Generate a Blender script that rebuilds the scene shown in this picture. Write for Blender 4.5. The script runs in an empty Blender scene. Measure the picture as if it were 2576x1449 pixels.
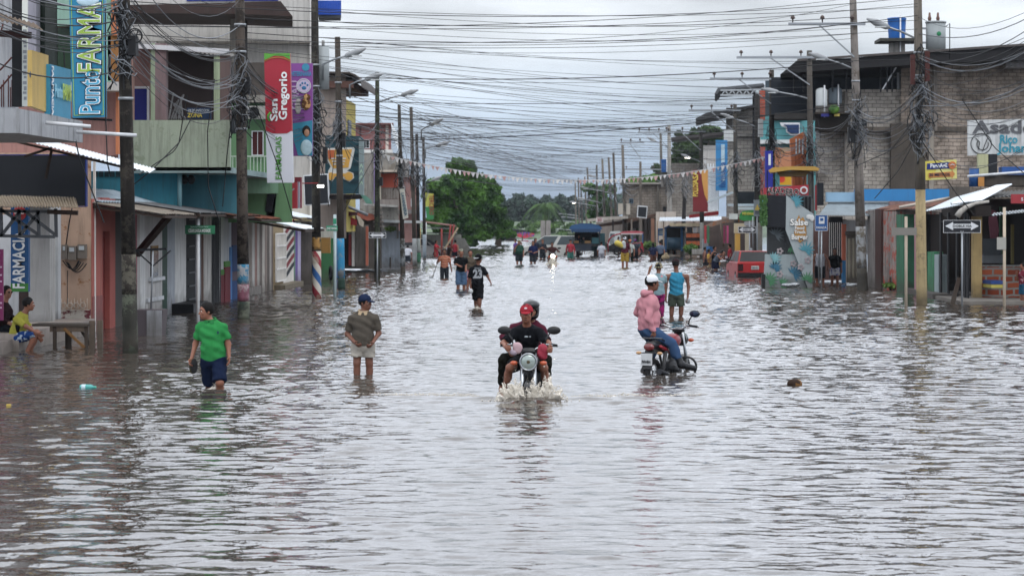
import bpy, bmesh, math, random
import numpy as np
from mathutils import Vector, Matrix
R = math.radians
rnd = random.Random(7)
C = bpy.context.scene.collection
SC = bpy.context.scene

# ---------------------------------------------------------------- camera, sky, sun, exposure
F = 5800.0; HOR = 551.0; CX = 1288.0; CH = 2.6            # focal length in photo pixels (2576 wide), horizon row, eye height
YAW = math.atan((1450 - CX) / F)
cam_d = bpy.data.cameras.new('camera'); cam = bpy.data.objects.new('camera', cam_d); C.objects.link(cam); SC.camera = cam
cam.location = (0, 0, CH); cam.rotation_euler = (R(90), 0, YAW)
cam_d.sensor_width = 36; cam_d.lens = F / 2576 * 36
cam_d.shift_y = -(724.5 - HOR) / 2576
cam_d.clip_start = 0.5; cam_d.clip_end = 3000
cam_d.dof.use_dof = True; cam_d.dof.focus_distance = 38; cam_d.dof.aperture_fstop = 4.5

SUN_EL, SUN_AZ = 48, 165
w = bpy.data.worlds.new('World'); SC.world = w; w.use_nodes = True
nt = w.node_tree; nt.nodes.clear()
def nn(t, typ, **k):
    n = t.nodes.new(typ)
    for a, b in k.items(): setattr(n, a, b)
    return n
out = nn(nt, 'ShaderNodeOutputWorld'); bg = nn(nt, 'ShaderNodeBackground')
sky = nn(nt, 'ShaderNodeTexSky', sky_type='NISHITA', sun_disc=False); sky.sun_elevation = R(SUN_EL); sky.sun_rotation = R(SUN_AZ)
tc = nn(nt, 'ShaderNodeTexCoord'); sep = nn(nt, 'ShaderNodeSeparateXYZ'); nt.links.new(tc.outputs['Generated'], sep.inputs[0])
ramp = nn(nt, 'ShaderNodeValToRGB')                      # cloud deck: blue grey low down, pale overhead
el = ramp.color_ramp.elements
el[0].position = 0.0; el[0].color = (3.4, 4.5, 6.1, 1); el[1].position = 1.0; el[1].color = (21, 21.6, 22.4, 1)
for p, c in ((.02, (4.2, 5.3, 6.9)), (.045, (5.6, 6.6, 7.9)), (.08, (8.3, 8.8, 9.4)), (.105, (9.9, 10.4, 11.1)), (.16, (14.9, 15.8, 17.6)), (.3, (17.4, 18.6, 20.6))):
    e = el.new(p); e.color = (*c, 1)
nt.links.new(sep.outputs['Z'], ramp.inputs[0])
mp = nn(nt, 'ShaderNodeMapping'); mp.inputs['Scale'].default_value = (4.5, 4.5, 22); nt.links.new(tc.outputs['Generated'], mp.inputs[0])
cn = nn(nt, 'ShaderNodeTexNoise'); cn.inputs['Scale'].default_value = 1.6; cn.inputs['Detail'].default_value = 7; cn.inputs['Roughness'].default_value = .55
nt.links.new(mp.outputs[0], cn.inputs[0])
cr = nn(nt, 'ShaderNodeMapRange'); cr.inputs[1].default_value = .3; cr.inputs[2].default_value = .7; cr.inputs[3].default_value = .70; cr.inputs[4].default_value = 1.30
nt.links.new(cn.outputs[0], cr.inputs[0])
mul = nn(nt, 'ShaderNodeMix', data_type='RGBA', blend_type='MULTIPLY'); mul.inputs[0].default_value = 1
nt.links.new(ramp.outputs[0], mul.inputs[6]); nt.links.new(cr.outputs[0], mul.inputs[7])
mix = nn(nt, 'ShaderNodeMix', data_type='RGBA'); mix.inputs[0].default_value = .93
nt.links.new(sky.outputs[0], mix.inputs[6]); nt.links.new(mul.outputs[2], mix.inputs[7])
nt.links.new(mix.outputs[2], bg.inputs[0]); bg.inputs[1].default_value = 0.10; nt.links.new(bg.outputs[0], out.inputs[0])
sun_d = bpy.data.lights.new('sun', 'SUN'); sun = bpy.data.objects.new('sun', sun_d); C.objects.link(sun)
sun_d.energy = 0.9; sun_d.angle = R(25); sun_d.color = (1, .97, .93)
sun.rotation_euler = (R(90 - SUN_EL), 0, R(180 - SUN_AZ))
SC.view_settings.view_transform = 'Standard'; SC.view_settings.look = 'None'; SC.view_settings.exposure = 0.0; SC.view_settings.gamma = 1
SC.render.film_transparent = False
SC.cycles.max_bounces = 6; SC.cycles.use_denoising = True

# ---------------------------------------------------------------- photo pixel -> place in the world
AX = Vector((-math.sin(YAW), math.cos(YAW), 0)); RT = Vector((math.cos(YAW), math.sin(YAW), 0)); CAMP = Vector((0, 0, CH))
def ray(px, py): return AX + RT * ((px - CX) / F) + Vector((0, 0, (HOR - py) / F))
def ponplane(px, py, p0, n):
    r = ray(px, py); return CAMP + r * ((p0 - CAMP).dot(n) / r.dot(n))
def WY(px, py, Y): return ponplane(px, py, Vector((0, Y, 0)), Vector((0, 1, 0)))
def WX(px, py, X): return ponplane(px, py, Vector((X, 0, 0)), Vector((1, 0, 0)))
def G(px, py, z=0.0): return ponplane(px, py, Vector((0, 0, z)), Vector((0, 0, 1)))
def D(py): return CH * F / (py - HOR)                      # distance of a water-line row
class Plane:
    def __init__(s, p0, n): s.p0 = Vector(p0); s.n = Vector(n).normalized()
    def __call__(s, px, py): return ponplane(px, py, s.p0, s.n)
def PY(Y): return Plane((0, Y, 0), (0, 1, 0))
def PX(X): return Plane((X, 0, 0), (1, 0, 0))
def PG(a, b):                                             # vertical plane over two water-line pixels
    A, B_ = G(*a), G(*b); d = B_ - A; return Plane(A, (d.y, -d.x, 0))

# ---------------------------------------------------------------- materials
MATS = {}
def rgb(h):
    h = h.lstrip('#'); v = [int(h[i:i+2], 16) / 255 for i in (0, 2, 4)]
    return tuple(((c + .055) / 1.055) ** 2.4 if c > .04045 else c / 12.92 for c in v)
def mk(col, rough=.8, var=.18, scale=1.5, streak=0.0, bump=.0, bs=20, metal=0.0, stain=None, stain_amt=.0, emit=0, alpha=None, spec=.3, sub=0):
    """general weathered surface: base colour with soft patches, vertical streaks and stains of its own"""
    if isinstance(col, str): col = rgb(col)
    if not emit: g_ = .3 * col[0] + .6 * col[1] + .1 * col[2]; col = tuple(c * .84 + g_ * .16 for c in col)
    key = (tuple(round(c, 4) for c in col), rough, var, scale, streak, bump, bs, metal, stain, stain_amt, emit, alpha, spec, sub)
    if key in MATS: return MATS[key]
    m = bpy.data.materials.new('surface'); m.use_nodes = True; t = m.node_tree; b = t.nodes['Principled BSDF']
    b.inputs['Roughness'].default_value = rough; b.inputs['Metallic'].default_value = metal; b.inputs['Specular IOR Level'].default_value = spec
    b.inputs['Base Color'].default_value = (*col, 1)
    L = t.links.new
    tc = nn(t, 'ShaderNodeTexCoord')
    cur = None
    if var > 0:
        n1 = nn(t, 'ShaderNodeTexNoise'); n1.inputs['Scale'].default_value = scale; n1.inputs['Detail'].default_value = 6; n1.inputs['Roughness'].default_value = .65
        L(tc.outputs['Object'], n1.inputs[0])
        r = nn(t, 'ShaderNodeMapRange'); r.inputs[1].default_value = .3; r.inputs[2].default_value = .7; r.inputs[3].default_value = 1 - var; r.inputs[4].default_value = 1 + var * .6
        L(n1.outputs[0], r.inputs[0])
        x = nn(t, 'ShaderNodeMix', data_type='RGBA', blend_type='MULTIPLY'); x.inputs[0].default_value = 1; x.inputs[6].default_value = (*col, 1)
        L(r.outputs[0], x.inputs[7]); cur = x.outputs[2]
    if streak > 0:
        mpn = nn(t, 'ShaderNodeMapping'); mpn.inputs['Scale'].default_value = (7, 7, .55); L(tc.outputs['Object'], mpn.inputs[0])
        n2 = nn(t, 'ShaderNodeTexNoise'); n2.inputs['Scale'].default_value = 1; n2.inputs['Detail'].default_value = 5; n2.inputs['Roughness'].default_value = .7; L(mpn.outputs[0], n2.inputs[0])
        r = nn(t, 'ShaderNodeMapRange'); r.inputs[1].default_value = .48; r.inputs[2].default_value = .72; r.inputs[3].default_value = 0; r.inputs[4].default_value = min(.85, streak * 1.45); L(n2.outputs[0], r.inputs[0])
        x = nn(t, 'ShaderNodeMix', data_type='RGBA'); L(r.outputs[0], x.inputs[0])
        if cur: L(cur, x.inputs[6])
        else: x.inputs[6].default_value = (*col, 1)
        x.inputs[7].default_value = (.045, .04, .034, 1); cur = x.outputs[2]
    if streak > 0:                                        # damp tide mark left by the flood, highest about knee height
        ge = nn(t, 'ShaderNodeNewGeometry'); sg = nn(t, 'ShaderNodeSeparateXYZ'); L(ge.outputs['Position'], sg.inputs[0]); tn = nn(t, 'ShaderNodeTexNoise'); tn.inputs['Scale'].default_value = 2.5; tn.inputs['Detail'].default_value = 6; L(tc.outputs['Object'], tn.inputs[0])
        ta = nn(t, 'ShaderNodeMath', operation='MULTIPLY_ADD'); ta.inputs[1].default_value = -1.1; L(tn.outputs[0], ta.inputs[0]); L(sg.outputs['Z'], ta.inputs[2]); r = nn(t, 'ShaderNodeMapRange'); r.inputs[1].default_value = -.42; r.inputs[2].default_value = .05; r.inputs[3].default_value = .6; r.inputs[4].default_value = 0; L(ta.outputs[0], r.inputs[0])
        x = nn(t, 'ShaderNodeMix', data_type='RGBA'); L(r.outputs[0], x.inputs[0]); L(cur, x.inputs[6]); x.inputs[7].default_value = (.06, .05, .04, 1); cur = x.outputs[2]
    if stain:
        n3 = nn(t, 'ShaderNodeTexNoise'); n3.inputs['Scale'].default_value = 2.3; n3.inputs['Detail'].default_value = 8; n3.inputs['Roughness'].default_value = .75; L(tc.outputs['Object'], n3.inputs[0])
        r = nn(t, 'ShaderNodeMapRange'); r.inputs[1].default_value = .62 - stain_amt * .3; r.inputs[2].default_value = .66 - stain_amt * .28; L(n3.outputs[0], r.inputs[0])
        x = nn(t, 'ShaderNodeMix', data_type='RGBA'); L(r.outputs[0], x.inputs[0])
        if cur: L(cur, x.inputs[6])
        else: x.inputs[6].default_value = (*col, 1)
        x.inputs[7].default_value = (*rgb(stain), 1); cur = x.outputs[2]
    if cur: L(cur, b.inputs['Base Color'])
    if bump > 0:
        n4 = nn(t, 'ShaderNodeTexNoise'); n4.inputs['Scale'].default_value = bs; n4.inputs['Detail'].default_value = 6; L(tc.outputs['Object'], n4.inputs[0])
        bp = nn(t, 'ShaderNodeBump'); bp.inputs['Strength'].default_value = 1; bp.inputs['Distance'].default_value = bump; L(n4.outputs[0], bp.inputs['Height']); L(bp.outputs[0], b.inputs['Normal'])
    if emit: b.inputs['Emission Color'].default_value = (*col, 1); b.inputs['Emission Strength'].default_value = emit
    MATS[key] = m; return m
def mbrick(c1, c2, mort, wd=.4, ht=.2, ms=.012, rough=.9, axis='x', dirt=.5):
    """block or brick work, laid in metres; axis names the wall's horizontal run"""
    key = ('brick', c1, c2, mort, wd, ht, ms, axis, dirt)
    if key in MATS: return MATS[key]
    m = bpy.data.materials.new('brickwork'); m.use_nodes = True; t = m.node_tree; b = t.nodes['Principled BSDF']; b.inputs['Roughness'].default_value = rough
    b.inputs['Specular IOR Level'].default_value = .2
    L = t.links.new
    tc = nn(t, 'ShaderNodeTexCoord'); sp = nn(t, 'ShaderNodeSeparateXYZ'); cb = nn(t, 'ShaderNodeCombineXYZ'); L(tc.outputs['Object'], sp.inputs[0])
    L(sp.outputs['X' if axis == 'x' else 'Y'], cb.inputs[0]); L(sp.outputs['Z'], cb.inputs[1]); dn = nn(t, 'ShaderNodeTexNoise'); dn.inputs['Scale'].default_value = 1.3; dn.inputs['Detail'].default_value = 5; L(tc.outputs['Object'], dn.inputs[0]); dv = nn(t, 'ShaderNodeVectorMath', operation='MULTIPLY_ADD'); dv.inputs[1].default_value = (.12, .12, 0); L(dn.outputs['Color'], dv.inputs[0]); L(cb.outputs[0], dv.inputs[2]); cb = dv
    br = nn(t, 'ShaderNodeTexBrick'); L(cb.outputs[0], br.inputs[0]); br.inputs['Scale'].default_value = 1
    br.inputs['Color1'].default_value = (*rgb(c1), 1); br.inputs['Color2'].default_value = (*rgb(c2), 1); br.inputs['Mortar'].default_value = (*rgb(mort), 1)
    br.inputs['Brick Width'].default_value = wd; br.inputs['Row Height'].default_value = ht; br.inputs['Mortar Size'].default_value = ms; br.inputs['Mortar Smooth'].default_value = .2; br.inputs['Bias'].default_value = 0
    n3 = nn(t, 'ShaderNodeTexNoise'); n3.inputs['Scale'].default_value = .7; n3.inputs['Detail'].default_value = 9; n3.inputs['Roughness'].default_value = .7; L(tc.outputs['Object'], n3.inputs[0])
    r = nn(t, 'ShaderNodeMapRange'); r.inputs[1].default_value = .42; r.inputs[2].default_value = .66; r.inputs[3].default_value = 0; r.inputs[4].default_value = dirt; L(n3.outputs[0], r.inputs[0])
    x = nn(t, 'ShaderNodeMix', data_type='RGBA'); L(r.outputs[0], x.inputs[0]); L(br.outputs[0], x.inputs[6]); x.inputs[7].default_value = (.05, .042, .036, 1)
    L(x.outputs[2], b.inputs['Base Color'])
    bp = nn(t, 'ShaderNodeBump'); bp.invert = True; bp.inputs['Distance'].default_value = .01; L(br.outputs['Fac'], bp.inputs['Height']); L(bp.outputs[0], b.inputs['Normal'])
    MATS[key] = m; return m
def mpattern(kind, c1, c2, scale=4, thr=.5, rough=.8):
    """cloth or painted pattern in two colours"""
    key = (kind, c1, c2, scale, thr, rough)
    if key in MATS: return MATS[key]
    m = bpy.data.materials.new('pattern'); m.use_nodes = True; t = m.node_tree; b = t.nodes['Principled BSDF']; b.inputs['Roughness'].default_value = rough; b.inputs['Specular IOR Level'].default_value = .2
    L = t.links.new; tc = nn(t, 'ShaderNodeTexCoord')
    if kind in ('hstripe', 'vstripe', 'diag'):
        sp = nn(t, 'ShaderNodeSeparateXYZ'); L(tc.outputs['Object'], sp.inputs[0])
        src = sp.outputs['Z' if kind == 'hstripe' else 'X']
        if kind == 'diag':
            a = nn(t, 'ShaderNodeMath', operation='ADD'); L(sp.outputs['Z'], a.inputs[0]); mm = nn(t, 'ShaderNodeMath', operation='MULTIPLY'); mm.inputs[1].default_value = -1.0; L(sp.outputs['Y'], mm.inputs[0]); L(mm.outputs[0], a.inputs[1]); src = a.outputs[0]
        m1 = nn(t, 'ShaderNodeMath', operation='MULTIPLY'); m1.inputs[1].default_value = scale; L(src, m1.inputs[0])
        fr = nn(t, 'ShaderNodeMath', operation='FRACT'); L(m1.outputs[0], fr.inputs[0]); fac = fr.outputs[0]
    else:
        n = nn(t, 'ShaderNodeTexNoise' if kind == 'noise' else 'ShaderNodeTexVoronoi'); n.inputs['Scale'].default_value = scale; L(tc.outputs['Object'], n.inputs[0]); fac = n.outputs[0]
    g = nn(t, 'ShaderNodeMapRange'); g.inputs[1].default_value = thr - .02; g.inputs[2].default_value = thr + .02; L(fac, g.inputs[0])
    x = nn(t, 'ShaderNodeMix', data_type='RGBA'); L(g.outputs[0], x.inputs[0]); x.inputs[6].default_value = (*rgb(c1), 1); x.inputs[7].default_value = (*rgb(c2), 1); L(x.outputs[2], b.inputs['Base Color'])
    MATS[key] = m; return m

# ---------------------------------------------------------------- mesh builder and objects
class B:
    def __init__(s): s.v = []; s.f = []; s.sm = []
    def add(s, vs, fs, smooth=False):
        o = len(s.v); s.v += [tuple(v) for v in vs]; s.f += [tuple(i + o for i in f) for f in fs]; s.sm += [smooth] * len(fs); return s
    def box(s, x0, x1, y0, y1, z0, z1):
        vs = [(x, y, z) for z in (z0, z1) for y in (y0, y1) for x in (x0, x1)]
        return s.add(vs, [(0, 2, 3, 1), (4, 5, 7, 6), (0, 1, 5, 4), (2, 6, 7, 3), (0, 4, 6, 2), (1, 3, 7, 5)])
    def obox(s, c, size, rz=0, rx=0, ry=0):
        M = Matrix.Rotation(rz, 3, 'Z') @ Matrix.Rotation(rx, 3, 'X') @ Matrix.Rotation(ry, 3, 'Y'); c = Vector(c)
        vs = [c + M @ Vector((x * size[0] / 2, y * size[1] / 2, z * size[2] / 2)) for z in (-1, 1) for y in (-1, 1) for x in (-1, 1)]
        return s.add(vs, [(0, 2, 3, 1), (4, 5, 7, 6), (0, 1, 5, 4), (2, 6, 7, 3), (0, 4, 6, 2), (1, 3, 7, 5)])
    def beam(s, a, b, w=.05, h=None):
        a, b = Vector(a), Vector(b); d = (b - a); L = d.length; d = d / max(L, 1e-6); h = h or w
        u = d.cross(Vector((0, 0, 1))); u = Vector((1, 0, 0)) if u.length < 1e-3 else u.normalized(); v = u.cross(d)
        vs = [p + u * (i * w / 2) + v * (j * h / 2) for p in (a, b) for j in (-1, 1) for i in (-1, 1)]
        return s.add(vs, [(0, 2, 3, 1), (4, 5, 7, 6), (0, 1, 5, 4), (2, 6, 7, 3), (0, 4, 6, 2), (1, 3, 7, 5)])
    def tube(s, pts, r, n=6, cap=True, r2=None):
        pts = [Vector(p) for p in pts]; N = len(pts); rings = []; pu = None
        rs = r if isinstance(r, (list, tuple)) else [r + ((r2 if r2 is not None else r) - r) * i / max(1, N - 1) for i in range(N)]
        vs = []
        for i, p in enumerate(pts):
            d = (pts[min(i + 1, N - 1)] - pts[max(i - 1, 0)]); d = d.normalized() if d.length > 1e-9 else Vector((0, 0, 1))
            u = (pu - d * pu.dot(d)) if pu is not None else d.cross(Vector((0, 0, 1)) if abs(d.z) < .9 else Vector((0, 1, 0)))
            u = u.normalized() if u.length > 1e-6 else d.orthogonal().normalized()
            pu = u; v = d.cross(u)
            vs += [p + (u * math.cos(2 * math.pi * k / n) + v * math.sin(2 * math.pi * k / n)) * rs[i] for k in range(n)]
        fs = [(i * n + k, i * n + (k + 1) % n, (i + 1) * n + (k + 1) % n, (i + 1) * n + k) for i in range(N - 1) for k in range(n)]
        s.add(vs, fs, True)
        if cap:
            o = len(s.v) - len(vs); s.f += [tuple(o + k for k in range(n))[::-1], tuple(o + (N - 1) * n + k for k in range(n))]; s.sm += [False, False]
        return s
    def ell(s, c, r, n=12, m=8, rz=0):
        c = Vector(c); r = (r, r, r) if not isinstance(r, (tuple, list)) else r; ca, sa = math.cos(rz), math.sin(rz)
        vs = []
        for j in range(m + 1):
            th = math.pi * j / m
            for k in range(n):
                a = 2 * math.pi * k / n; x, y = r[0] * math.sin(th) * math.cos(a), r[1] * math.sin(th) * math.sin(a)
                vs.append(c + Vector((x * ca - y * sa, x * sa + y * ca, r[2] * math.cos(th))))
        fs = [(j * n + k, (j + 1) * n + k, (j + 1) * n + (k + 1) % n, j * n + (k + 1) % n) for j in range(m) for k in range(n)]
        return s.add(vs, fs, True)
    def torus(s, c, ax, R0, r, n=24, m=8, a0=0, a1=2 * math.pi):
        ax = Vector(ax).normalized(); u = ax.orthogonal().normalized(); v = ax.cross(u)
        full = abs(a1 - a0 - 2 * math.pi) < 1e-6; N = n if full else n + 1
        vs = []
        for i in range(N):
            a = a0 + (a1 - a0) * i / n; d = u * math.cos(a) + v * math.sin(a)
            vs += [Vector(c) + d * (R0 + r * math.cos(2 * math.pi * k / m)) + ax * (r * math.sin(2 * math.pi * k / m)) for k in range(m)]
        fs = [(i * m + k, ((i + 1) % N) * m + k, ((i + 1) % N) * m + (k + 1) % m, i * m + (k + 1) % m) for i in range(n if full else n) for k in range(m)]
        return s.add(vs, fs, True)
    def prism(s, poly, off):
        """planar outline extruded by the vector off"""
        n = len(poly); off = Vector(off); a = [Vector(p) for p in poly]; b = [p + off for p in a]
        return s.add(a + b, [tuple(range(n)), tuple(range(2 * n - 1, n - 1, -1))] + [(i, i + n, (i + 1) % n + n, (i + 1) % n) for i in range(n)])
    def deep(s, P_, n, t):                                # party walls of deep buildings run back at a slight angle to the street
        if t < .8 or abs(n.y) < .95: return n * t
        q = min(P_, key=lambda p: abs(p.x)); return n * t + Vector((t * q.x / q.y, 0, 0))
    def slab(s, pl, pts, t, back=0):
        """outline given in photo pixels on a plane, thickness t away from the camera"""
        P_ = [pl(*p) for p in pts]; n = pl.n.copy()
        if n.dot(P_[0] - CAMP) < 0: n = -n
        return s.prism([p + n * back for p in P_], s.deep(P_, n, t))
    def rect(s, pl, x0, x1, y0, y1, t, back=0):
        """upright rectangle whose level edges are level in the world: corners from two pixels"""
        a = pl(x0, y0); zt = a.z; b_ = pl(x1, y1); c_ = pl(x0, y1)
        zb = c_.z; a2 = pl(x1, y0)
        p = [Vector((a.x, a.y, zt)), Vector((a2.x, a2.y, zt)), Vector((a2.x, a2.y, zb)), Vector((a.x, a.y, zb))]
        n = pl.n.copy()
        if n.dot(p[0] - CAMP) < 0: n = -n
        return s.prism([q + n * back for q in p], s.deep(p, n, t))
    def sheet(s, a, b, c, d, waves=20, amp=.018, th=.004, seg=1, jag=0):
        """corrugated roof sheet: a-b is one edge (waves run along it), d-c the opposite edge"""
        a, b, c, d = map(Vector, (a, b, c, d)); nrm = (b - a).cross(d - a).normalized()
        if nrm.z < 0: nrm = -nrm
        N = waves * 4; vs = []; rr = random.Random(int(abs(a.x * 131 + a.y * 17)) + waves)
        for lay in (0, 1):
            for j in range(seg + 1):
                for i in range(N + 1):
                    t = i / N; u = j / seg
                    p = (a.lerp(b, t)).lerp(d.lerp(c, t), u)
                    p = p + nrm * (amp * math.sin(2 * math.pi * i / 4.0) + (0 if lay else -th * 2))
                    if jag and j in (0, seg): p = p + (d - a).normalized() * (math.sin(i * 1.7) * jag * .5 + (rr.random() - .5) * jag)
                    vs.append(p)
        n1 = (N + 1) * (seg + 1); fs = []
        for lay in (0, 1):
            for j in range(seg):
                for i in range(N):
                    q = [lay * n1 + j * (N + 1) + i, lay * n1 + j * (N + 1) + i + 1, lay * n1 + (j + 1) * (N + 1) + i + 1, lay * n1 + (j + 1) * (N + 1) + i]
                    fs.append(tuple(q if lay == 0 else q[::-1]))
        e = [j * (N + 1) + i for j, i in [(0, i) for i in range(N + 1)] + [(j, N) for j in range(1, seg + 1)] + [(seg, i) for i in range(N - 1, -1, -1)] + [(j, 0) for j in range(seg - 1, 0, -1)]]
        for i in range(len(e)): p, q = e[i], e[(i + 1) % len(e)]; fs.append((p, p + n1, q + n1, q))
        return s.add(vs, fs, False)

ORG = {}
def raw(name, verts, faces, smooth, mat, org, parent=None):
    me = bpy.data.meshes.new(name); org = Vector(org)
    me.from_pydata([(v[0] - org.x, v[1] - org.y, v[2] - org.z) for v in verts], [], faces)
    if isinstance(smooth, bool): smooth = [smooth] * len(faces)
    me.polygons.foreach_set('use_smooth', smooth)
    for m in (mat if isinstance(mat, (list, tuple)) else [mat]): me.materials.append(m)
    me.update(); o = bpy.data.objects.new(name, me); C.objects.link(o)
    po = ORG[parent] if parent else Vector((0, 0, 0))
    o.location = org - po; o.parent = parent; ORG[o] = org
    return o
def tag(o, label=None, cat=None, group=None, kind=None):
    if label: o['label'] = label
    if cat: o['category'] = cat
    if group: o['group'] = group
    if kind: o['kind'] = kind
    return o
def thing(name, label, cat, loc, group=None):
    o = bpy.data.objects.new(name, None); C.objects.link(o); o.location = loc; o.empty_display_size = .2; ORG[o] = Vector(loc)
    return tag(o, label, cat, group)
def P(parent, name, b, mat, label=None):
    o = raw(name, b.v, b.f, b.sm, mat, ORG[parent], parent)
    if label: o['label'] = label
    return o
def S(name, b, mat, label=None, cat=None, group=None, kind=None):
    vs = np.array([tuple(v) for v in b.v]); c = (vs.min(0) + vs.max(0)) / 2; c[2] = vs[:, 2].min()
    return tag(raw(name, b.v, b.f, b.sm, mat, Vector(c)), label, cat, group, kind)
def text(parent, s, c, size, xdir, updir, mat, bold=0, ext=.004, width=None, align='CENTER', name='lettering', squeeze=1):
    """raised lettering standing on a sign: c centre, xdir reading direction, updir letter-up"""
    cu = bpy.data.curves.new(name, 'FONT'); cu.body = s; cu.size = size; cu.extrude = ext; cu.offset = bold * size; cu.align_x = align; cu.align_y = 'CENTER'; cu.resolution_u = 2
    tmp = bpy.data.objects.new(name, cu); bpy.context.view_layer.update(); me = bpy.data.meshes.new_from_object(tmp); bpy.data.objects.remove(tmp); bpy.data.curves.remove(cu)
    me.materials.clear(); me.materials.append(mat); o = bpy.data.objects.new(name, me); C.objects.link(o); o.parent = parent
    x = Vector(xdir).normalized(); y = Vector(updir); y = (y - x * y.dot(x)).normalized(); z = x.cross(y)
    M = Matrix((x, y, z)).transposed().to_4x4(); M.translation = Vector(c) - ORG[parent]
    if width:
        xs = [v.co.x for v in me.vertices] or [0, 1]; wd = (max(xs) - min(xs)) or 1
        M = M @ Matrix.Diagonal((width / wd, 1, 1, 1))
    o.matrix_local = M; ORG[o] = Vector(c); return o

# ---------------------------------------------------------------- blended solids -> one skin (bodies, clothes, tanks, helmets)
def _mesh_from_field(f, lo, h):
    ins = f < 0
    c = ins[:-1, :-1, :-1].astype(np.int8)
    cnt = sum(ins[i:i + f.shape[0] - 1, j:j + f.shape[1] - 1, k:k + f.shape[2] - 1].astype(np.int8) for i in (0, 1) for j in (0, 1) for k in (0, 1))
    act = (cnt > 0) & (cnt < 8); idx = np.argwhere(act)
    if len(idx) == 0: return [], []
    num = -np.ones(act.shape, np.int64); num[act] = np.arange(len(idx))
    acc = np.zeros((len(idx), 3)); wt = np.zeros(len(idx))
    cor = [(i, j, k) for i in (0, 1) for j in (0, 1) for k in (0, 1)]
    val = {q: f[idx[:, 0] + q[0], idx[:, 1] + q[1], idx[:, 2] + q[2]] for q in cor}
    for q in cor:
        for ax in range(3):
            if q[ax]: continue
            q2 = list(q); q2[ax] = 1; q2 = tuple(q2); a, b = val[q], val[q2]; m = (a < 0) != (b < 0)
            t = np.where(m, a / np.where(m, a - b, 1), 0)
            p = np.tile(np.array(q, float), (len(idx), 1)); p[:, ax] += t
            acc[m] += p[m]; wt[m] += 1
    verts = (idx + acc / wt[:, None]) * h + lo
    faces = []
    for ax in range(3):
        sl0 = [slice(None)] * 3; sl1 = [slice(None)] * 3; sl0[ax] = slice(0, -1); sl1[ax] = slice(1, None)
        a, b = ins[tuple(sl0)], ins[tuple(sl1)]; e = np.argwhere(a != b)
        o1, o2 = [(1, 2), (2, 0), (0, 1)][ax]
        e = e[(e[:, o1] > 0) & (e[:, o2] > 0) & (e[:, o1] < f.shape[o1] - 1) & (e[:, o2] < f.shape[o2] - 1)]
        flip = a[e[:, 0], e[:, 1], e[:, 2]]
        def cell(d1, d2):
            g = e.copy(); g[:, o1] -= d1; g[:, o2] -= d2; return num[g[:, 0], g[:, 1], g[:, 2]]
        q = np.stack([cell(1, 1), cell(0, 1), cell(0, 0), cell(1, 0)], 1)
        q[~flip] = q[~flip][:, ::-1]; faces.append(q)
    return verts, np.concatenate(faces)
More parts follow.
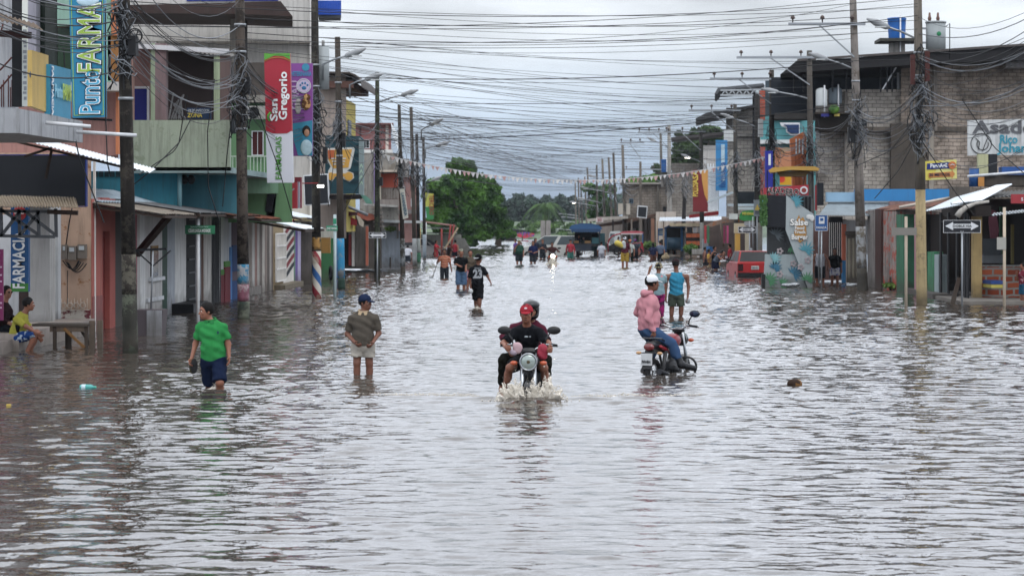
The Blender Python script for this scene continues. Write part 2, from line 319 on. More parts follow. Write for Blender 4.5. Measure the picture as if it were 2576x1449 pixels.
def solid(prims, h=.012, k=.03, fold=0, post=None, zmin=None):
    """prims: ('c', a, b, ra, rb, flat) tapered limb | ('e', centre, radii, 3x3 axes) ellipsoid; negative k not used"""
    los, his = [], []
    for p in prims:
        if p[0] == 'c': r = max(p[3], p[4]); A = np.minimum(p[1], p[2]) - r; Bx = np.maximum(p[1], p[2]) + r
        else: r = max(p[2]); A = np.array(p[1]) - r; Bx = np.array(p[1]) + r
        los.append(A); his.append(Bx)
    lo = np.min(los, 0) - 4 * h; hi = np.max(his, 0) + 4 * h
    if zmin is not None: lo[2] = max(lo[2], zmin)
    n = np.ceil((hi - lo) / h).astype(int) + 1
    f = np.full(n, .25, np.float32)
    ax = [lo[i] + h * np.arange(n[i]) for i in range(3)]
    for p, A, Bx in zip(prims, los, his):
        kk = p[6] if p[0] == 'c' and len(p) > 6 else (p[4] if p[0] == 'e' and len(p) > 4 else k)
        mg = abs(kk) + 3 * h
        i0 = np.clip(np.floor((A - mg - lo) / h).astype(int), 0, n - 1); i1 = np.clip(np.ceil((Bx + mg - lo) / h).astype(int) + 1, 1, n)
        if (i1 <= i0).any(): continue
        X = ax[0][i0[0]:i1[0], None, None]; Y = ax[1][None, i0[1]:i1[1], None]; Z = ax[2][None, None, i0[2]:i1[2]]
        if p[0] == 'c':
            a = np.array(p[1], float); b = np.array(p[2], float); d = b - a; L2 = max(float(d @ d), 1e-9)
            t = np.clip(((X - a[0]) * d[0] + (Y - a[1]) * d[1] + (Z - a[2]) * d[2]) / L2, 0, 1)
            g = np.sqrt((X - a[0] - t * d[0]) ** 2 + (Y - a[1] - t * d[1]) ** 2 + (Z - a[2] - t * d[2]) ** 2) - (p[3] + (p[4] - p[3]) * t)
            if len(p) > 5 and p[5]:
                u = d / math.sqrt(L2); g = np.maximum(g, (X - b[0]) * u[0] + (Y - b[1]) * u[1] + (Z - b[2]) * u[2])
        else:
            c = np.array(p[1], float); r = np.array(p[2], float); M = np.array(p[3], float) if len(p) > 3 and p[3] is not None else np.eye(3)
            q = [(X - c[0]) * M[i][0] + (Y - c[1]) * M[i][1] + (Z - c[2]) * M[i][2] for i in range(3)]
            k0 = np.sqrt(sum((q[i] / r[i]) ** 2 for i in range(3))); k1 = np.sqrt(sum((q[i] / r[i] ** 2) ** 2 for i in range(3))) + 1e-9
            g = k0 * (k0 - 1) / k1
        s = f[i0[0]:i1[0], i0[1]:i1[1], i0[2]:i1[2]]
        if kk < 0:                                        # carve
            np.maximum(s, -g, out=s)
        else:
            hh = np.maximum(kk - np.abs(s - g), 0) / max(kk, 1e-6); s[...] = np.minimum(s, g) - hh * hh * kk * .25
    X, Y, Z = ax[0][:, None, None], ax[1][None, :, None], ax[2][None, None, :]
    if fold: f = f + fold * (np.sin(X * 31 + Z * 17 + np.sin(Y * 19) * 1.5) * np.sin(Z * 23 - Y * 29 + np.sin(X * 13) * 2) + .6 * np.sin(Z * 47 + X * 21 + 2 * np.sin(Y * 9)))
    if post: f = post(f, X, Y, Z)
    v, q = _mesh_from_field(f, lo, h)
    b = B()
    if len(v): b.v = [tuple(x) for x in v]; b.f = [tuple(int(i) for i in x) for x in q]; b.sm = [True] * len(b.f)
    return b
# ---------------------------------------------------------------- flood water and the ground under it
def mwater():
    m = bpy.data.materials.new('flood_water'); m.use_nodes = True; t = m.node_tree; b = t.nodes['Principled BSDF']; L = t.links.new
    b.inputs['Base Color'].default_value = (.052, .043, .036, 1); b.inputs['Roughness'].default_value = .03; b.inputs['IOR'].default_value = 1.6
    tc = nn(t, 'ShaderNodeTexCoord')
    n0 = nn(t, 'ShaderNodeTexNoise'); n0.inputs['Scale'].default_value = .18; n0.inputs['Detail'].default_value = 4; L(tc.outputs['Object'], n0.inputs[0])
    n1 = nn(t, 'ShaderNodeTexNoise'); n1.inputs['Scale'].default_value = 5.2; n1.inputs['Detail'].default_value = 3; n1.inputs['Roughness'].default_value = .55; L(tc.outputs['Object'], n1.inputs[0])
    n2 = nn(t, 'ShaderNodeTexNoise'); n2.inputs['Scale'].default_value = 3.1; n2.inputs['Detail'].default_value = 2; L(tc.outputs['Object'], n2.inputs[0])
    ml = nn(t, 'ShaderNodeMath', operation='MULTIPLY'); ml.inputs[1].default_value = .55; L(n1.outputs[0], ml.inputs[0])
    r = nn(t, 'ShaderNodeMapRange'); r.inputs[1].default_value = .35; r.inputs[2].default_value = .65; r.inputs[3].default_value = .45; r.inputs[4].default_value = 1.2; L(n0.outputs[0], r.inputs[0])
    m2 = nn(t, 'ShaderNodeMath', operation='MULTIPLY'); L(ml.outputs[0], m2.inputs[0]); L(r.outputs[0], m2.inputs[1])
    ad = nn(t, 'ShaderNodeMath', operation='ADD'); L(m2.outputs[0], ad.inputs[0]); L(n2.outputs[0], ad.inputs[1])
    bp = nn(t, 'ShaderNodeBump'); bp.inputs['Distance'].default_value = .014; bp.inputs['Strength'].default_value = 1; L(ad.outputs[0], bp.inputs['Height']); L(bp.outputs[0], b.inputs['Normal'])
    return m
WATER = mwater()
WAVES = []
_r = np.random.RandomState(3)
for i in range(96):
    lam = .12 * (.85 / .12) ** _r.rand(); th = _r.normal(math.pi / 2, .42); kk = 2 * math.pi / lam
    WAVES.append((kk * math.cos(th), kk * math.sin(th), .0168 / kk * (1.0 + .35 * (lam < .5)), _r.rand() * 6.28))
RINGS = []                                               # (x, y, strength, wavelength, reach) ripples round legs and poles
WAKES = []                                               # (x, y, dirx, diry, strength)
def wheight(X, Y):
    z = np.zeros_like(X)
    mod = 1 + .35 * np.sin(X * .21 + 1.3 * np.sin(Y * .13)) * np.sin(Y * .17 + np.sin(X * .11))
    for a, b, s, p in WAVES: z += s * np.sin(a * X + b * Y + p + .5 * np.sin(X * .7 + p) + .5 * np.sin(Y * .5 - p))
    z *= mod * np.interp(Y, [12, 30, 45, 75, 300], [.56, .62, .8, 1.1, .9])
    for x, y, s, lam, reach in RINGS:
        d = np.hypot(X - x, Y - y); z += s * np.exp(-d / reach) * np.sin(2 * math.pi * d / lam) * np.clip(d * 4, 0, 1)
    for x, y, dx, dy, s in WAKES:
        al = (X - x) * dx + (Y - y) * dy; ac = np.abs((X - x) * dy - (Y - y) * dx); q = ac - np.maximum(al, 0) * 2.6
        z += s * np.exp(-(q / .45) ** 2) * np.exp(-np.abs(al) / 1.2) * (al > -.3) + s * .5 * np.exp(-(q / .45 - 3) ** 2) * np.exp(-np.abs(al) / 1.2) * (al > -.3)
    return z
def build_water():
    ys = [11.0]; 
    while ys[-1] < 290: ys.append(ys[-1] + (.03 + .0011 * (ys[-1] - 11)))
    xs = np.arange(-15, 16.5, .07)
    ys = np.array(ys); X, Y = np.meshgrid(xs, ys); Z = wheight(X, Y)
    edge = np.minimum(1, (ys[-1] - Y) / 3) * np.minimum(1, (X - xs[0]) / 1) * np.minimum(1, (xs[-1] - X) / 1); Z *= np.clip(edge, 0, 1)
    ny, nx = X.shape; V = np.stack([X.ravel(), Y.ravel(), Z.ravel()], 1)
    i = np.arange(ny - 1)[:, None] * nx + np.arange(nx - 1)[None, :]; Q = np.stack([i, i + 1, i + nx + 1, i + nx], -1).reshape(-1, 4)
    me = bpy.data.meshes.new('water')
    # outer, calmer flood sheet: four strips butted round the detailed patch
    ex = []; x0, x1, y0, y1 = xs[0], xs[-1], ys[0], ys[-1]; n0 = len(V)
    def strip(a, b, c, d): 
        k = n0 + len(ex); ex.extend([(a, c, 0), (b, c, 0), (b, d, 0), (a, d, 0)]); return (k, k + 1, k + 2, k + 3)
    q2 = [strip(-400, 400, -30, y0), strip(-400, x0, y0, y1), strip(x1, 400, y0, y1), strip(-400, 400, y1, 900)]
    V = np.concatenate([V, np.array(ex)]); Q = np.concatenate([Q, np.array(q2)])
    me.vertices.add(len(V)); me.vertices.foreach_set('co', V.ravel()); me.loops.add(len(Q) * 4); me.loops.foreach_set('vertex_index', Q.ravel().astype(np.int32))
    me.polygons.add(len(Q)); me.polygons.foreach_set('loop_start', np.arange(0, len(Q) * 4, 4, dtype=np.int32)); me.polygons.foreach_set('use_smooth', np.ones(len(Q), bool))
    me.update(); me.validate(); me.materials.append(WATER)
    o = bpy.data.objects.new('water', me); C.objects.link(o); o['kind'] = 'structure'
g = B().box(-900, 900, -60, 1800, -.9, -.62); S('ground', g, mk('#5b5046', .95, .2, .3), kind='structure')
# ================================================================ buildings, left side of the street
def part(T, name, mat, pl, x0, x1, y0, y1, t=.06, back=0, label=None): return P(T, name, B().rect(pl, x0, x1, y0, y1, t, back), mat, label)
def poly(T, name, mat, pl, pts, t=.06, back=0, label=None): return P(T, name, B().slab(pl, pts, t, back), mat, label)
def anchor(pl, px, z=0): p = pl(px, 600); return (p.x, p.y, z)
GL = mk('#1a2226', .08, .1, spec=.6); DK = mk('#15161a', .7, .2); WHT = mk('#c9ccd0', .6, .12, 2, .12); BLK = mk('#181b22', .55, .15)
CONC = mk('#8f8b85', .9, .25, 1.2, .55, .01); STEEL = mk('#8f9499', .45, .15, metal=.7); ZINC = mk('#bcc5cc', .42, .12, 3, .12, metal=.15)
ZWH = mk('#dfe5ea', .5, .06, 3, .05); RUST = mk('#7a4630', .85, .35, 4, .3, stain='#4a3226', stain_amt=.5); ZDIRT = mk('#83796c', .85, .3, 3, .5); WOODD = mk('#3b2c24', .85, .3, 5, .3)
WOODL = mk('#6c5b4c', .85, .3, 5, .4); REDP = mk('#8c2a22', .6, .2, 3, .2); BLUEP = mk('#1d5f92', .6, .15, 2, .2)
def win(T, pl, x0, x1, y0, y1, frame=None, n=2, back=-.05, glass=None):
    f = B(); frame = frame or WHT; a = pl(x0, y0); b = pl(x1, y1)
    w = P(T, 'window', B().rect(pl, x0, x1, y0, y1, .04, back), glass or GL)
    dx = (x1 - x0); e = max(1.2, dx * .07)
    for q in ((x0, x0 + e, y0, y1), (x1 - e, x1, y0, y1), (x0 + e, x1 - e, y0, y0 + e), (x0 + e, x1 - e, y1 - e, y1)): f.rect(pl, *q, .05, back - .055)
    for i in range(1, n): xm = x0 + dx * i / n; f.rect(pl, xm - e * .3, xm + e * .3, y0 + e, y1 - e, .03, back - .04)
    P(w, 'frame', f, frame); return w
def railing(T, name, mat, pl, x0, x1, y0, y1, n=12, back=-.1, w=.03):
    b = B(); a, c = pl(x0, y0), pl(x1, y0); zt, zb = a.z, pl(x0, y1).z; nv = pl.n.copy(); nv = -nv if nv.dot(a - CAMP) < 0 else nv
    a = Vector((a.x, a.y, zt)) + nv * back; c = Vector((c.x, c.y, zt)) + nv * back; dz = Vector((0, 0, zb - zt))
    b.beam(a, c, w * 1.3); b.beam(a + dz, c + dz, w)
    for i in range(n + 1):
        p = a.lerp(c, i / n); b.beam(p, p + dz, w * .7)
    return P(T, name, b, mat)

# ---- 1 the shop on the corner nearest the camera
Y1 = PY(52.2)
T = thing('shop_building', 'cream and grey corner shop with meters, nearest building on the left', 'building', anchor(Y1, 100))
part(T, 'wall', mk('#b09078', .85, .15, 1.2, .3, stain='#8a6244', stain_amt=.15), Y1, -260, 229.5, 385, 845, 3.0)
P(T, 'plinth', B().rect(Y1, 154, 229, 778, 838, .05, -.06), mk('#6b2a33', .8, .2, 3, stain='#b7b0a6', stain_amt=.62))
part(T, 'pillar', mk('#9d9b98', .9, .12, 1.5, .25), PY(50.5), 72, 125, 520, 845, .5)
part(T, 'pillar', mk('#c8c4bc', .8, .1, 2, .3), PY(51.5), 127, 134, 520, 845, .4)
part(T, 'pillar', mk('#b9bcbf', .8, .1, 2, .3), PY(51.7), 136, 146, 520, 845, .3)
part(T, 'door', mk('#3a2a26', .7), PY(51.9), 48, 72, 700, 840, .08)
part(T, 'door', mk('#b4b6ba', .6, .1, 3, .2), PY(52.0), -40, 47, 540, 850, .08, label='pale metal shop door')
P(T, 'edge_trim', B().box(-11.13, -11.08, 52.82, 52.9, 0, 4.05), mk('#d6d3cd', .7))
gb = B()
for i in range(4):
    c_ = Y1(163 + i * 16, 768); gb.torus((c_.x, c_.y - .12, c_.z), (0, 1, 0), .062, .011, 18, 5)
for i in range(9): a = Y1(158 + i * 8, 750 + (i % 2) * 5); b_ = Y1(158 + i * 8, 779); gb.tube([a + Vector((0, -.12, 0)), b_ + Vector((0, -.12, 0))], .007, 5)
gb.beam(Y1(157, 779) + Vector((0, -.12, 0)), Y1(228, 779) + Vector((0, -.12, 0)), .02); P(T, 'window_guard', gb, mk('#b3a596', .6, .3, 5))
m_ = None
for i, (x0, x1, y0, y1) in enumerate(((158, 172, 616, 652), (174, 195, 619, 654), (198, 220, 615, 650))):
    q = P(T, 'electric_meter', B().rect(Y1, x0, x1, y0, y1, .12, -.14), mk('#6e655c', .5, .2)); P(q, 'dial', B().rect(Y1, x0 + 4, x1 - 5, y0 + 4, y0 + 14, .02, -.165), mk('#aeb4b8', .3))
cb = B()
for i in range(5):
    pts = [Y1(160 + i * 5 + t * 40 + 3 * math.sin(i + t * 3), 655 + 22 * math.sin(math.pi * t) + i * 2) + Vector((0, -.1 - .02 * i, 0)) for t in np.linspace(0, 1, 9)]; cb.tube(pts, .012, 5)
cb.tube([Y1(168, 616) + Vector((0, -.08, 0)), Y1(176, 560) + Vector((0, -.08, 0)), Y1(184, 520) + Vector((0, -.08, 0))], .014, 5)
cb.tube([Y1(172, 680) + Vector((0, -.08, 0)), Y1(171, 770) + Vector((0, -.08, 0))], .008, 5); P(T, 'meter_cable', cb, DK)
q = B().box(-15, -10.95, 45.0, 52.1, -.4, .34); T2 = thing('shop_steps', 'marble tiled shop steps rising from the water under the seated man', 'steps', (-12.5, 46, 0))
P(T2, 'upper_step', q, mk('#a89a90', .5, .2, 2, .35)); P(T2, 'lower_step', B().box(-15, -11.05, 42.6, 44.9, -.4, .24), mk('#9c9088', .5, .2, 2, .35))
# the fascia board and roofs above the steps
T = thing('fascia_board', 'large blank dark signboard with a blue edge above the cream shop', 'signboard', anchor(PY(50), 100, 3))
part(T, 'board', BLK, PY(50), -60, 214, 392, 518, .12); fb = B()
for q in ((-60, 217, 389, 391.5), (214.5, 217.5, 391.5, 520), (-60, 214, 518.5, 521)): fb.rect(PY(50), *q, .14, -.01)
P(T, 'frame', fb, mk('#1b2f7a', .5))
T = thing('ragged_roof', 'ragged beige corrugated sheet on a steel truss at the left edge', 'roof sheet', anchor(PY(46), 80, 2.8))
P(T, 'roof_sheet', B().sheet(PY(45.6)(-120, 519), PY(45.6)(197, 521), PY(48.4)(190, 497), PY(48.4)(-140, 488), 46, .02, .006, 3, .09), mk('#a08f77', .9, .25, 4, .5))
tb = B(); p_ = PY(45.9)
for a, c in (((-90, 530), (150, 533)), ((-90, 592), (138, 596)), ((2, 520), (4, 596)), ((48, 526), (50, 592)), ((96, 530), (98, 592)), ((140, 525), (142, 597)), ((4, 528), (96, 590)), ((50, 592), (100, 532)), ((4, 592), (52, 530)), ((60, 530), (138, 590))): tb.beam(p_(*a), p_(*c), .06)
P(T, 'truss', tb, mk('#4d5054', .6, .25, 5)); P(T, 'end_beam', B().beam(p_(120, 533), p_(196, 536), .09), WOODD)
T = thing('white_awning', 'bright white ribbed sheet awning sloping behind the nearest pole', 'awning', anchor(PY(47), 200, 3.5))
P(T, 'roof_sheet', B().sheet(PY(46.6)(36, 346), PY(46.6)(378, 434), PY(49.5)(392, 425), PY(49.5)(110, 350), 34, .012, .005, 2, .02), ZWH)
bb = B(); [bb.beam(PY(48)(x, y), PY(48)(x2, y2), .05) for x, y, x2, y2 in ((45, 358, 340, 428), (60, 395, 130, 372), (115, 450, 130, 378))]; P(T, 'support', bb, WOODD)
# balcony slab with its boards and pipes
T = thing('balcony_slab', 'grey concrete balcony slab with drain pipes at the upper left', 'balcony', (-10.5, 42, 4.1))
P(T, 'slab', B().box(-14, -9.6, 39.5, 44.6, 4.08, 4.50), mk('#9a9ca0', .85, .15, 1.5, .45))
for a, c in (((115, 309), (222, 325)), ((192, 332), (352, 350))): P(T, 'drain_pipe', B().tube([PX(-9.55)(*a), Vector(PX(-9.55)(*a)) + Vector((1.1 if a[0] > 150 else .75, .3, -.06))], .035, 8), WHT)
P(T, 'wall', B().box(-14, -11.0, 44.62, 45.2, 4.5, 9), mk('#a6a8ad', .85, .12, 1.5, .35))
rb = B()
for x in (4, 9, 21, 26, 30): rb.tube([PY(44.4)(x, 190 + (x % 7) * 6), PY(44.4)(x, 270)], .012, 5)
for a, c in (((0, 178), (30, 145)), ((0, 224), (30, 188)), ((0, 90), (8, 60))): rb.tube([PY(44.3)(*a), PY(44.3)(*c)], .018, 5)
P(T, 'rebar', rb, mk('#5a2a22', .8, .3))
T = thing('notice_board', 'tall black panel with a narrow white notice strip on the grey balcony', 'panel', anchor(PY(44), 50, 4.5))
part(T, 'panel', DK, PY(44), 30, 54.5, -60, 269, .2); part(T, 'notice_strip', mk('#c9ccc4', .5, .1), PY(43.9), 55.5, 69, -60, 268, .05)
nb = B(); [nb.rect(PY(43.9), 58 + (k % 2) * 2, 67, 75 + k * 13, 81 + k * 13 + (k % 3) * 2, .006, -.01) for k in range(14)]; P(T, 'notice_print', nb, mk('#8b8f92', .6))
T = thing('shop_sign', 'yellow discount board with a blue figure standing on the grey balcony', 'sign', (-9.75, 41, 4.5)); p_ = PX(-9.75)
poly(T, 'board', mk('#c2a044', .5, .12, 2, .2), p_, [(69, 127), (111, 140), (111, 284), (69, 268)], -.08); c_ = p_(84, 205); 
P(T, 'emblem', B().torus(p_(75, 190) + Vector((.05, 0, 0)), (1, 0, 0), .16, .03, 24, 6), mk('#40506e', .5))
for s_, yy, wd in (('PUNTO', 178, .75), ('NARANJA', 232, .75)): text(T, s_, p_(92, yy) + Vector((.06, 0, 0)), .34, (0, 1, 0), (0, 0, 1), mk('#3c4a60', .5), .02, width=wd)
T = thing('pharmacy_board', 'turquoise pharmacy board beside the yellow discount board', 'sign', (-9.7, 43, 4.5)); p_ = PX(-9.7)
poly(T, 'board', mk('#1c8aae', .45, .08, 2, .08), p_, [(112, 162), (165, 176), (165, 301), (112, 288)], -.10); 
poly(T, 'white_strip', mk('#1d79a6', .45), p_, [(112.5, 166), (118, 168), (118, 286), (112.5, 285)], -.11)
text(T, 'FARMACIA', p_(115, 228) + Vector((.13, 0, 0)), .2, (0, 0, -1), (0, 1, 0), mk('#dfe6ea'), .02, width=.9)
text(T, 'Punto', p_(131, 232) + Vector((.13, 0, 0)), .34, (0, 1, 0), (0, 0, 1), mk('#7fc1d8', .5), .02, width=.62); text(T, 'FARMA', p_(152, 236) + Vector((.13, 0, 0)), .42, (0, 1, 0), (0, 0, 1), mk('#a8c43a', .5), .02, width=.72)
T = thing('balcony_roof', 'rusty corrugated roof corner at the top left edge', 'roof sheet', anchor(PY(42), 30, 8))
P(T, 'roof_sheet', B().sheet(PY(42)(-90, 30), PY(42)(108, 76), PY(43.5)(92, 62), PY(43.5)(-90, 8), 16, .02, .006, 2, .02), mk('#6b5a4b', .9, .3, 4, .5)); P(T, 'fascia', B().beam(PY(42.6)(-80, 80), PY(42.6)(78, 90), .12), mk('#3c2321', .8))
# ---- 2 pharmacy building with green glass
Y2 = PY(53.6)
T = thing('pharmacy_building', 'pink building with dark green glass upper floor behind the tall pharmacy sign', 'building', anchor(Y2, 200))
part(T, 'wall', mk('#a0746c', .85, .1, 1.5, .35), Y2, -300, 298, -90, 392, 5.5)
part(T, 'glass', mk('#0e1c12', .06, .3, 1, spec=.7), PY(53.45), 91, 144, -90, 204, .06); part(T, 'glass', mk('#1d3a22', .06, .3, 1, spec=.7), PY(53.45), 145, 270, 70, 204, .05)
part(T, 'pilaster', mk('#8d8b97', .8, .1, 1, .2), PY(53.0), 69, 91, -90, 230, .4); part(T, 'pilaster', mk('#7fa493', .8, .1, 1, .2), PY(53.1), 144, 178, -90, 66, .3); part(T, 'pilaster', mk('#7fb09a', .8, .1, 1, .2), PY(53.1), 258, 279, -90, 206, .3)
part(T, 'pilaster', mk('#b96b3a', .8, .1, 1, .2), PY(53.0), 280, 298, -90, 90, .4); part(T, 'blind', mk('#8a5a20', .8), PY(53.1), 271, 297, 91, 204, .2)
part(T, 'ledge', mk('#b2aca6', .85, .15, 2, .5), PY(52.7), 163, 297, 207, 229, .7); part(T, 'trim', mk('#c0703f', .8), PY(53.3), 291, 298, 230, 388, .2)
T = thing('pharmacy_sign', 'tall blue pharmacy sign with green and white upright lettering', 'sign', anchor(PY(50), 220, 4.8)); p_ = PY(50)
poly(T, 'board', mk('#0f7ea6', .35, .05), p_, [(172, -60), (262, -60), (264, 295), (182.5, 297)], .22)
lb = B(); 
for a, c in (((178, -60), (187, 291)), ((187, 291), (260, 289)), ((260, 289), (258, -60))): lb.beam(p_(*a) + Vector((0, -.01, 0)), p_(*c) + Vector((0, -.01, 0)), .014)
P(T, 'border', lb, mk('#8fb53c', .4))
for s_, yy, hh, col, sz in (('Punto', 232, 108, '#3aa2c8', .62), ('FARMA', 98, 172, '#93b52d', .70)):
    for off, bo, c2 in ((.0, .065, '#142838'), (.012, .035, '#e6ebee'), (.024, .0, col)):
        text(T, s_, p_(229 if sz < .65 else 228, yy) + Vector((0, -.02 - off, 0)), sz, (0, 0, 1), (-1, 0, 0), mk(c2, .4), bo, width=(hh + bo * 160) * 50 / F)
P(T, 'emblem', B().ell(p_(221, 3) + Vector((0, -.0, 0)), (.25, .05, .12), 20, 10), mk('#b5d3e2', .3)); P(T, 'bracket', B().beam(PY(50.3)(182, 298), PY(50.3)(282, 303), .05), DK)
T = thing('upright_sign', 'blue and green upright sign reading FARMACIA beside the shop pillar', 'sign', anchor(PY(49.2), 50, 1.2)); p_ = PY(49.2)
part(T, 'board', mk('#0a4f86', .4, .05), p_, 27, 71.5, 520, 734, .15); part(T, 'green_foot', mk('#2e7d1e', .4), p_, 27.5, 71, 713, 733.5, .1, -.012)
text(T, 'FARMACIA', p_(49.5, 655) + Vector((0, -.03, 0)), .36, (0, 0, 1), (-1, 0, 0), mk('#d7dadb', .5), .02, width=1.22)
P(T, 'round_badge', B().ell(p_(50, 537) + Vector((0, -.02, 0)), (.145, .02, .155), 24, 8), mk('#a31f26', .4)); text(T, 'loro', p_(50, 535) + Vector((0, -.06, 0)), .1, (1, 0, 0), (0, 0, 1), mk('#e4e0dc'), .02, width=.2)
T = thing('purple_sign', 'purple poster board cut by the left edge of the street', 'sign', anchor(PY(45), 0, .6)); part(T, 'board', mk('#7a1554', .45, .1), PY(45), -60, 7.5, 627, 806, .06)
tb = B(); [tb.rect(PY(45), -40, 5, y, y + 4, .006, -.01) for y in (670, 690, 706, 738, 760, 772)]; P(T, 'print', tb, mk('#c9a7bd', .5))
T = thing('bench', 'rough wooden bench table standing in the water by the shop steps', 'bench', (-10.2, 46.4, 0))
P(T, 'top', B().box(-10.95, -9.80, 46.1, 46.75, .44, .49), mk('#4d443c', .8, .3, 5, .4)); P(T, 'apron', B().box(-10.6, -9.82, 46.14, 46.18, .33, .438), WOODL)
for x, y in ((-10.5, 46.16), (-9.86, 46.16), (-10.36, 46.65), (-9.86, 46.68), (-10.25, 46.4)): P(T, 'leg', B().box(x - .035, x + .035, y - .035, y + .035, -.6, .437), WOODD)
P(T, 'brace', B().beam((-10.3, 46.1, .4), (-9.88, 46.06, .02), .05), mk('#7b5526', .8, .3, 5)); P(T, 'brace', B().beam((-10.1, 46.6, .4), (-9.88, 46.6, .05), .05), WOODD)
for x in (-9.76, -9.60): P(T, 'end_post', B().box(x - .055, x + .055, 46.2, 46.28, -.6, .56 if x > -9.7 else .55), WOODL)

# ---- 3 ground-floor fronts in a row along the pavement (plane x = XL)
XL = PX(-11.1)
def fronts(T, rows, pl=XL, ytop=505):
    for x0, x1, col, y0, t, nm in rows:
        m = col if not isinstance(col, str) else mk(col, .8, .12, 2, .3)
        Ya = pl(x0 + .01, 600).y; zt = 2.6 + (551 - y0) * Ya / F
        x = pl.p0.x; Yb = pl(x1, 600).y; s = -1 if x < 0 else 1
        P(T, nm, B().box(min(x, x + s * t), max(x, x + s * t), Ya, Yb, -.5, zt), m)
T = thing('coral_shop', 'coral painted shop with a dark red door behind the nearest pole', 'building', anchor(XL, 250))
fronts(T, [(231, 258, mk('#a8564a', .8, .12, 1.5, .3), 500, 2, 'wall'), (276, 290, mk('#98483e', .8), 500, 2, 'wall'), (290, 308, '#3c3a38', 500, 1.8, 'recess'), (308, 345, mk('#a05560', .8, .1, 2, .2), 505, 2, 'wall')])
P(T, 'door', B().box(-11.3, -11.22, XL(258, 600).y, XL(276, 600).y, -.3, 2.3), mk('#6d1712', .6)); P(T, 'lintel', B().box(-11.35, -11.1, XL(258, 600).y, XL(276, 600).y, 2.31, 3.1), mk('#98483e', .8))
P(T, 'lower_band', B().box(-11.12, -11.09, XL(231.5, 600).y + .02, XL(258, 600).y, -.4, .82), mk('#8b4b48', .8, .2, 3, .3))
T = thing('white_house', 'white rendered house front with columns and a small window behind the tin tub', 'building', anchor(XL, 400))
fronts(T, [(345, 352, '#b9b6b2', 510, 2, 'wall'), (352, 366, '#cfcfce', 515, .25, 'column'), (366, 408, '#b7b5b3', 515, 2, 'wall'), (408, 421, mk('#12382a', .6, .2), 520, 1.8, 'door'), (421, 440, '#9aa0a8', 520, 1.7, 'wall'), (440, 468, mk('#c6c6c4', .8, .1, 2, .35), 520, 2, 'column')])
y_a, y_b = XL(378, 600).y, XL(396, 600).y; w_ = P(T, 'window', B().box(-11.12, -11.07, y_a, y_b, 1.1, 1.9), GL); P(w_, 'sill', B().box(-11.14, -10.98, y_a - .3, y_b + .5, .98, 1.07), WHT)
P(T, 'moulding', B().box(-11.1, -11.04, XL(367, 600).y, XL(407, 600).y, .45, .55), WHT)
T = thing('gated_shop', 'row of narrow shop fronts with black barred gates and plank shutters', 'building', anchor(XL, 520))
fronts(T, [(468, 492, mk('#14161b', .7), 520, 1.6, 'gate'), (492, 506, '#8d8f96', 520, 2, 'wall'), (506, 512, '#5b3a2c', 525, 1.6, 'post'), (512, 532, mk('#c2bfba', .8, .1, 2, .6), 525, 2, 'wall'), (532, 552, mk('#1c1e22', .7), 525, 1.6, 'gate')])
q = B()
for k in range(7): q.beam((-11.05, XL(470, 600).y, .3 + k * .38), (-11.05, XL(490, 600).y, .3 + k * .38), .035)
for k in range(5): yy = XL(534 + k * 4, 600).y; q.beam((-11.05, yy, 0), (-11.05, yy, 2.7), .03)
P(T, 'gate_bars', q, mk('#4a4c50', .5)); yk = XL(500, 600).y; P(T, 'bench_box', B().box(-11.1, -10.5, XL(432, 600).y, XL(470, 600).y, -.3, .27), mk('#0f1014', .5))
T = thing('painted_shop', 'shop front painted green, maroon and blue behind the second pole', 'building', anchor(XL, 570))
fronts(T, [(552, 562, '#c9c9c9', 530, 2, 'wall'), (562, 576, mk('#bcbfc4', .8, .1, 2, .2), 530, 1.95, 'wall'), (576, 582, '#c9d2dc', 530, 2, 'wall'), (582, 597, '#6a5a66', 530, 1.9, 'door')])
for x0, x1, z0, z1, c in ((552.5, 562, 0, .85, '#6a1a26'), (552.5, 562, .85, 1.02, '#3f7d2a'), (562.2, 576, 0, 1.08, '#74202c'), (562.2, 576, 1.09, 1.26, '#46862c'), (576.3, 582, 0, 1.7, '#3a78b8'), (582.3, 597, .9, 1.75, '#153f78'), (582.3, 597, 0, .6, '#174a86')):
    P(T, 'painted_band', B().box(-11.1, -11.07 + (.02 if x0 > 560 and x0 < 576 else 0), XL(x0, 600).y + .02, XL(x1, 600).y - .02, z0 - .2 if z0 == 0 else z0, z1), mk(c, .7, .15))
T = thing('planked_house', 'weathered house of tall pale planks between the pink footed pole and the lattice gate', 'building', anchor(XL, 650))
cols = ['#8b8a88', '#c2bdb6', '#9a8f86', '#c9c6c0', '#a57d72', '#bdb8b0', '#7c7068', '#c6bfb4', '#8c7a70', '#5d534d', '#9c958e', '#6a5c55']
xs_ = [597, 606, 626, 634, 641, 647, 653, 660, 666, 672, 678, 683, 687]
for i in range(12): fronts(T, [(xs_[i], xs_[i + 1], mk(cols[i], .9, .2, 3, .5), 545, 2 + .08 * (i % 3), 'plank_panel')])
P(T, 'skirting', B().box(-11.12, -11.0, XL(606, 600).y, XL(650, 600).y, -.3, .28), mk('#b5ada6', .8, .2, 3, .5))
T = thing('barber_shop', 'barber shop front with a diagonally striped panel and white lattice gate', 'building', anchor(XL, 710))
fronts(T, [(687, 713, mk('#8f7a55', .8, .2, 3), 560, 2, 'wall'), (713, 739, mk('#cfcac2', .7), 555, 1.9, 'wall'), (739, 743, '#5d8a72', 560, 2, 'post'), (743, 749, '#6a4f9a', 560, 2, 'post'), (749, 757, '#b7aed0', 565, 2, 'wall')])
ya, yb = XL(688, 600).y, XL(712, 600).y; q = B()
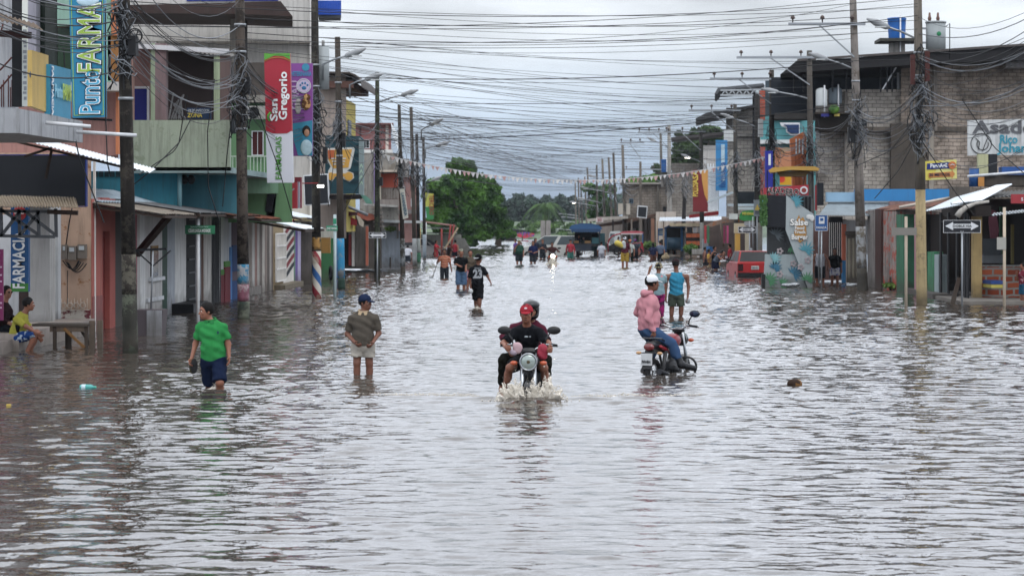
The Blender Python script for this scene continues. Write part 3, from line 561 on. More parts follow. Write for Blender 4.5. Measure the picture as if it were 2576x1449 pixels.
for zz in (.3, .75, 1.15, 1.6, 2.05): q.beam((-11.0, ya, zz), (-11.0, yb, zz), .05)
for k in range(7): yy = ya + (yb - ya) * k / 6; q.beam((-11.0, yy, .3), (-11.0, yy, 2.05), .06)
P(T, 'lattice_gate', q, mk('#d8d6d2', .6)); ya, yb = XL(716, 600).y, XL(737, 600).y
for k in range(6):
    z0 = .35 + k * .33; c = '#7a1c28' if k % 2 else '#262c33'; dz = .45
    P(T, 'stripe', B().prism([(-11.06, ya, z0), (-11.06, yb, z0 + dz), (-11.06, yb, z0 + dz + .15), (-11.06, ya, z0 + .15)], (.02, 0, 0)), mk(c, .7))
P(T, 'plinth', B().box(-11.4, -10.7, XL(690, 600).y, XL(738, 600).y, -.3, .17), mk('#94866b', .9, .3, 3, .4))
T = thing('concrete_pier', 'stained concrete pier beside the barber striped pole', 'pillar', anchor(PY(93), 770)); part(T, 'pier', mk('#6c655e', .9, .3, 1.5, .6), PY(93), 757, 792, 560, 722, 1.2)
T = thing('green_kiosk', 'green and blue metal kiosk with a parked motorbike wheel behind the striped pole', 'kiosk', anchor(PY(97), 830))
part(T, 'panel', mk('#2b6a3c', .6, .1, 1, .2), PY(97), 800, 838, 600, 706, .6); part(T, 'panel', mk('#24508a', .6), PY(98), 838, 846, 600, 700, .6); part(T, 'shutter', mk('#b7b4a8', .7, .1, 2, .3), PY(98.4), 792, 846, 575, 602, .8)
q = B(); c_ = PY(95.5)(857 - 4, 690); q.torus((c_.x - .35, c_.y, .35), (1, .25, 0), .26, .06, 22, 6); T = thing('parked_motorbike', 'black motorbike wheel poking out beside the green kiosk', 'motorbike', c_); P(T, 'wheel', q, DK)
# sheet awnings over the pavement, near end first: (wall px, wall y, eave px, eave y, far Y, x-eave)
def awning(label, px, py, ex, ey, dY, mat, waves=18, zdrop=.0, name='tin_awning', posts=()):
    a = XL(px, py); Ya = a.y; e = PY(Ya)(ex, ey); far = Vector((0, dY, zdrop))
    T = thing(name, label, 'awning', (e.x, e.y, e.z), 'sheet awnings over the pavement')
    P(T, 'roof_sheet', B().sheet(e, e + far, a + far, a, waves, .016, .005, 2, .03), mat)
    P(T, 'rafter', B().beam(a + Vector((0, .1, -.09)), e + Vector((0, .1, -.07)), .07), WOODD)
    P(T, 'rafter', B().beam(a + far + Vector((0, -.1, -.09)), e + far + Vector((0, -.1, -.07)), .07), WOODD)
    P(T, 'purlin', B().beam(e + Vector((.0, 0, -.07)), e + far + Vector((0, 0, -.07)), .06), WOODD)
    for q in posts: P(T, 'post', B().beam((e.x - .1, Ya + q, -.5), (e.x - .1, Ya + q, e.z - .1), .07), WOODL)
    return T
awning('dirty beige sheet awning over the coral shop', 232, 510, 412, 538, 5.5, ZDIRT, 16)
awning('grey corrugated awning in front of the white house', 326, 508, 500, 535, 5.0, mk('#5d6063', .8, .3, 3, .4), 14)
awning('rust red sheet awning above the black barred gate', 404, 512, 585, 541, 5.5, RUST, 16)
awning('rusty orange awning just left of the second pole', 468, 520, 655, 549, 4.5, mk('#8a4a2d', .85, .35, 4, .3), 14)
awning('bright white lower awning sloping down to the right of the second pole', 566, 538, 766, 576, 5.5, ZWH, 16)
awning('pale upper awning behind the white one', 617, 515, 756, 547, 5.0, mk('#c3ccd4', .5, .1, 3, .1), 16)
P(thing('diagonal_strut', 'dark timber strut holding the awning right of the nearest pole', 'strut', XL(345, 640)), 'timber', B().beam(XL(345, 640), PY(56)(432, 536), .14), WOODD)
T = thing('long_roof', 'long pale blue corrugated roof strip above the ground floor fronts', 'roof sheet', (-11.3, 60, 3.1))
P(T, 'roof_sheet', B().sheet((-11.0, 53, 3.0), (-11.0, 76, 3.0), (-12.2, 76, 3.35), (-12.2, 53, 3.35), 70, .02, .005, 1), mk('#94a6b2', .6, .2, 2, .3))
# ---- 4 pale green house with the open balcony
Y4 = PY(60); PG1 = mk('#9aa893', .85, .12, 1, .35, stain='#84907c', stain_amt=.2)
T = thing('pale_green_house', 'pale green house with open upper balcony full of wires and stored frames', 'building', anchor(Y4, 450))
part(T, 'balcony_wall', PG1, Y4, 320, 578, 303, 430, .25); P(T, 'floor_slab', B().box(Y4(320, 500).x, Y4(578, 500).x, 60, 70, 3.8, 3.95), mk('#7d9494', .8))
part(T, 'band', mk('#1f7f94', .8, .15, 1.2, .3), PY(60.6), 225, 452, 431, 520, 3); part(T, 'band', mk('#3f8494', .8, .15, 1.2, .3), PY(62.5), 450, 605, 440, 540, 3)
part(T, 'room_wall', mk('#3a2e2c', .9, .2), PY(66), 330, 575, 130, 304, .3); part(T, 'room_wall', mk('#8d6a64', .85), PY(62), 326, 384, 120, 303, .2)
for x0, x1, c in ((298, 333, '#a77f74'), (379, 390, '#8ea184'), (390, 418, '#7c686a'), (538, 553, '#9db08c'), (553, 578, '#6d5b58')): part(T, 'pillar', mk(c, .85, .1, 1, .3), PY(60.05), x0, x1, 140 if x0 > 500 else 110, 302.5, .3)
q = part(T, 'door', mk('#14207a', .6, .1), PY(61.7), 333, 370, 224, 303, .05); P(q, 'frame', B().rect(PY(61.7), 370, 375, 218, 303, .06, -.02).rect(PY(61.7), 333, 370, 218, 223.5, .06, -.02), WHT)
tb = B()
for k in range(6): tb.rect(PY(60.8), 240 + k * 14, 250 + k * 14, 432, 446, .05, -.25)
P(T, 'vent_blocks', tb, mk('#14323c', .8)); P(T, 'drain', B().tube([PY(60.3)(452, 432), PY(60.3)(452, 545)], .06, 8), mk('#5d8a94', .6))
q = P(T, 'roof', B().sheet(Y4(325, 112), Y4(596, 145), PY(68)(585, 135), PY(68)(330, 100), 26, .02, .006, 1), mk('#5a5652', .8, .3, 3)); P(q, 'fascia', B().beam(Y4(328, 116), Y4(576, 130), .06, .12), WHT)
part(T, 'stored_board', mk('#15355c', .5), PY(61.2), 470, 531, 272, 300, .04); text(T, 'DE DESINFECCION', PY(61.1)(500, 279), .1, (1, 0, 0), (0, 0, 1), mk('#c5cbd0'), .01, width=.55); text(T, 'ZONA', PY(61.1)(490, 291), .16, (1, 0, 0), (0, 0, 1), mk('#c9b31e'), .03, width=.4)
q = B()
for k in range(8): q.beam(PY(62)(425 + k * 6, 300), PY(62.5)(436 + (k * 13) % 30, 235 + (k * 17) % 30), .035)
P(T, 'stored_frames', q, mk('#8c8b8a', .6, .3)); q = B()
for x in (464, 481): q.ell(PY(61)(x, 452), (.1, .1, .13), 10, 8)
P(T, 'hanging_lamp', q, DK)
# ---- 5 green house in the recess
Y5 = PY(70); GR = mk('#5f8a5c', .85, .08, 1, .2)
T = thing('green_house', 'mid green house with air conditioner and white railing behind the second pole', 'building', anchor(Y5, 630))
part(T, 'wall', GR, Y5, 574, 735, 250, 560, 3); part(T, 'lintel', mk('#8c877e', .9, .2, 1, .5), PY(69.6), 574, 700, 240, 258, 1); part(T, 'upper_wall', mk('#4c4540', .95, .3, 1.5, .6), PY(70.4), 574, 700, 158, 241, 1.5)
part(T, 'slab', mk('#7ba886', .85, .08, 1, .2), PY(68.3), 504, 700, 443, 487, 1.3); railing(T, 'railing', mk('#b9c7b4', .6), PY(68.6), 578, 675, 394, 442, 11)
win(T, PY(69.9), 634, 664, 330, 392, WHT, 2, glass=mk('#4a1518', .6)); part(T, 'wall_edge', mk('#8e9ab8', .8), PY(68.9), 562, 576, 320, 470, .3)
q = B().rect(PY(69.5), 619, 668, 267, 300, .35); a = P(T, 'air_conditioner', q, mk('#9c9a94', .6, .1)); c_ = PY(69.5)(638, 284); P(a, 'fan', B().torus((c_.x, c_.y - .02, c_.z), (0, 1, 0), .15, .03, 20, 6).ell((c_.x, c_.y - .01, c_.z), (.14, .02, .14)), DK)
q = B(); c_ = PY(66)(590, 306); q.ell(c_, (.30, .06, .36), 16, 8); T = thing('satellite_dish', 'dark satellite dish on the corner left of the second pole', 'dish', c_); P(T, 'dish', q, mk('#33363a', .6)); P(T, 'arm', B().tube([c_, PY(67)(578, 350)], .02, 5), DK)
T = thing('blue_shed', 'small blue plastered room with a tin roof between green houses', 'shed', anchor(PY(66), 520, 2.8)); part(T, 'wall', mk('#4a86a0', .8, .15, 1, .3), PY(66), 490, 560, 478, 505, 1.5); P(T, 'roof', B().sheet(PY(65.7)(456, 473), PY(65.7)(598, 480), PY(68)(598, 476), PY(68)(456, 466), 16, .015, .005, 1), ZWH)
# ---- 6 tall white building
Y6 = PY(92); T = thing('white_tower', 'tall white building with a dark overhanging terrace roof', 'building', anchor(Y6, 700))
part(T, 'wall', mk('#b5b2ad', .85, .08, .8, .3), Y6, 300, 792, -120, 560, 9); part(T, 'cornice', mk('#a7a097', .85, .2, 1, .7), PY(91.6), 330, 780, 104, 109, .5); part(T, 'edge_pilaster', mk('#c3c0bc', .8, .1), PY(91.7), 779, 793, -120, 560, .4)
part(T, 'pillar', mk('#7b756c', .9, .2, 1, .6), PY(88), 578, 592, 38, 235, .5); part(T, 'pillar', mk('#35322f', .9), PY(88.6), 612, 618, 38, 160, .5)
q = poly(T, 'terrace_roof', mk('#3a2a26', .8, .3, 1, .3), PY(86), [(300, 14), (560, 8), (706, 4), (736, 42), (600, 36), (300, 34)], 5); part(T, 'window', mk('#122e86', .4), Y6, 470, 700, -30, 4, .05, -.06)
T = thing('blue_awning_box', 'bright blue slatted box high on the corner of the tall white building', 'box', anchor(PY(93), 830, 9)); q = B(); 
for k in range(14): q.rect(PY(92.8), 800.5 + k * 4.1, 804 + k * 4.1, 2, 38, .06, .0)
part(T, 'box', mk('#0d3f9c', .5), PY(92.9), 800, 858, 2, 38, 1.5, .07); P(T, 'slats', q, mk('#0e4cb8', .5)); part(T, 'sill', mk('#5e636b', .8, .3), PY(92.9), 801, 857, 38.5, 45, 1.5, .07)
# ---- 7 left side farther off
T = thing('beige_house', 'beige house with a yellow corner and curved dark roof', 'building', anchor(PY(106), 840))
part(T, 'wall', mk('#a3948a', .85, .1, 1, .3), PY(106), 792, 871, 190, 600, 7); P(T, 'side_wall', B().box(-10.75, -10.6, 106.05, 110.5, 2, 8.1), mk('#b8a53a', .8, .2, 1, .2)); P(T, 'side_window', B().box(-10.61, -10.56, 106.6, 108, 4.6, 7.2), mk('#222c4a', .3))
q = B(); xs7 = [-11.9, -10.4, -10.1, -9.9, -9.82]; zs7 = [9.35, 9.32, 9.2, 9.0, 8.7]
for i in range(4): q.prism([(xs7[i], 105.2, zs7[i]), (xs7[i + 1], 105.2, zs7[i + 1]), (xs7[i + 1], 105.2, zs7[i + 1] - .08), (xs7[i], 105.2, zs7[i] - .08)], (0, 8, 0))
P(T, 'roof', q, mk('#4e4642', .8, .3)); P(T, 'soffit', B().box(-11.8, -10.2, 105.3, 113, 8.6, 8.9), mk('#5b3d34', .8))
T = thing('pink_house', 'dusty pink upper storey with a white balcony line beyond the yellow corner', 'building', anchor(PY(130), 930))
part(T, 'wall', mk('#9c5f5c', .85, .1, 1, .25), PY(130), 885, 984, 314, 378, 8); part(T, 'ledge', mk('#c7c7c4', .8), PY(129), 905, 988, 377, 385, 2); win(T, PY(129.9), 912, 930, 352, 374); part(T, 'doorway', mk('#5a2a2a', .8), PY(129.9), 904, 909, 320, 350, .05); part(T, 'pilaster', mk('#b9aaa0', .8), PY(129.8), 970, 977, 315, 377, .1); part(T, 'roof', mk('#6a3f3c', .8), PY(129.4), 884, 990, 310, 314, 9)
T = thing('supermarket_sign', 'dark teal supermarket billboard with a large yellow shopping cart', 'billboard', anchor(PY(103), 860, 3.5)); p_ = PY(103)
poly(T, 'board', mk('#10424e', .5, .1, 1), p_, [(818, 341), (905, 343), (913, 350), (913, 488), (818, 488)], .5); q = B()
for k in range(5): q.rect(p_, 895 - k * 3, 903, 365 + k * 22, 374 + k * 22, .02, -.03)
P(T, 'dark_bars', q, mk('#0c2f3a', .5)); poly(T, 'side_panel', mk('#7d8f92', .5, .1), p_, [(903, 346), (915, 356), (915, 492), (903, 489)], .3, -.04)
YE = mk('#d09a1a', .5, .05); ORA = mk('#b8551a', .5, .05); WB = mk('#c9ccca', .5)
o = [(822, 374), (889, 371), (893, 376), (882, 424), (873, 430), (889, 436), (891, 448), (880, 458), (866, 452), (860, 444), (845, 445), (836, 457), (824, 450), (826, 430), (832, 420), (822, 400)]
poly(T, 'cart_outline', WB, p_, o, .02, -.05); poly(T, 'cart', YE, p_, [(825, 378), (886, 376), (877, 422), (838, 424), (826, 400)], .02, -.075)
poly(T, 'cart', ORA, p_, [(825, 378), (842, 378), (840, 398), (827, 400)], .02, -.10)
P(T, 'cart_wheel', B().tube([p_(878, 444) + Vector((0, -.09, 0)), p_(878, 444) + Vector((0, -.11, 0))], .19, 20), YE); P(T, 'cart_wheel', B().tube([p_(833, 444) + Vector((0, -.09, 0)), p_(833, 444) + Vector((0, -.11, 0))], .17, 20), YE)
q = B(); [q.rect(p_, 834 + k * 2, 871 - k * 2, 398 + k * 7, 401 + k * 7, .01, -.12) for k in range(3)]; P(T, 'cart_lines', q, WB); poly(T, 'cart', YE, p_, [(838, 437), (874, 437), (868, 445), (842, 444)], .02, -.08)
q = B(); [q.slab(p_, [(905, 420 + k * 14), (909, 412 + k * 14), (913, 420 + k * 14), (913, 424 + k * 14), (909, 417 + k * 14), (905, 425 + k * 14)], .01, -.06) for k in range(4)]; P(T, 'chevron', q, mk('#a9c9b0'))
T = thing('grey_block_house', 'unfinished grey concrete house with an orange balcony niche and railing', 'building', anchor(PY(127), 960))
part(T, 'wall', mk('#86827a', .9, .2, 1, .5, stain='#6a655e', stain_amt=.3), PY(127), 905, 1003, 386, 600, 9); part(T, 'niche', mk('#a8452c', .8, .1), PY(126.9), 958, 1001, 437, 472, .05); part(T, 'column', mk('#b9b09c', .8), PY(126.6), 953, 957.5, 432, 503, .3)
part(T, 'balcony', mk('#7e756f', .9, .2, 1, .5), PY(125.6), 952, 1004, 502, 519, 1.4); railing(T, 'railing', mk('#5a4a44', .6), PY(125.8), 962, 1003, 474, 501, 10, 0, .04); part(T, 'pilaster', mk('#8a78a8', .8), PY(126.7), 940.5, 943, 386, 520, .2); part(T, 'canopy', mk('#b5a898', .9, .2), PY(125.7), 945, 1003, 428, 433, 1.3)
T = thing('loose_roof_sheet', 'loose white roof sheet hanging at an angle above the niche', 'roof sheet', PY(124)(985, 310)); poly(T, 'sheet', ZWH, PY(124), [(983, 308), (989, 318), (1011, 354), (1001, 376), (987, 338)], .02)
T = thing('pink_terrace', 'run of small pink and grey houses between the far poles on the left', 'building', anchor(PY(150), 1030)); part(T, 'wall', mk('#8d6660', .9, .2, 1, .4), PY(150), 1000, 1052, 440, 610, 14); part(T, 'upper_wall', mk('#777370', .9, .3, 1, .5), PY(149.6), 1003, 1030, 400, 446, 5); win(T, PY(149.9), 1010, 1018, 470, 492); win(T, PY(149.9), 1034, 1042, 500, 520); part(T, 'balcony', mk('#6f6a68', .9), PY(148.8), 1000, 1050, 528, 538, 1)
T = thing('lower_shops', 'dark open ground floor shops behind the red and white awnings', 'building', anchor(PY(112), 880))
part(T, 'wall', mk('#5a534e', .9, .25, 1, .4), PY(113), 845, 960, 540, 676, 5); part(T, 'wall', mk('#6c6762', .9, .2, 1, .5), PY(111.6), 891, 925, 566, 670, .5, label='bare grey rendered wall'); part(T, 'door', mk('#8c2a2a', .7), PY(111.4), 877, 884, 590, 668, .2); part(T, 'post', mk('#b8b4ae', .7), PY(111.3), 885, 891, 560, 670, .2)
part(T, 'post', mk('#a8583e', .7), PY(111.2), 920, 926, 570, 668, .2); part(T, 'interior', DK, PY(112.6), 848, 877, 582, 668, .2); q = B()
for k in range(5): q.rect(PY(111.5), 934, 960, 520 + k * 12, 524 + k * 12, .3, k * .3)
P(T, 'stair_blocks', q, mk('#8a8078', .9, .2))
def faw(label, mat, pts, Y, t=1.2):
    T = thing('shop_awning', label, 'awning', anchor(PY(Y), pts[0][0], 2.5)); poly(T, 'canopy', mat, PY(Y), pts, t); return T
faw('red shop awning with a curved white end', mk('#a81f28', .6, .1), [(850, 545), (866, 541), (898, 553), (898, 568), (860, 562)], 108)
faw('white rounded awning end beside the red awning', mk('#b4ada2', .6, .1, 2, .3), [(896, 541), (906, 546), (916, 560), (914, 572), (904, 566)], 110)
faw('orange tiled awning at the corner', mk('#ab5a44', .7, .2, 2), [(900, 533), (940, 539), (942, 552), (925, 556), (898, 545)], 112)
faw('turquoise curved canopy end under the supermarket billboard', mk('#5f9a86', .6, .1, 2, .1), [(906, 489), (920, 492), (933, 503), (937, 513), (921, 512)], 104, 2)
faw('dark canopy under the supermarket billboard', mk('#33292a', .7, .2), [(818, 490), (905, 489), (918, 496), (905, 500), (860, 502), (818, 500)], 104.5, 3)
faw('white and yellow striped fascia left of the barber striped pole', mk('#c2b06a', .7, .2), [(700, 546), (786, 548), (786, 556), (715, 553)], 90, 2)
faw('maroon lower canopy over the open shops', mk('#5a2a2c', .7, .2), [(838, 530), (900, 534), (898, 542), (846, 546)], 107, 2)
faw('long grey tin canopy beyond the third pole', mk('#9a9894', .7, .2, 2, .3), [(915, 511), (1000, 517), (1000, 522), (915, 517)], 122, 3)
faw('low tin canopy over the corrugated fence', mk('#aeb2b2', .7, .2, 2, .2), [(955, 553), (1060, 556), (1060, 562), (955, 560)], 124, 4)
T = thing('roof_pipe', 'thick grey pipe slanting down over the shop awnings', 'pipe', PY(106)(828, 500)); P(T, 'pipe', B().tube([PY(106)(826, 499), PY(108)(924, 541)], .07, 8), STEEL)
T = thing('corrugated_fence', 'upright grey corrugated metal fence between the poles on the left', 'fence', anchor(PY(125), 980)); p_ = PY(125)
P(T, 'panel', B().sheet((p_(957, 600).x, 125, -.3), (p_(1006, 600).x, 128, -.3), (p_(1006, 600).x, 128, 1.95), (p_(957, 600).x, 125, 1.95), 14, .03, .01), mk('#87909a', .6, .2, 1, .3))
T = thing('shed', 'open red post shed with a low rust roof beside the big tree', 'shed', anchor(PY(165), 1100)); p_ = PY(165)
P(T, 'roof', B().sheet(p_(1040, 556), p_(1150, 570), PY(176)(1140, 566), PY(176)(1040, 553), 26, .03, .01), mk('#6e3c30', .8, .3, 2, .3)); P(T, 'roof', B().sheet(p_(1060, 573), p_(1130, 575), PY(170)(1130, 572), PY(170)(1062, 571), 16, .03, .01), ZINC, 'pale lower roof sheet')
for x in (1132, 1124): P(T, 'post', B().tube([p_(x + 10, 565), p_(x, 650)], .07, 8), REDP)
P(T, 'post', B().tube([p_(1111, 575), p_(1111, 650)], .07, 8), REDP); P(T, 'post', B().tube([PY(163)(1070, 560), PY(163)(1070, 640)], .08, 8), WHT); P(T, 'post', B().tube([PY(160)(1054, 575), PY(160)(1054, 650)], .12, 8), mk('#b08a2a', .7))
P(T, 'prop', B().beam(PY(163)(1152, 573), PY(163)(1115, 632), .12), mk('#b09b7c', .8))
T = thing('concrete_fence', 'grey concrete wall with a fallen slab below the big tree', 'fence', anchor(PY(172), 1130)); part(T, 'wall', mk('#77786f', .9, .2, 1, .4), PY(172), 1054, 1160, 590, 640, .4); poly(T, 'fallen_slab', mk('#6d6d68', .9, .2, 1, .3), PY(168), [(1140, 597), (1168, 600), (1182, 625), (1192, 642), (1145, 642)], .3)
part(T, 'rail', mk('#8d8f8c', .8), PY(171.8), 1054, 1150, 585, 588, .1)
T = thing('roadside_canopy', 'black tarpaulin canopy on a block pillar far down the road', 'canopy', anchor(PY(285), 1275)); part(T, 'pillar', mk('#5c5752', .9, .2), PY(285), 1272, 1297, 585, 607, 1.2)
q = B().ell(PY(284)(1258, 585), (.7, .8, .5), 14, 8).slab(PY(284), [(1248, 578), (1300, 577), (1330, 580), (1330, 585), (1262, 592), (1248, 588)], 2.5); P(T, 'tarpaulin', q, mk('#14161b', .6, .2))
P(T, 'cloth', B().slab(PY(283), [(1298, 586), (1325, 584), (1345, 588), (1343, 595), (1318, 600), (1300, 595)], .3), mpattern('noise', '#5a4a86', '#b03a4a', 1.5)); P(T, 'post', B().tube([PY(283)(1314, 583), PY(283)(1314, 607)], .07, 6), WOODL)
# ================================================================ buildings, right side of the street
BLK1 = mbrick('#93867a', '#ab9e92', '#675e55', .36, .175, .014, axis='x', dirt=1.0); BLK2 = mbrick('#9a948c', '#b0a9a0', '#6b655f', .36, .175, .014, axis='x', dirt=.7)
BRK = mbrick('#8c3f28', '#b05c3c', '#8f8a84', .44, .215, .035, axis='x', dirt=.35); FRQ = PG((2448, 760), (2140, 716))
T = thing('block_building', 'large unfinished concrete block building under a black roof on the right', 'building', anchor(PY(105), 2350))
part(T, 'wall', BLK1, PY(105), 2266, 2720, 157, 560, 9); part(T, 'wall', BLK2, PY(105.3), 2052, 2266, 226, 560, 8)
part(T, 'pier', mk('#4b443d', .95, .3, 1, .6), PY(104.7), 2241, 2316, 312, 530, .4); part(T, 'pier', mk('#8d8478', .9, .2, 1, .4), PY(104.8), 2337, 2350, 330, 500, .3); part(T, 'pier', mk('#817870', .9, .2, 1, .4), PY(104.8), 2349, 2358, 157, 330, .3)
part(T, 'pier', mk('#7d766e', .9, .2, 1, .5), PY(104.9), 2125, 2133, 230, 520, .3); part(T, 'beam', mk('#5e554c', .95, .3, 1, .7), PY(104.85), 2052, 2435, 320, 331, .3); part(T, 'beam', mk('#6b625a', .95, .3, 1, .7), PY(104.85), 2248, 2530, 160, 166, .3)
part(T, 'upper_block', mk('#8f8e8f', .9, .15, 1, .3), PY(104), 2530, 2700, 114, 170, 5)
q = poly(T, 'roof', mk('#1d1c1e', .8, .2), PY(103), [(1963, 188), (2006, 152), (2138, 147), (2350, 128), (2640, 108), (2640, 150), (2530, 153), (2400, 158), (2266, 166), (2140, 173), (1990, 184)], 13)
P(q, 'roof_edge', B().beam(PY(102.9)(2006, 152), PY(102.9)(2640, 109), .1), mk('#4a4442', .7))
part(T, 'room', mk('#20262e', .8, .2), PY(106), 1940, 2262, 196, 290, 6); part(T, 'parapet', mk('#3c3a38', .9, .2), PY(104.6), 1948, 2140, 285, 300, 1); q = B()
for x in (1996, 2020, 2093, 2128, 2145, 2214, 2230, 2243): q.rect(PY(104), x, x + 3.5, 172, 232, .08)
P(T, 'roof_post', q, mk('#17181c', .6)); poly(T, 'brace', WHT, PY(104), [(2253, 170), (2256, 171), (2222, 226), (2219, 225)], .05); part(T, 'doorway', mk('#c9cfd6', .6), PY(105.9), 2256, 2262, 184, 225, .1, -.1)
win(T, PY(105), 2165, 2180, 300, 318, DK); win(T, PY(105), 2505, 2518, 445, 455, DK)
def tank(name, label, pl, x0, x1, y0, y1, mat, lid=None, stand=None):
    a, c = pl(x0, y0), pl(x1, y1); r = (c.x - a.x) / 2; cx = (a.x + c.x) / 2; T = thing(name, label, 'water tank', (cx, a.y, c.z)); z0, z1 = c.z, a.z
    pr = [(r * .86, 0), (r * .9, .03), (r * .98, .55), (r, .92), (r * 1.06, .95), (r * 1.06, 1.0), (r * .7, 1.03)] if lid else [(r * .97, 0), (r, .05), (r, .85), (r * .8, .94), (r * .35, 1.0)]
    b = B(); n = 24; vs = [(cx + q_ * math.cos(2 * math.pi * k / n), a.y + q_ * math.sin(2 * math.pi * k / n), z0 + (z1 - z0) * h) for q_, h in pr for k in range(n)]
    b.add(vs, [(i * n + k, i * n + (k + 1) % n, (i + 1) * n + (k + 1) % n, (i + 1) * n + k) for i in range(len(pr) - 1) for k in range(n)] + [tuple(range((len(pr) - 1) * n, len(pr) * n)), tuple(range(n))[::-1]], True)
    P(T, 'tank', b, mat)
    if stand: P(T, 'platform', B().box(a.x - .5, c.x + .5, a.y - 1, a.y + 1, z0 - .15, z0 - .01), mk('#3b3a33', .8)); P(T, 'column', B().box(cx - .35, cx + .35, a.y - .3, a.y + .3, z0 - stand, z0 - .16), CONC)
    P(T, 'pipe', B().tube([(cx + .1, a.y - r - .08, z1 + .1), (cx + .1, a.y - r - .08, z0 - (stand or .5))], .035, 6), WHT); return T
tank('water_tank', 'blue tapered water tank on a tall concrete stand above the black roof', PY(110), 2233, 2279, 47, 100, mk('#0f5fae', .4, .1), True, 3.2)
tank('water_tank', 'white cylindrical water tank on the terrace under the black roof', PY(103.5), 2052, 2081, 222, 268, mk('#b9bfc0', .5, .1))
tank('water_tank', 'grey water tank at the back of the same terrace', PY(104.4), 2084, 2118, 220, 262, mk('#5d6a74', .5, .1))
T = thing('terrace', 'cluttered terrace slab with potted plants under the black roof', 'terrace', anchor(PY(103), 2090, 6)); part(T, 'slab', mk('#3a332c', .9, .3), PY(103), 2050, 2140, 282, 287, 2); part(T, 'cloth', mk('#2a2c7a', .8), PY(102.9), 2066, 2086, 287, 294, .1); part(T, 'cloth', mk('#b5a23a', .8), PY(102.9), 2099, 2112, 287, 293, .1); part(T, 'wall', mk('#2f2a26', .95, .3), PY(103.6), 2050, 2140, 288, 330, 1.5)
T = thing('teal_house', 'turquoise house with a curved white sign and blue panel above the kiosk', 'building', anchor(PY(128), 1960))
part(T, 'wall', mk('#4f9aa0', .8, .1, 1, .15), PY(128), 1912, 2064, 290, 560, 8); part(T, 'upper_wall', mk('#3c4a52', .85, .2), PY(128), 1925, 2064, 203, 289, 8); part(T, 'band', mk('#6e6a62', .9, .2), PY(127.6), 1948, 2020, 288, 303, .5)
part(T, 'brick_panel', mbrick('#a5432f', '#b8533c', '#8a6a60', .3, .12, .02), PY(127.5), 1910, 1925, 228, 302, .4); part(T, 'pilaster', mk('#b7c9cc', .8), PY(127.6), 1903, 1913, 228, 420, .5); part(T, 'cornice', mk('#c2c9ca', .8), PY(127.4), 1912, 2030, 352, 362, .6)
poly(T, 'sign_scroll', WHT, PY(127.4), [(1962, 309), (2012, 309), (2012, 342), (1990, 341), (1978, 333), (1977, 322), (1966, 318)], .1); poly(T, 'sign_panel', mk('#14305c', .5), PY(127.3), [(1972, 314), (2010, 314), (2010, 336), (1990, 336), (1981, 330), (1980, 320)], .08)
part(T, 'mural', mpattern('noise', '#a08c6a', '#b07a5c', .6, .5), PY(127.2), 1948, 1996, 372, 425, .1); part(T, 'mural', mpattern('voronoi', '#c23f2c', '#c79a2c', 1.1, .45), PY(126.9), 1962, 2014, 440, 466, .1); part(T, 'pilaster', mk('#9a4a40', .8), PY(127), 1906, 1925, 370, 500, .3)
q = thing('pharmacy_sign', 'deep blue upright sign with white mark beside the yellow canopy', 'sign', anchor(PY(100), 1934, 6)); part(q, 'board', mk('#17208a', .5), PY(100), 1925, 1944, 380, 500, .2); part(q, 'mark', WHT, PY(100), 1933, 1939, 388, 416, .02, -.03)
T = thing('orange_facade', 'orange ornamented facade piece with pale pilasters behind the yellow canopy', 'facade', anchor(PY(118), 2008, 4)); poly(T, 'panel', mk('#c0672a', .7, .15, 2, .1), PY(118), [(1988, 350), (2022, 332), (2029, 345), (2029, 480), (1994, 470)], .5)
q = B(); [q.rect(PY(118), x, x + 3.5, 350, 388, .05, -.08) for x in (2001, 2009, 2017)]; P(T, 'pilaster', q, WHT); q = B(); [q.rect(PY(118), x, x + 3, 390, 470, .05, -.08) for x in (1999, 2008, 2017, 2025)]; P(T, 'rib', q, mk('#a5521c', .7))
# grey block tower and its neighbours
T = thing('block_tower', 'narrow grey block building with a truss roof left of the turquoise house', 'building', anchor(PY(150), 1865)); part(T, 'wall', mbrick('#8a857f', '#9a958e', '#6a6560', .45, .24, .02, dirt=.4), PY(150), 1827, 1903, 272, 560, 8)
part(T, 'beam', CONC, PY(149.6), 1856, 1906, 336, 343, .4); part(T, 'pier', mk('#56514b', .9, .2), PY(149.7), 1827, 1842, 272, 335, .3); poly(T, 'roof', mk('#38383a', .8, .2), PY(148), [(1750, 299), (1775, 285), (1895, 264), (1903, 268), (1800, 292), (1752, 305)], 8)
q = poly(T, 'roof', mk('#55585c', .7, .2), PY(147), [(1798, 236), (1806, 221), (1920, 210), (1924, 216), (1812, 227), (1803, 238)], 9, label='upper truss roof'); tb = B(); tb.beam(PY(147)(1812, 228), PY(147)(1915, 226), .1)
tb.beam(PY(147)(1812, 240), PY(147)(1895, 240), .1); [tb.beam(PY(147)(1815 + k * 9, 240 - (k % 2) * 12), PY(147)(1824 + k * 9, 228 + (k % 2) * 12), .07) for k in range(9)]; P(q, 'truss', tb, mk('#9a9fa3', .5))
part(T, 'pier', DK, PY(149), 1894, 1908, 234, 420, .4); part(T, 'utility_box', mk('#b5b7b5', .6, .1, 1, .2), PY(146), 1822, 1848, 325, 356, .5); part(T, 'louvres', mk('#99958c', .8, .2, 1, .5), PY(148.8), 1832, 1850, 380, 490, .3)
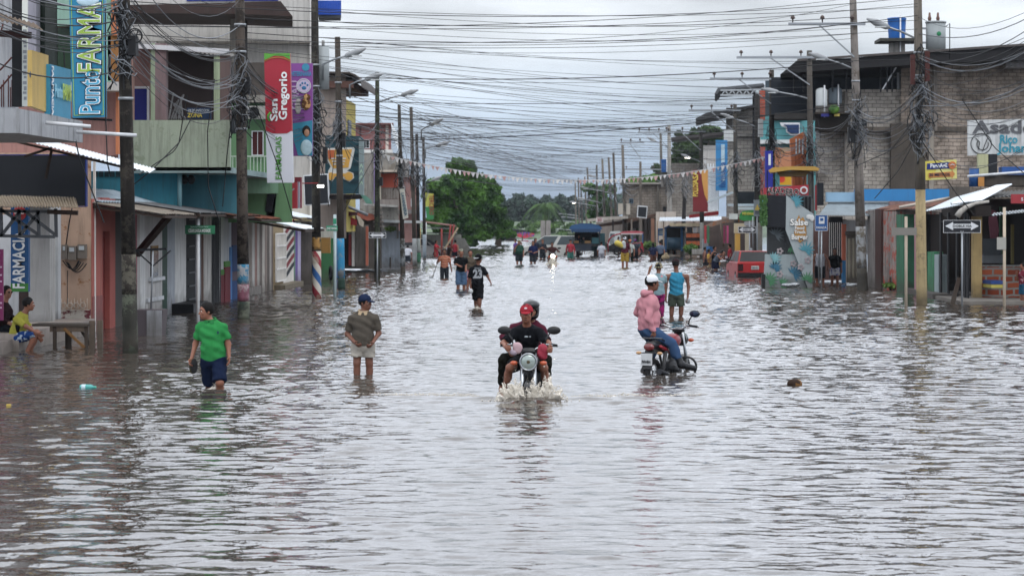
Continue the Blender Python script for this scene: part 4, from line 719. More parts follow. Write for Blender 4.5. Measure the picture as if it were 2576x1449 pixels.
T = thing('blue_pharmacy_sign', 'light blue upright pharmacy sign with sideways white script', 'sign', anchor(PY(145), 1816, 4)); part(T, 'board', mk('#1c78b0', .5, .06), PY(145), 1801, 1830, 353, 480, .3); part(T, 'strip', mk('#9fb9c8', .5, .1), PY(145), 1814, 1823, 364, 455, .02, -.03); text(T, 'farmacia', PY(145)(1818, 440) + Vector((0, -.07, 0)), .55, (0, 0, 1), (-1, 0, 0), mk('#16508c'), .02, width=1.6)
T = thing('slat_panel', 'white slatted metal panel between the food banner and the blue sign', 'panel', anchor(PY(146), 1793, 3)); q = B(); [q.rect(PY(146), 1780 + k * 3.4, 1782.4 + k * 3.4, 412 + (8 if k % 2 else 0), 530, .1) for k in range(8)]; P(T, 'slats', q, ZWH); part(T, 'backing', mk('#a8abaa', .7), PY(146.3), 1780, 1808, 425, 529, .2)
T = thing('food_banner', 'maroon and yellow upright food banner tied above the red awning', 'banner', anchor(PY(140), 1762, 3)); part(T, 'banner', mk('#7a1c24', .7, .1), PY(140), 1743, 1781, 428, 533, .1); poly(T, 'yellow_part', mk('#c98a2a', .7, .1), PY(140), [(1764, 428), (1781, 428), (1781, 510), (1772, 490), (1766, 455)], .02, -.03)
for s_, yy in (('ASA', 447), ('POLLOS', 478)): text(T, s_, PY(140)(1750, yy) + Vector((0, -.05, 0)), .45, (0, 0, 1), (-1, 0, 0), mk('#d8b826'), .03, width=.8)
T = thing('white_block_house', 'white upper block house with a flat dark canopy below the treetop', 'building', anchor(PY(185), 1785)); part(T, 'wall', mk('#b2aeaa', .85, .15, 1, .3), PY(185), 1769, 1806, 366, 600, 8); part(T, 'wall', mbrick('#857f78', '#928c84', '#6a655f', .45, .24, .02), PY(187), 1690, 1770, 411, 600, 8); poly(T, 'canopy', mk('#3c3838', .8), PY(184), [(1688, 346), (1820, 332), (1820, 339), (1690, 353)], 6); part(T, 'pillar', mk('#4c4540', .9), PY(185), 1761, 1767, 340, 412, .5); win(T, PY(185), 1772, 1776, 405, 411)
T = thing('stained_block_house', 'long stained grey block house behind the leaning poles', 'building', anchor(PY(200), 1630)); part(T, 'wall', mbrick('#7f776f', '#8c847a', '#5f5952', .45, .24, .02, dirt=.75), PY(200), 1566, 1742, 463, 640, 10); part(T, 'parapet', mk('#8b877f', .9, .2), PY(199.5), 1560, 1700, 459, 464, .6)
part(T, 'pier', mk('#5a544d', .9, .2, 1, .6), PY(199.7), 1652, 1658, 464, 560, .3); win(T, PY(200), 1583, 1593, 500, 512, mk('#4a6a80')); win(T, PY(200), 1668, 1676, 520, 545, DK); part(T, 'wall', mk('#a9a296', .85, .1, 1, .3), PY(199.2), 1555, 1585, 512, 540, .5)
T = thing('low_shops', 'row of low open shops with brown sheet roofs behind the truck', 'building', anchor(PY(205), 1590)); part(T, 'wall', mk('#8b8078', .85, .2, .8, .4), PY(205), 1500, 1580, 545, 610, 5); part(T, 'wall', mk('#5a4a40', .9, .2, 1, .4), PY(198), 1580, 1690, 548, 625, 4)
poly(T, 'roof', mk('#5c4438', .85, .3), PY(194), [(1500, 566), (1560, 556), (1658, 536), (1658, 543), (1560, 565), (1500, 572)], 5); poly(T, 'roof', mk('#a39c92', .8, .2, 1, .3), PY(193), [(1478, 551), (1545, 545), (1580, 543), (1580, 550), (1478, 558)], 6, label='pale concrete canopy')
for x in (1540, 1566, 1587, 1606, 1622, 1634, 1645): part(T, 'pillar', mk('#7d7268' if x % 2 else '#3c3430', .9), PY(193.4), x, x + 4, 552, 622, .4)
part(T, 'pillar', mk('#9a6a52', .8), PY(193.2), 1638, 1646, 550, 622, .4); part(T, 'shutter', mk('#9ba09a', .7), PY(197.9), 1585, 1600, 575, 610, .1); part(T, 'shutter', mk('#2b6a4a', .7), PY(197.9), 1604, 1612, 575, 610, .1)
T = thing('shop_placard', 'small white placard with red writing above the truck', 'placard', anchor(PY(190), 1513, 2)); part(T, 'board', mk('#c9c2c2', .6), PY(190), 1500, 1517, 548, 559, .1); text(T, 'AQUI', PY(190)(1508.5, 551) + Vector((0, -.03, 0)), .2, (1, 0, 0), (0, 0, 1), REDP, .02, width=.45); text(T, 'VENTA', PY(190)(1508.5, 556) + Vector((0, -.03, 0)), .2, (1, 0, 0), (0, 0, 1), REDP, .02, width=.45)
T = thing('corner_shop', 'pale corner shop with a white tin canopy behind the blue stall', 'building', anchor(PY(172), 1700)); part(T, 'wall', mk('#b3a89c', .85, .12, 1, .3), PY(172), 1650, 1700, 533, 625, 5); part(T, 'wall', mk('#8d7a6c', .85, .2, 1, .3), PY(170), 1700, 1830, 545, 632, 5)
P(T, 'canopy', B().sheet(PY(158)(1658, 556), PY(158)(1815, 556), PY(168)(1815, 545), PY(168)(1660, 547), 40, .03, .01), ZINC); poly(T, 'red_fascia', mk('#a3191f', .6, .1), PY(157), [(1734, 541), (1808, 531), (1808, 541), (1734, 549)], .4); part(T, 'fascia', mk('#bcae8c', .7, .2, 2, .3), PY(158), 1685, 1760, 562, 569, .3)
for x in (1652, 1668, 1744, 1800): part(T, 'pillar', mk('#a28a74', .8), PY(158.5), x, x + 3, 556, 630, .3)
T = thing('lean_to_awning', 'patched brown tarpaulin awning with a wooden prop', 'awning', anchor(PY(135), 1790, 2)); poly(T, 'tarpaulin', mk('#8f7868', .85, .25, 2, .2, stain='#a5633a', stain_amt=.4), PY(135), [(1774, 568), (1800, 556), (1848, 545), (1876, 549), (1870, 558), (1820, 561), (1790, 571)], 3); P(T, 'prop', B().tube([PY(134)(1813, 560), PY(134)(1821, 620)], .06, 6), WOODL)
T = thing('green_awning', 'green shop awning with yellow writing beside the kiosk', 'awning', anchor(PY(128), 1885, 3)); poly(T, 'canopy', mk('#177a34', .6, .1), PY(128), [(1860, 541), (1868, 531), (1924, 526), (1924, 553), (1870, 556), (1860, 552)], 1.2); text(T, 'MINIMARKET', PY(128)(1890, 538) + Vector((0, -.05, 0)), .22, (1, 0, 0), (0, 0, 1), mk('#c9c02a'), .02, width=1.0); part(T, 'white_part', mk('#b9c0bd', .6), PY(127.9), 1834, 1856, 538, 552, .8)
T = thing('stall_row', 'row of small cluttered stalls under awnings behind the red car', 'building', anchor(PY(138), 1850)); part(T, 'wall', mk('#5c4c46', .9, .3, 1.5, .3), PY(140), 1770, 1915, 556, 645, 3); part(T, 'dark_sign', mk('#23272e', .6), PY(137), 1848, 1902, 482, 520, .3); part(T, 'roof', ZINC, PY(132), 1830, 1903, 513, 519, 3); part(T, 'roof', ZWH, PY(130), 1851, 1905, 521, 528, 3, label='white sheet roof')
poly(T, 'side_roof', ZINC, PY(136), [(1778, 507), (1842, 482), (1846, 486), (1783, 511)], 2); part(T, 'yellow_wall', mk('#b88a1e', .7), PY(127), 1850, 1862, 588, 632, .6); part(T, 'cream_wall', mk('#b3a484', .8), PY(127.2), 1848, 1876, 562, 587, .6); part(T, 'pier', mk('#a59a82', .8, .2), PY(126.8), 1875, 1886, 588, 640, .4); part(T, 'pier', mk('#8a857d', .9, .3, 2, .4), PY(120), 1905, 1918, 560, 650, .5)
for x, c in ((1828, '#a83a6a'), (1820, '#7a2a4a'), (1772, '#a32a30'), (1779, '#3a6a4a')): part(T, 'hanging_cloth', mk(c, .9), PY(128), x, x + 5, 568, 612, .1)
part(T, 'counter', mk('#8b8f92', .7), PY(137), 1768, 1782, 602, 640, .6); P(T, 'gas_bottle', B().tube([PY(137)(1786, 620), PY(137)(1786, 642)], .22, 12), BLUEP)
T = thing('orange_crate_stall', 'stall front with two rows of orange crates beside the green bush', 'stall', anchor(PY(155), 1745)); part(T, 'rack', mk('#2b2524', .9), PY(155.6), 1725, 1768, 585, 628, .5); part(T, 'table', mk('#4a4038', .9), PY(155), 1722, 1770, 619, 622, .7)
for r_ in range(2):
    for k in range(3 + r_ % 1): S('orange_crate', B().rect(PY(154.6), 1727.5 + k * 13.2, 1739.5 + k * 13.2, 587.5 + r_ * 19.5, 597.5 + r_ * 19.5, .45), mk('#b55418', .6, .1), 'orange plastic crate, %s in the %s row of the crate stall' % (('left end', 'middle', 'right end')[k], ('upper', 'lower')[r_]), 'crate', 'orange crates on the stall')
T = thing('clothes_line', 'grey and dark cloths hanging above the orange crates', 'laundry', anchor(PY(155), 1745, 2)); part(T, 'cloth', mk('#8f8f92', .9), PY(154.5), 1744, 1753, 572, 586, .05); part(T, 'cloth', mk('#77777a', .9), PY(154.5), 1755, 1763, 572, 586, .05); part(T, 'cloth', DK, PY(154.5), 1728, 1742, 572, 587, .05); P(T, 'line', B().tube([PY(154.5)(1725, 572), PY(154.5)(1768, 571)], .03, 5), DK)
T = thing('blue_stall', 'blue painted metal stall with dark interior behind the concrete pole', 'stall', anchor(PY(160), 1692)); part(T, 'back', DK, PY(162), 1674, 1716, 572, 630, .2)
for q in ((1673, 1677, 572, 632), (1713, 1718, 572, 632), (1677, 1713, 570, 574)): part(T, 'frame', BLUEP, PY(160), *q, .3)
poly(T, 'roof', mk('#1c4a7c', .6, .1), PY(159.5), [(1670, 573), (1698, 560), (1722, 571), (1722, 575), (1698, 565), (1670, 577)], 2); q = B(); [q.rect(PY(161), a, b_, c, d, .1) for a, b_, c, d in ((1654, 1657, 575, 610), (1669, 1672, 575, 610), (1657, 1669, 575, 578), (1657, 1669, 590, 593))]; P(T, 'door_frame', q, BLUEP); part(T, 'door_pane', mk('#8b979c', .4), PY(161.1), 1657, 1669, 578, 590, .05)
P(T, 'drum', B().tube([PY(158.5)(1697, 613) + Vector((-.5, 0, 0)), PY(158.5)(1711, 613) + Vector((0, 0, 0))], .42, 14), mk('#1c3a4c', .5))
T = thing('hanging_board', 'blank dark board with a white frame hung on a pole over the street', 'signboard', anchor(PY(150), 1615, 3)); poly(T, 'frame', WHT, PY(150), [(1604, 517), (1629, 519), (1627, 550), (1602, 547)], .15); poly(T, 'panel', BLK, PY(150), [(1606, 520), (1627, 521.5), (1625, 547), (1604.5, 544.5)], .05, -.03)
# ---- nearer right-hand fronts
T = thing('weathered_shop', 'weathered shop with peeling plank walls and a rusty roof edge', 'building', (FRQ(2230, 720).x, FRQ(2230, 720).y, 0))
P(T, 'wall', B().rect(FRQ, 2182, 2206, 528, 745, 3), mk('#87807c', .9, .25, 2, .6)); P(T, 'wall', B().rect(FRQ, 2222, 2254, 532, 745, 3), mk('#9a8d86', .9, .3, 2, .6, stain='#a34c3c', stain_amt=.35)); P(T, 'post', B().rect(FRQ, 2206.5, 2221.5, 526, 745, .6, -.08), mk('#4a2a25', .8, .2, 2, .5))
P(T, 'post', B().rect(FRQ, 2255, 2273, 540, 745, .5), mk('#2f6e50', .8, .2, 2, .5)); P(T, 'doorway', B().rect(FRQ, 2273.5, 2300, 540, 745, 2.5, .4), DK); P(T, 'post', B().rect(FRQ, 2300, 2304, 540, 745, .3), mk('#a07078', .8, .2)); P(T, 'opening', B().rect(FRQ, 2304.5, 2332, 540, 745, 2.5, .5), mk('#1c1512', .9)); P(T, 'low_wall', B().rect(FRQ, 2333, 2350, 633, 752, .3), mk('#2f7a52', .8, .25, 2, .5))
P(T, 'low_wall', B().rect(FRQ, 2350.5, 2361, 640, 752, .3), mk('#8c9a9c', .8, .2)); P(T, 'roof', B().sheet(FRQ(2110, 540), FRQ(2333, 521), FRQ(2333, 505) + Vector((1.5, 1, .1)), FRQ(2110, 528) + Vector((1.5, 1, .1)), 44, .02, .006, 1, .05), RUST)
P(T, 'step', B().box(FRQ(2360, 760).x - .35, 14, 70.5, 76, -.5, .1), mk('#8b8680', .8, .3, 2, .3))
T = thing('barred_shop', 'dark open shop behind black bars beneath the white sheet awnings', 'building', (FRQ(2400, 750).x, 75, 0)); P(T, 'interior', B().rect(FRQ, 2361, 2446, 530, 755, .2, 2.2), mk('#1d1715', .9, .3)); P(T, 'side_wall', B().rect(FRQ, 2361, 2446, 520, 545, .5, .1), mk('#241d1a', .9)); P(T, 'inner_floor', B().box(11.6, 13.2, 75.5, 82, -.5, .16), mk('#4f4a46', .8))
q = B()
for x in (2363, 2382, 2404, 2424, 2431): q.rect(FRQ, x, x + 3.5, 535, 752, .05)
q.rect(FRQ, 2361, 2446, 556, 559, .05, .02); P(T, 'bars', q, mk('#15161a', .6)); P(T, 'yellow_shelf', B().rect(FRQ, 2425, 2446, 714, 722, .4, .6), mk('#a89a2a', .7)); P(T, 'blue_shelf', B().rect(FRQ, 2425, 2446, 704, 713, .4, .6), mk('#1f3f7a', .7))
T = thing('leaning_plank', 'dark wooden plank leaning in the water by the barred shop', 'plank', PY(71)(2390, 770)); P(T, 'plank', B().slab(PY(71), [(2409, 697), (2418, 699), (2399, 780), (2386, 780)], .08), WOODD)
T = thing('brick_kitchen', 'open kitchen shop with a red brick half wall and yellow corner column', 'building', anchor(PY(74), 2520)); part(T, 'half_wall', BRK, PY(74), 2471, 2720, 671, 775, .25); part(T, 'column', mk('#b79a5e', .85, .12, 3, .2), PY(73.7), 2448, 2470.5, 522, 764, .35); P(T, 'counter_top', B().rect(PY(74), 2471, 2720, 667, 671, .5, -.04), CONC)
part(T, 'back_wall', mk('#3a2d2a', .9, .2), PY(77.5), 2440, 2740, 500, 700, .3); part(T, 'steel_hood', mk('#70767b', .4, .2), PY(75.3), 2473, 2523, 640, 662, .6); part(T, 'glass_case', mk('#32383c', .2, .2), PY(75.2), 2473, 2518, 600, 641, .6); part(T, 'board', mk('#9a8a4a', .7), PY(76), 2544, 2556, 565, 664, .1); part(T, 'board', DK, PY(76), 2557, 2572, 560, 668, .2, label='black panel'); part(T, 'board', mk('#2d5a3c', .8), PY(76.5), 2516, 2532, 520, 664, .2)
T = thing('hanging_clothes', 'pink garment hanging inside the brick kitchen shop', 'clothes', anchor(PY(75.5), 2499, 1.5)); poly(T, 'garment', mk('#9c5a6a', .9, .2, 3), PY(75.5), [(2490, 532), (2496, 528), (2506, 532), (2513, 580), (2508, 610), (2494, 612), (2488, 560)], .12)
T = thing('upper_terrace', 'concrete terrace edge with stored boards and a blue drum above the kitchen', 'terrace', anchor(PY(80), 2540, 3)); part(T, 'slab', mk('#4b443e', .95, .3, 1.5, .7), PY(80), 2476, 2720, 441, 468, 3); part(T, 'board', mk('#a5a57c', .7, .1, 1, .2), PY(79.8), 2461, 2486, 388, 444, .3); part(T, 'board', BLK, PY(79.9), 2487, 2509, 388, 444, .3, label='black speaker box'); part(T, 'board', mk('#b5771e', .7), PY(79.7), 2461, 2476, 446, 469, .3)
part(T, 'tarpaulin', mk('#1c4f94', .6, .2), PY(79.9), 2520, 2640, 420, 440, .6); P(T, 'pipe', B().tube([PY(79)(2434, 444), PY(79)(2700, 424)], .045, 8), WHT); P(T, 'drum', B().tube([PY(79.9)(2451, 470), PY(79.9)(2451, 424)], .18, 12), mk('#144a86', .5)); part(T, 'pier', mk('#5a544e', .9, .3, 1, .6), PY(79.5), 2395, 2440, 470, 510, .6)
T = thing('blue_parapet', 'bright blue painted parapet with a tin roof below it', 'parapet', anchor(PY(92), 2270, 3)); part(T, 'wall', mk('#1478b5', .7, .08, 1, .1), PY(92), 2152, 2421, 476, 506, .5); part(T, 'side', mk('#7fa5c0', .7, .1), PY(92.2), 2080, 2152, 484, 508, .5); P(T, 'roof', B().sheet(PY(88)(2060, 541), PY(88)(2262, 543), PY(93)(2262, 507), PY(93)(2085, 509), 50, .025, .006), mk('#98a4ab', .6, .2, 2, .3)); part(T, 'pier', mk('#8a6a66', .9, .2, 1, .4), PY(91), 2240, 2330, 507, 530, .6)
def aw2(label, mat, pts, Y, far, name='tin_awning', n=18):
    a, b_, c_, d_ = pts; T = thing(name, label, 'awning', PY(Y)(*a), 'tin awnings on the right'); P(T, 'roof_sheet', B().sheet(PY(Y)(*a), PY(Y)(*b_), PY(far)(*c_), PY(far)(*d_), n, .018, .005, 2, .02), mat); P(T, 'support', B().beam(PY(Y + .5)(*a), PY(Y + .5)(*b_), .06), DK); return T
aw2('white corrugated awning rising to the right of the yellow pole', ZINC, ((2328, 531), (2440, 512), (2512, 467), (2404, 497)), 73, 77); aw2('upper white awning sheet above the barred shop', ZWH, ((2392, 513), (2470, 503), (2546, 463), (2506, 467)), 72.5, 76)
aw2('thin pale awning edge over the brick kitchen', ZINC, ((2494, 542), (2700, 520), (2700, 512), (2500, 536)), 71.5, 74.5, n=26); aw2('dark sheet roof behind the white awnings', mk('#4b4a48', .8, .3, 2, .4), ((2440, 500), (2700, 486), (2700, 474), (2460, 484)), 74, 78, n=26)
T = thing('roof_beam', 'long pale bamboo beam over the rusty shop roof', 'beam', PY(80)(2264, 552)); P(T, 'beam', B().tube([PY(80)(2262, 522), PY(80)(2402, 496)], .05, 7), mk('#b9ada0', .7)); T = thing('curved_gutter', 'broken curved gutter piece hanging in front of the barred shop', 'gutter', PY(73)(2440, 530)); P(T, 'gutter', B().tube([PY(72)(x, y) for x, y in ((2408, 545), (2416, 533), (2432, 521), (2455, 512), (2488, 507))], [.10, .09, .07, .05, .04], 8), mk('#a5a098', .7, .2, 4, .3))
T = thing('red_shop_sign', 'red shop sign cut by the right edge above the kitchen', 'sign', anchor(PY(73), 2570, 3)); part(T, 'board', mk('#8f1822', .5, .1), PY(73), 2544, 2720, 489, 512, .1); text(T, 'S', PY(73)(2571, 502) + Vector((0, -.03, 0)), .14, (1, 0, 0), (0, 0, 1), WHT, .02)
T = thing('white_house', 'small white and orange house with a pale balustrade right of the kiosk', 'building', anchor(PY(92), 2130)); part(T, 'wall', mk('#b9bcbe', .8, .1, 1, .2), PY(93), 2120, 2182, 554, 640, 3); part(T, 'corner', mk('#b85a38', .7, .1), PY(92.3), 2119, 2129, 564, 655, .3); part(T, 'corner', mk('#1f6a9a', .7, .1), PY(92.3), 2119, 2129, 655.5, 712, .3); part(T, 'wall', mk('#8f8478', .85, .2, 2, .4), PY(91), 2130, 2165, 592, 712, .3)
part(T, 'ledge', mk('#6b6259', .9, .2), PY(90.6), 2126, 2165, 582, 593, .8); q = B(); [q.rect(PY(90.7), x, x + 5, 600, 700, .1) for x in (2134, 2144, 2154)]; P(T, 'baluster', q, mk('#aaa089', .8, .2, 2, .3)); part(T, 'opening', DK, PY(93), 2085, 2119, 545, 700, .1, -.1); part(T, 'wall', mk('#6a4c46', .9, .2), PY(94), 2046, 2130, 552, 705, 2); q = B(); [q.rect(PY(92.8), x, x + 2, 560, 650, .04) for x in range(2086, 2119, 5)]; P(T, 'grille', q, mk('#b9b9b6', .6))
# ---- burger kiosk
K = PY(87.5); KG = mk('#8b989b', .6, .08, 2, .08); T = thing('burger_kiosk', 'narrow grey burger kiosk painted with leaves under a yellow canopy', 'kiosk', anchor(K, 1984))
part(T, 'body', mk('#5b5e61', .7, .15), PY(88.1), 1929, 2044, 492, 735, 1.0); poly(T, 'lower_front', KG, PY(87.7), [(1926, 640), (1999, 640), (2032, 735), (1921, 735)], .35); poly(T, 'slanted_panel', mk('#97a1a4', .55, .08, 2, .1), K, [(1978, 492), (2046.5, 538.5), (2043.6, 735), (2036, 735), (1976.7, 579)], .12)
P(T, 'black_canvas', B().slab(PY(87.55), [(1930, 491), (1977, 493), (1976, 573), (1928, 571)], .3), mk('#1a1d24', .8, .15)); part(T, 'shelf_recess', mk('#2d3033', .7, .2), PY(87.85), 1930, 1975, 573, 640, .2); q = B(); [q.rect(PY(88.0), 1990 + k * 9, 1995 + k * 9, 495, 545, .06) for k in range(6)]; P(T, 'slats', q, mk('#17181b', .8))
for x in (1929, 1947, 2042): P(T, 'post', B().rect(PY(87.9), x, x + 2.5, 428, 500, .05), DK)
q = poly(T, 'canopy', mk('#b48a24', .7, .12, 2), PY(87.2), [(1933, 429), (1944, 422), (1990, 419), (2050, 419), (2062, 425), (2058, 430), (1990, 428), (1938, 435)], 1.6); P(q, 'valance', B().slab(PY(87.4), [(1954, 432), (2040, 430), (2026, 444), (1962, 444)], 1.2), mk('#5a4420', .8)); P(T, 'base_wheel', B().rect(PY(87.6), 1917, 1925, 690, 735, .4), DK)
dd = {'#2a6a86': [(1948, 676, .2, .9), (1996, 690, .26, .6), (2002, 545, .0, 0)], '#3f8fa0': [(1999, 508, .22, .5), (2026, 632, .24, 1.0)], '#3d7a52': [(1934, 706, .24, .5), (1990, 620, .22, -.4), (2030, 705, .2, 1.2), (1966, 715, .2, .2)], '#4d565c': [(1950, 592, .26, .8)], '#6fa9b0': [(1944, 652, .2, .3)]}
for col, lst in dd.items():
    q = B()
    for px, py, r_, an in lst:
        if r_ == 0: continue
        pl = PY(87.67) if px < 1976 or (py > 640 and px < 2010) else PY(87.47); pl = PY(87.82) if col == '#4d565c' else pl
        if px > 1985 and py < 640: pl = PY(87.47)
        if col == '#3d7a52' and px == 1990: pl = PY(87.67)
        c_ = pl(px, py)
        for k in range(-4, 5):
            a2 = an + k * .42; d = Vector((math.cos(a2), 0, math.sin(a2))); n_ = Vector((-d.z, 0, d.x)); b0 = c_; L_ = r_ * (1.25 - abs(k) * .1)
            q.prism([b0, b0 + d * L_ * .7 + n_ * .035, b0 + d * L_ * 1.5, b0 + d * L_ * .7 - n_ * .035], (0, .012, 0))
    P(T, 'painted_leaf', q, mk(col, .6, .2, 6))
q = B()
for px, py, pl in ((1962, 690, 87.66), (1996, 663, 87.66), (2014, 672, 87.46), (2032, 655, 87.46), (1962, 632, 87.66)):
    c_ = PY(pl)(px, py); 
    for k in range(5): a2 = k * 1.257; q.ell(c_ + Vector((.085 * math.cos(a2), 0, .085 * math.sin(a2))), (.05, .004, .05), 10, 6)
P(T, 'painted_flower', q, mk('#9a8f92', .7)); q = B(); q.slab(PY(87.46), [(2001, 560), (2006, 550), (2010, 541), (2014, 552), (2020, 546), (2027, 560), (2029, 590), (2022, 604), (2013, 611), (2004, 602), (1998, 588)], .02); P(T, 'flame_emblem', q, mk('#b07c1c', .5)); q = B()
q.ell(PY(87.45)(2036, 546), (.12, .01, .09), 12, 8).ell(PY(87.45)(2043, 549), (.08, .012, .12), 12, 8); P(T, 'painted_smoke', q, mk('#c9cbca'))
for s_, x, y, sz, wd in (('Salse', 2010, 560, .34, .68), ('Food', 2011, 574, .17, .36), ('Truck', 2012, 584, .17, .44), ('Burger', 2011, 597, .28, .62)):
    text(T, s_, K(x, y) + Vector((0, -.04, 0)), sz, (1, 0, 0), (0, 0, 1), mk('#3a3a3c'), .06, width=wd * 1.03); text(T, s_, K(x, y) + Vector((0, -.055, 0)), sz, (1, 0, 0), (0, 0, 1), mk('#dcdcd8'), .03, width=wd)
q = B(); rr = random.Random(5)
for k in range(260):
    c_ = PY(87.3)(1913 + rr.random() * 17, 492 + rr.random() * 76) + Vector((0, rr.random() * .5, 0)); a2 = rr.random() * 6; d = Vector((math.cos(a2), rr.random() - .5, math.sin(a2))) * .06; e = Vector((-d.z, 0, d.x)) * .6; q.add([c_ - d, c_ - e, c_ + d, c_ + e], [(0, 1, 2, 3)])
P(T, 'ivy', q, mk('#35601f', .7, .4, 3))
S('wrapped_bundle', B().ell(PY(87)(1984, 717), (.3, .15, .09), 14, 8).ell(PY(86.95)(2000, 716), (.2, .15, .10), 14, 8), mk('#9fa3a8', .2, .3, 14, bump=.02, bs=30, metal=.8), 'shiny foil wrapped bundle floating at the kiosk foot', 'bundle')
T = thing('grill_sign', 'red grill shop sign with black outlined letters behind the kiosk', 'sign', anchor(PY(95), 1978, 4)); poly(T, 'board', mk('#9c1a2a', .5, .08), PY(95), [(1921, 473), (2034, 465), (2034, 494), (1921, 499)], .15); text(T, 'ASADERO', PY(95)(1970, 483) + Vector((0, -.04, 0)), .36, (1, 0, -.05), (0, 0, 1), mk('#d8d5cf'), .05, width=1.34); text(T, 'ASADERO', PY(95)(1970, 483) + Vector((0, -.055, 0)), .36, (1, 0, -.05), (0, 0, 1), mk('#17161a'), .015, width=1.30)
P(T, 'badge', B().tube([PY(95)(2022, 479) + Vector((0, -.04, 0)), PY(95)(2022, 479) + Vector((0, -.06, 0))], .16, 20), WHT); P(T, 'badge_centre', B().tube([PY(95)(2022, 479) + Vector((0, -.065, 0)), PY(95)(2022, 479) + Vector((0, -.075, 0))], .1, 12), REDP)
T = thing('side_banner', 'narrow red and black banners hanging right of the kiosk top', 'banner', anchor(PY(93), 2062, 3)); part(T, 'banner', mk('#a0343a', .7, .2), PY(93), 2050, 2056, 466, 530, .05); part(T, 'banner', BLK, PY(92.8), 2056, 2072, 460, 517, .2)
# ---- signs on posts
def post_sign(name, label, Y, px, ytop, ybot, x0, x1, y0, y1, mat, pmat=STEEL, r=.03, frame=None, cat='sign'):
    T = thing(name, label, cat, anchor(PY(Y), px)); a = PY(Y)(px, ytop); P(T, 'post', B().tube([(a.x, Y + .06, -.6), (a.x, Y + .06, a.z)], r, 8), pmat); part(T, 'board', mat, PY(Y), x0, x1, y0, y1, .03)
    if frame: q = B(); e = .9; [q.rect(PY(Y), *z, .01, -.012) for z in ((x0, x1, y0, y0 + e), (x0, x1, y1 - e, y1), (x0, x0 + e, y0 + e, y1 - e), (x1 - e, x1, y0 + e, y1 - e))]; P(T, 'border', q, frame)
    return T
def arrows(T, Y, x0, x1, y0, y1, txt, mat=WHT):
    h = y1 - y0; m = (y0 + y1) / 2; wd = x1 - x0; a = h * .40; pl = PY(Y); e = wd * .05; hd = wd * .21; s_ = h * .21
    poly(T, 'double_arrow', mat, pl, [(x0 + e, m), (x0 + e + hd, m - a), (x0 + e + hd, m - s_), (x1 - e - hd, m - s_), (x1 - e - hd, m - a), (x1 - e, m), (x1 - e - hd, m + a), (x1 - e - hd, m + s_), (x0 + e + hd, m + s_), (x0 + e + hd, m + a)], .008, -.014)
    if txt: text(T, txt, pl((x0 + x1) / 2, m) + Vector((0, -.03, 0)), h * .3 * Y / F, (1, 0, 0), (0, 0, 1), BLK, .02, width=wd * .5 * Y / F)
T = post_sign('street_sign', 'large black and white DOBLE VIA arrow sign by the yellow column', 68.5, 2421, 560, 780, 2373, 2467, 554, 586, BLK, frame=WHT); arrows(T, 68.5, 2373, 2467, 556, 582, 'DOBLE VIA')
text(T, 'Ecovia', PY(68.5)(2420, 582.5) + Vector((0, -.02, 0)), .04, (1, 0, 0), (0, 0, 1), WHT, .01)
T = post_sign('street_sign', 'small DOBLE VIA arrow sign with two posts left of the kiosk', 108, 1886, 556, 650, 1857, 1902, 570, 586, BLK, frame=WHT); arrows(T, 108, 1857, 1902, 570, 586, 'DOBLE VIA'); P(T, 'post', B().tube([PY(108.2)(1894, 545), PY(108.2)(1894, 650)], .03, 8), STEEL); part(T, 'plate', mk('#8d8f92', .6), PY(108.3), 1872, 1898, 558, 568, .02)
T = post_sign('street_sign', 'black and white double arrow sign behind the fifth pole on the left', 95, 949, 585, 600, 928, 971, 585, 599, BLK, frame=WHT); arrows(T, 95, 928, 971, 585, 599, '')
T = post_sign('warning_sign', 'grey warning plate with a yellow triangle left of the kiosk', 110, 1905, 503, 560, 1896, 1914, 503, 544, mk('#7d868b', .6)); poly(T, 'triangle', mk('#c2a52a', .6), PY(110), [(1905, 514), (1912, 529), (1898, 529)], .01, -.03); q = B().rect(PY(110), 1899, 1911, 532, 534, .01, -.02).rect(PY(110), 1899, 1911, 536, 538, .01, -.02); P(T, 'print', q, mk('#3b4248'))
T = post_sign('bus_stop_sign', 'blue bus stop sign on steel posts right of the kiosk', 86, 2067, 560, 712, 2050, 2082, 541, 581, mk('#14508f', .5), frame=WHT); P(T, 'post', B().tube([PY(86.3)(2060, 545), PY(86.3)(2060, 712)], .03, 8), STEEL); part(T, 'bus_symbol', WHT, PY(86), 2060, 2074, 546, 563, .01, -.015); part(T, 'bus_window', mk('#14508f', .5), PY(86), 2063, 2071, 549, 556, .01, -.03); text(T, 'PARADA', PY(86)(2066, 573) + Vector((0, -.03, 0)), .12, (1, 0, 0), (0, 0, 1), WHT, .02, width=.38)
T = post_sign('street_name_sign', 'green street name sign on a thin white post between the first poles', 58, 497, 540, 765, 465.5, 540.5, 567, 589, mk('#17714a', .5, .05), mk('#c5c8c9', .6), .045, frame=None); text(T, 'CESAR DAVILA ANDRADE', PY(58)(502, 581) + Vector((0, -.02, 0)), .12, (1, 0, 0), (0, 0, 1), mk('#d5ddd8'), .02, width=.56); text(T, 'Barrio San Vicente Ferrer', PY(58)(502, 571) + Vector((0, -.02, 0)), .06, (1, 0, 0), (0, 0, 1), mk('#a5c9b8'), .01, width=.45)
T = post_sign('street_name_sign', 'green street name sign on a pale post beside the third and fourth poles', 76, 842, 540, 725, 821, 849, 568, 581, mk('#1a8a66', .5), mk('#a5b8ba', .6), .05); text(T, 'JOSE MARIA', PY(76)(835, 575) + Vector((0, -.02, 0)), .11, (1, 0, 0), (0, 0, 1), mk('#d5ddd8'), .02, width=.33); part(T, 'upper_plate', mk('#1a8a66', .5), PY(75.9), 838, 846, 550, 564, .02)
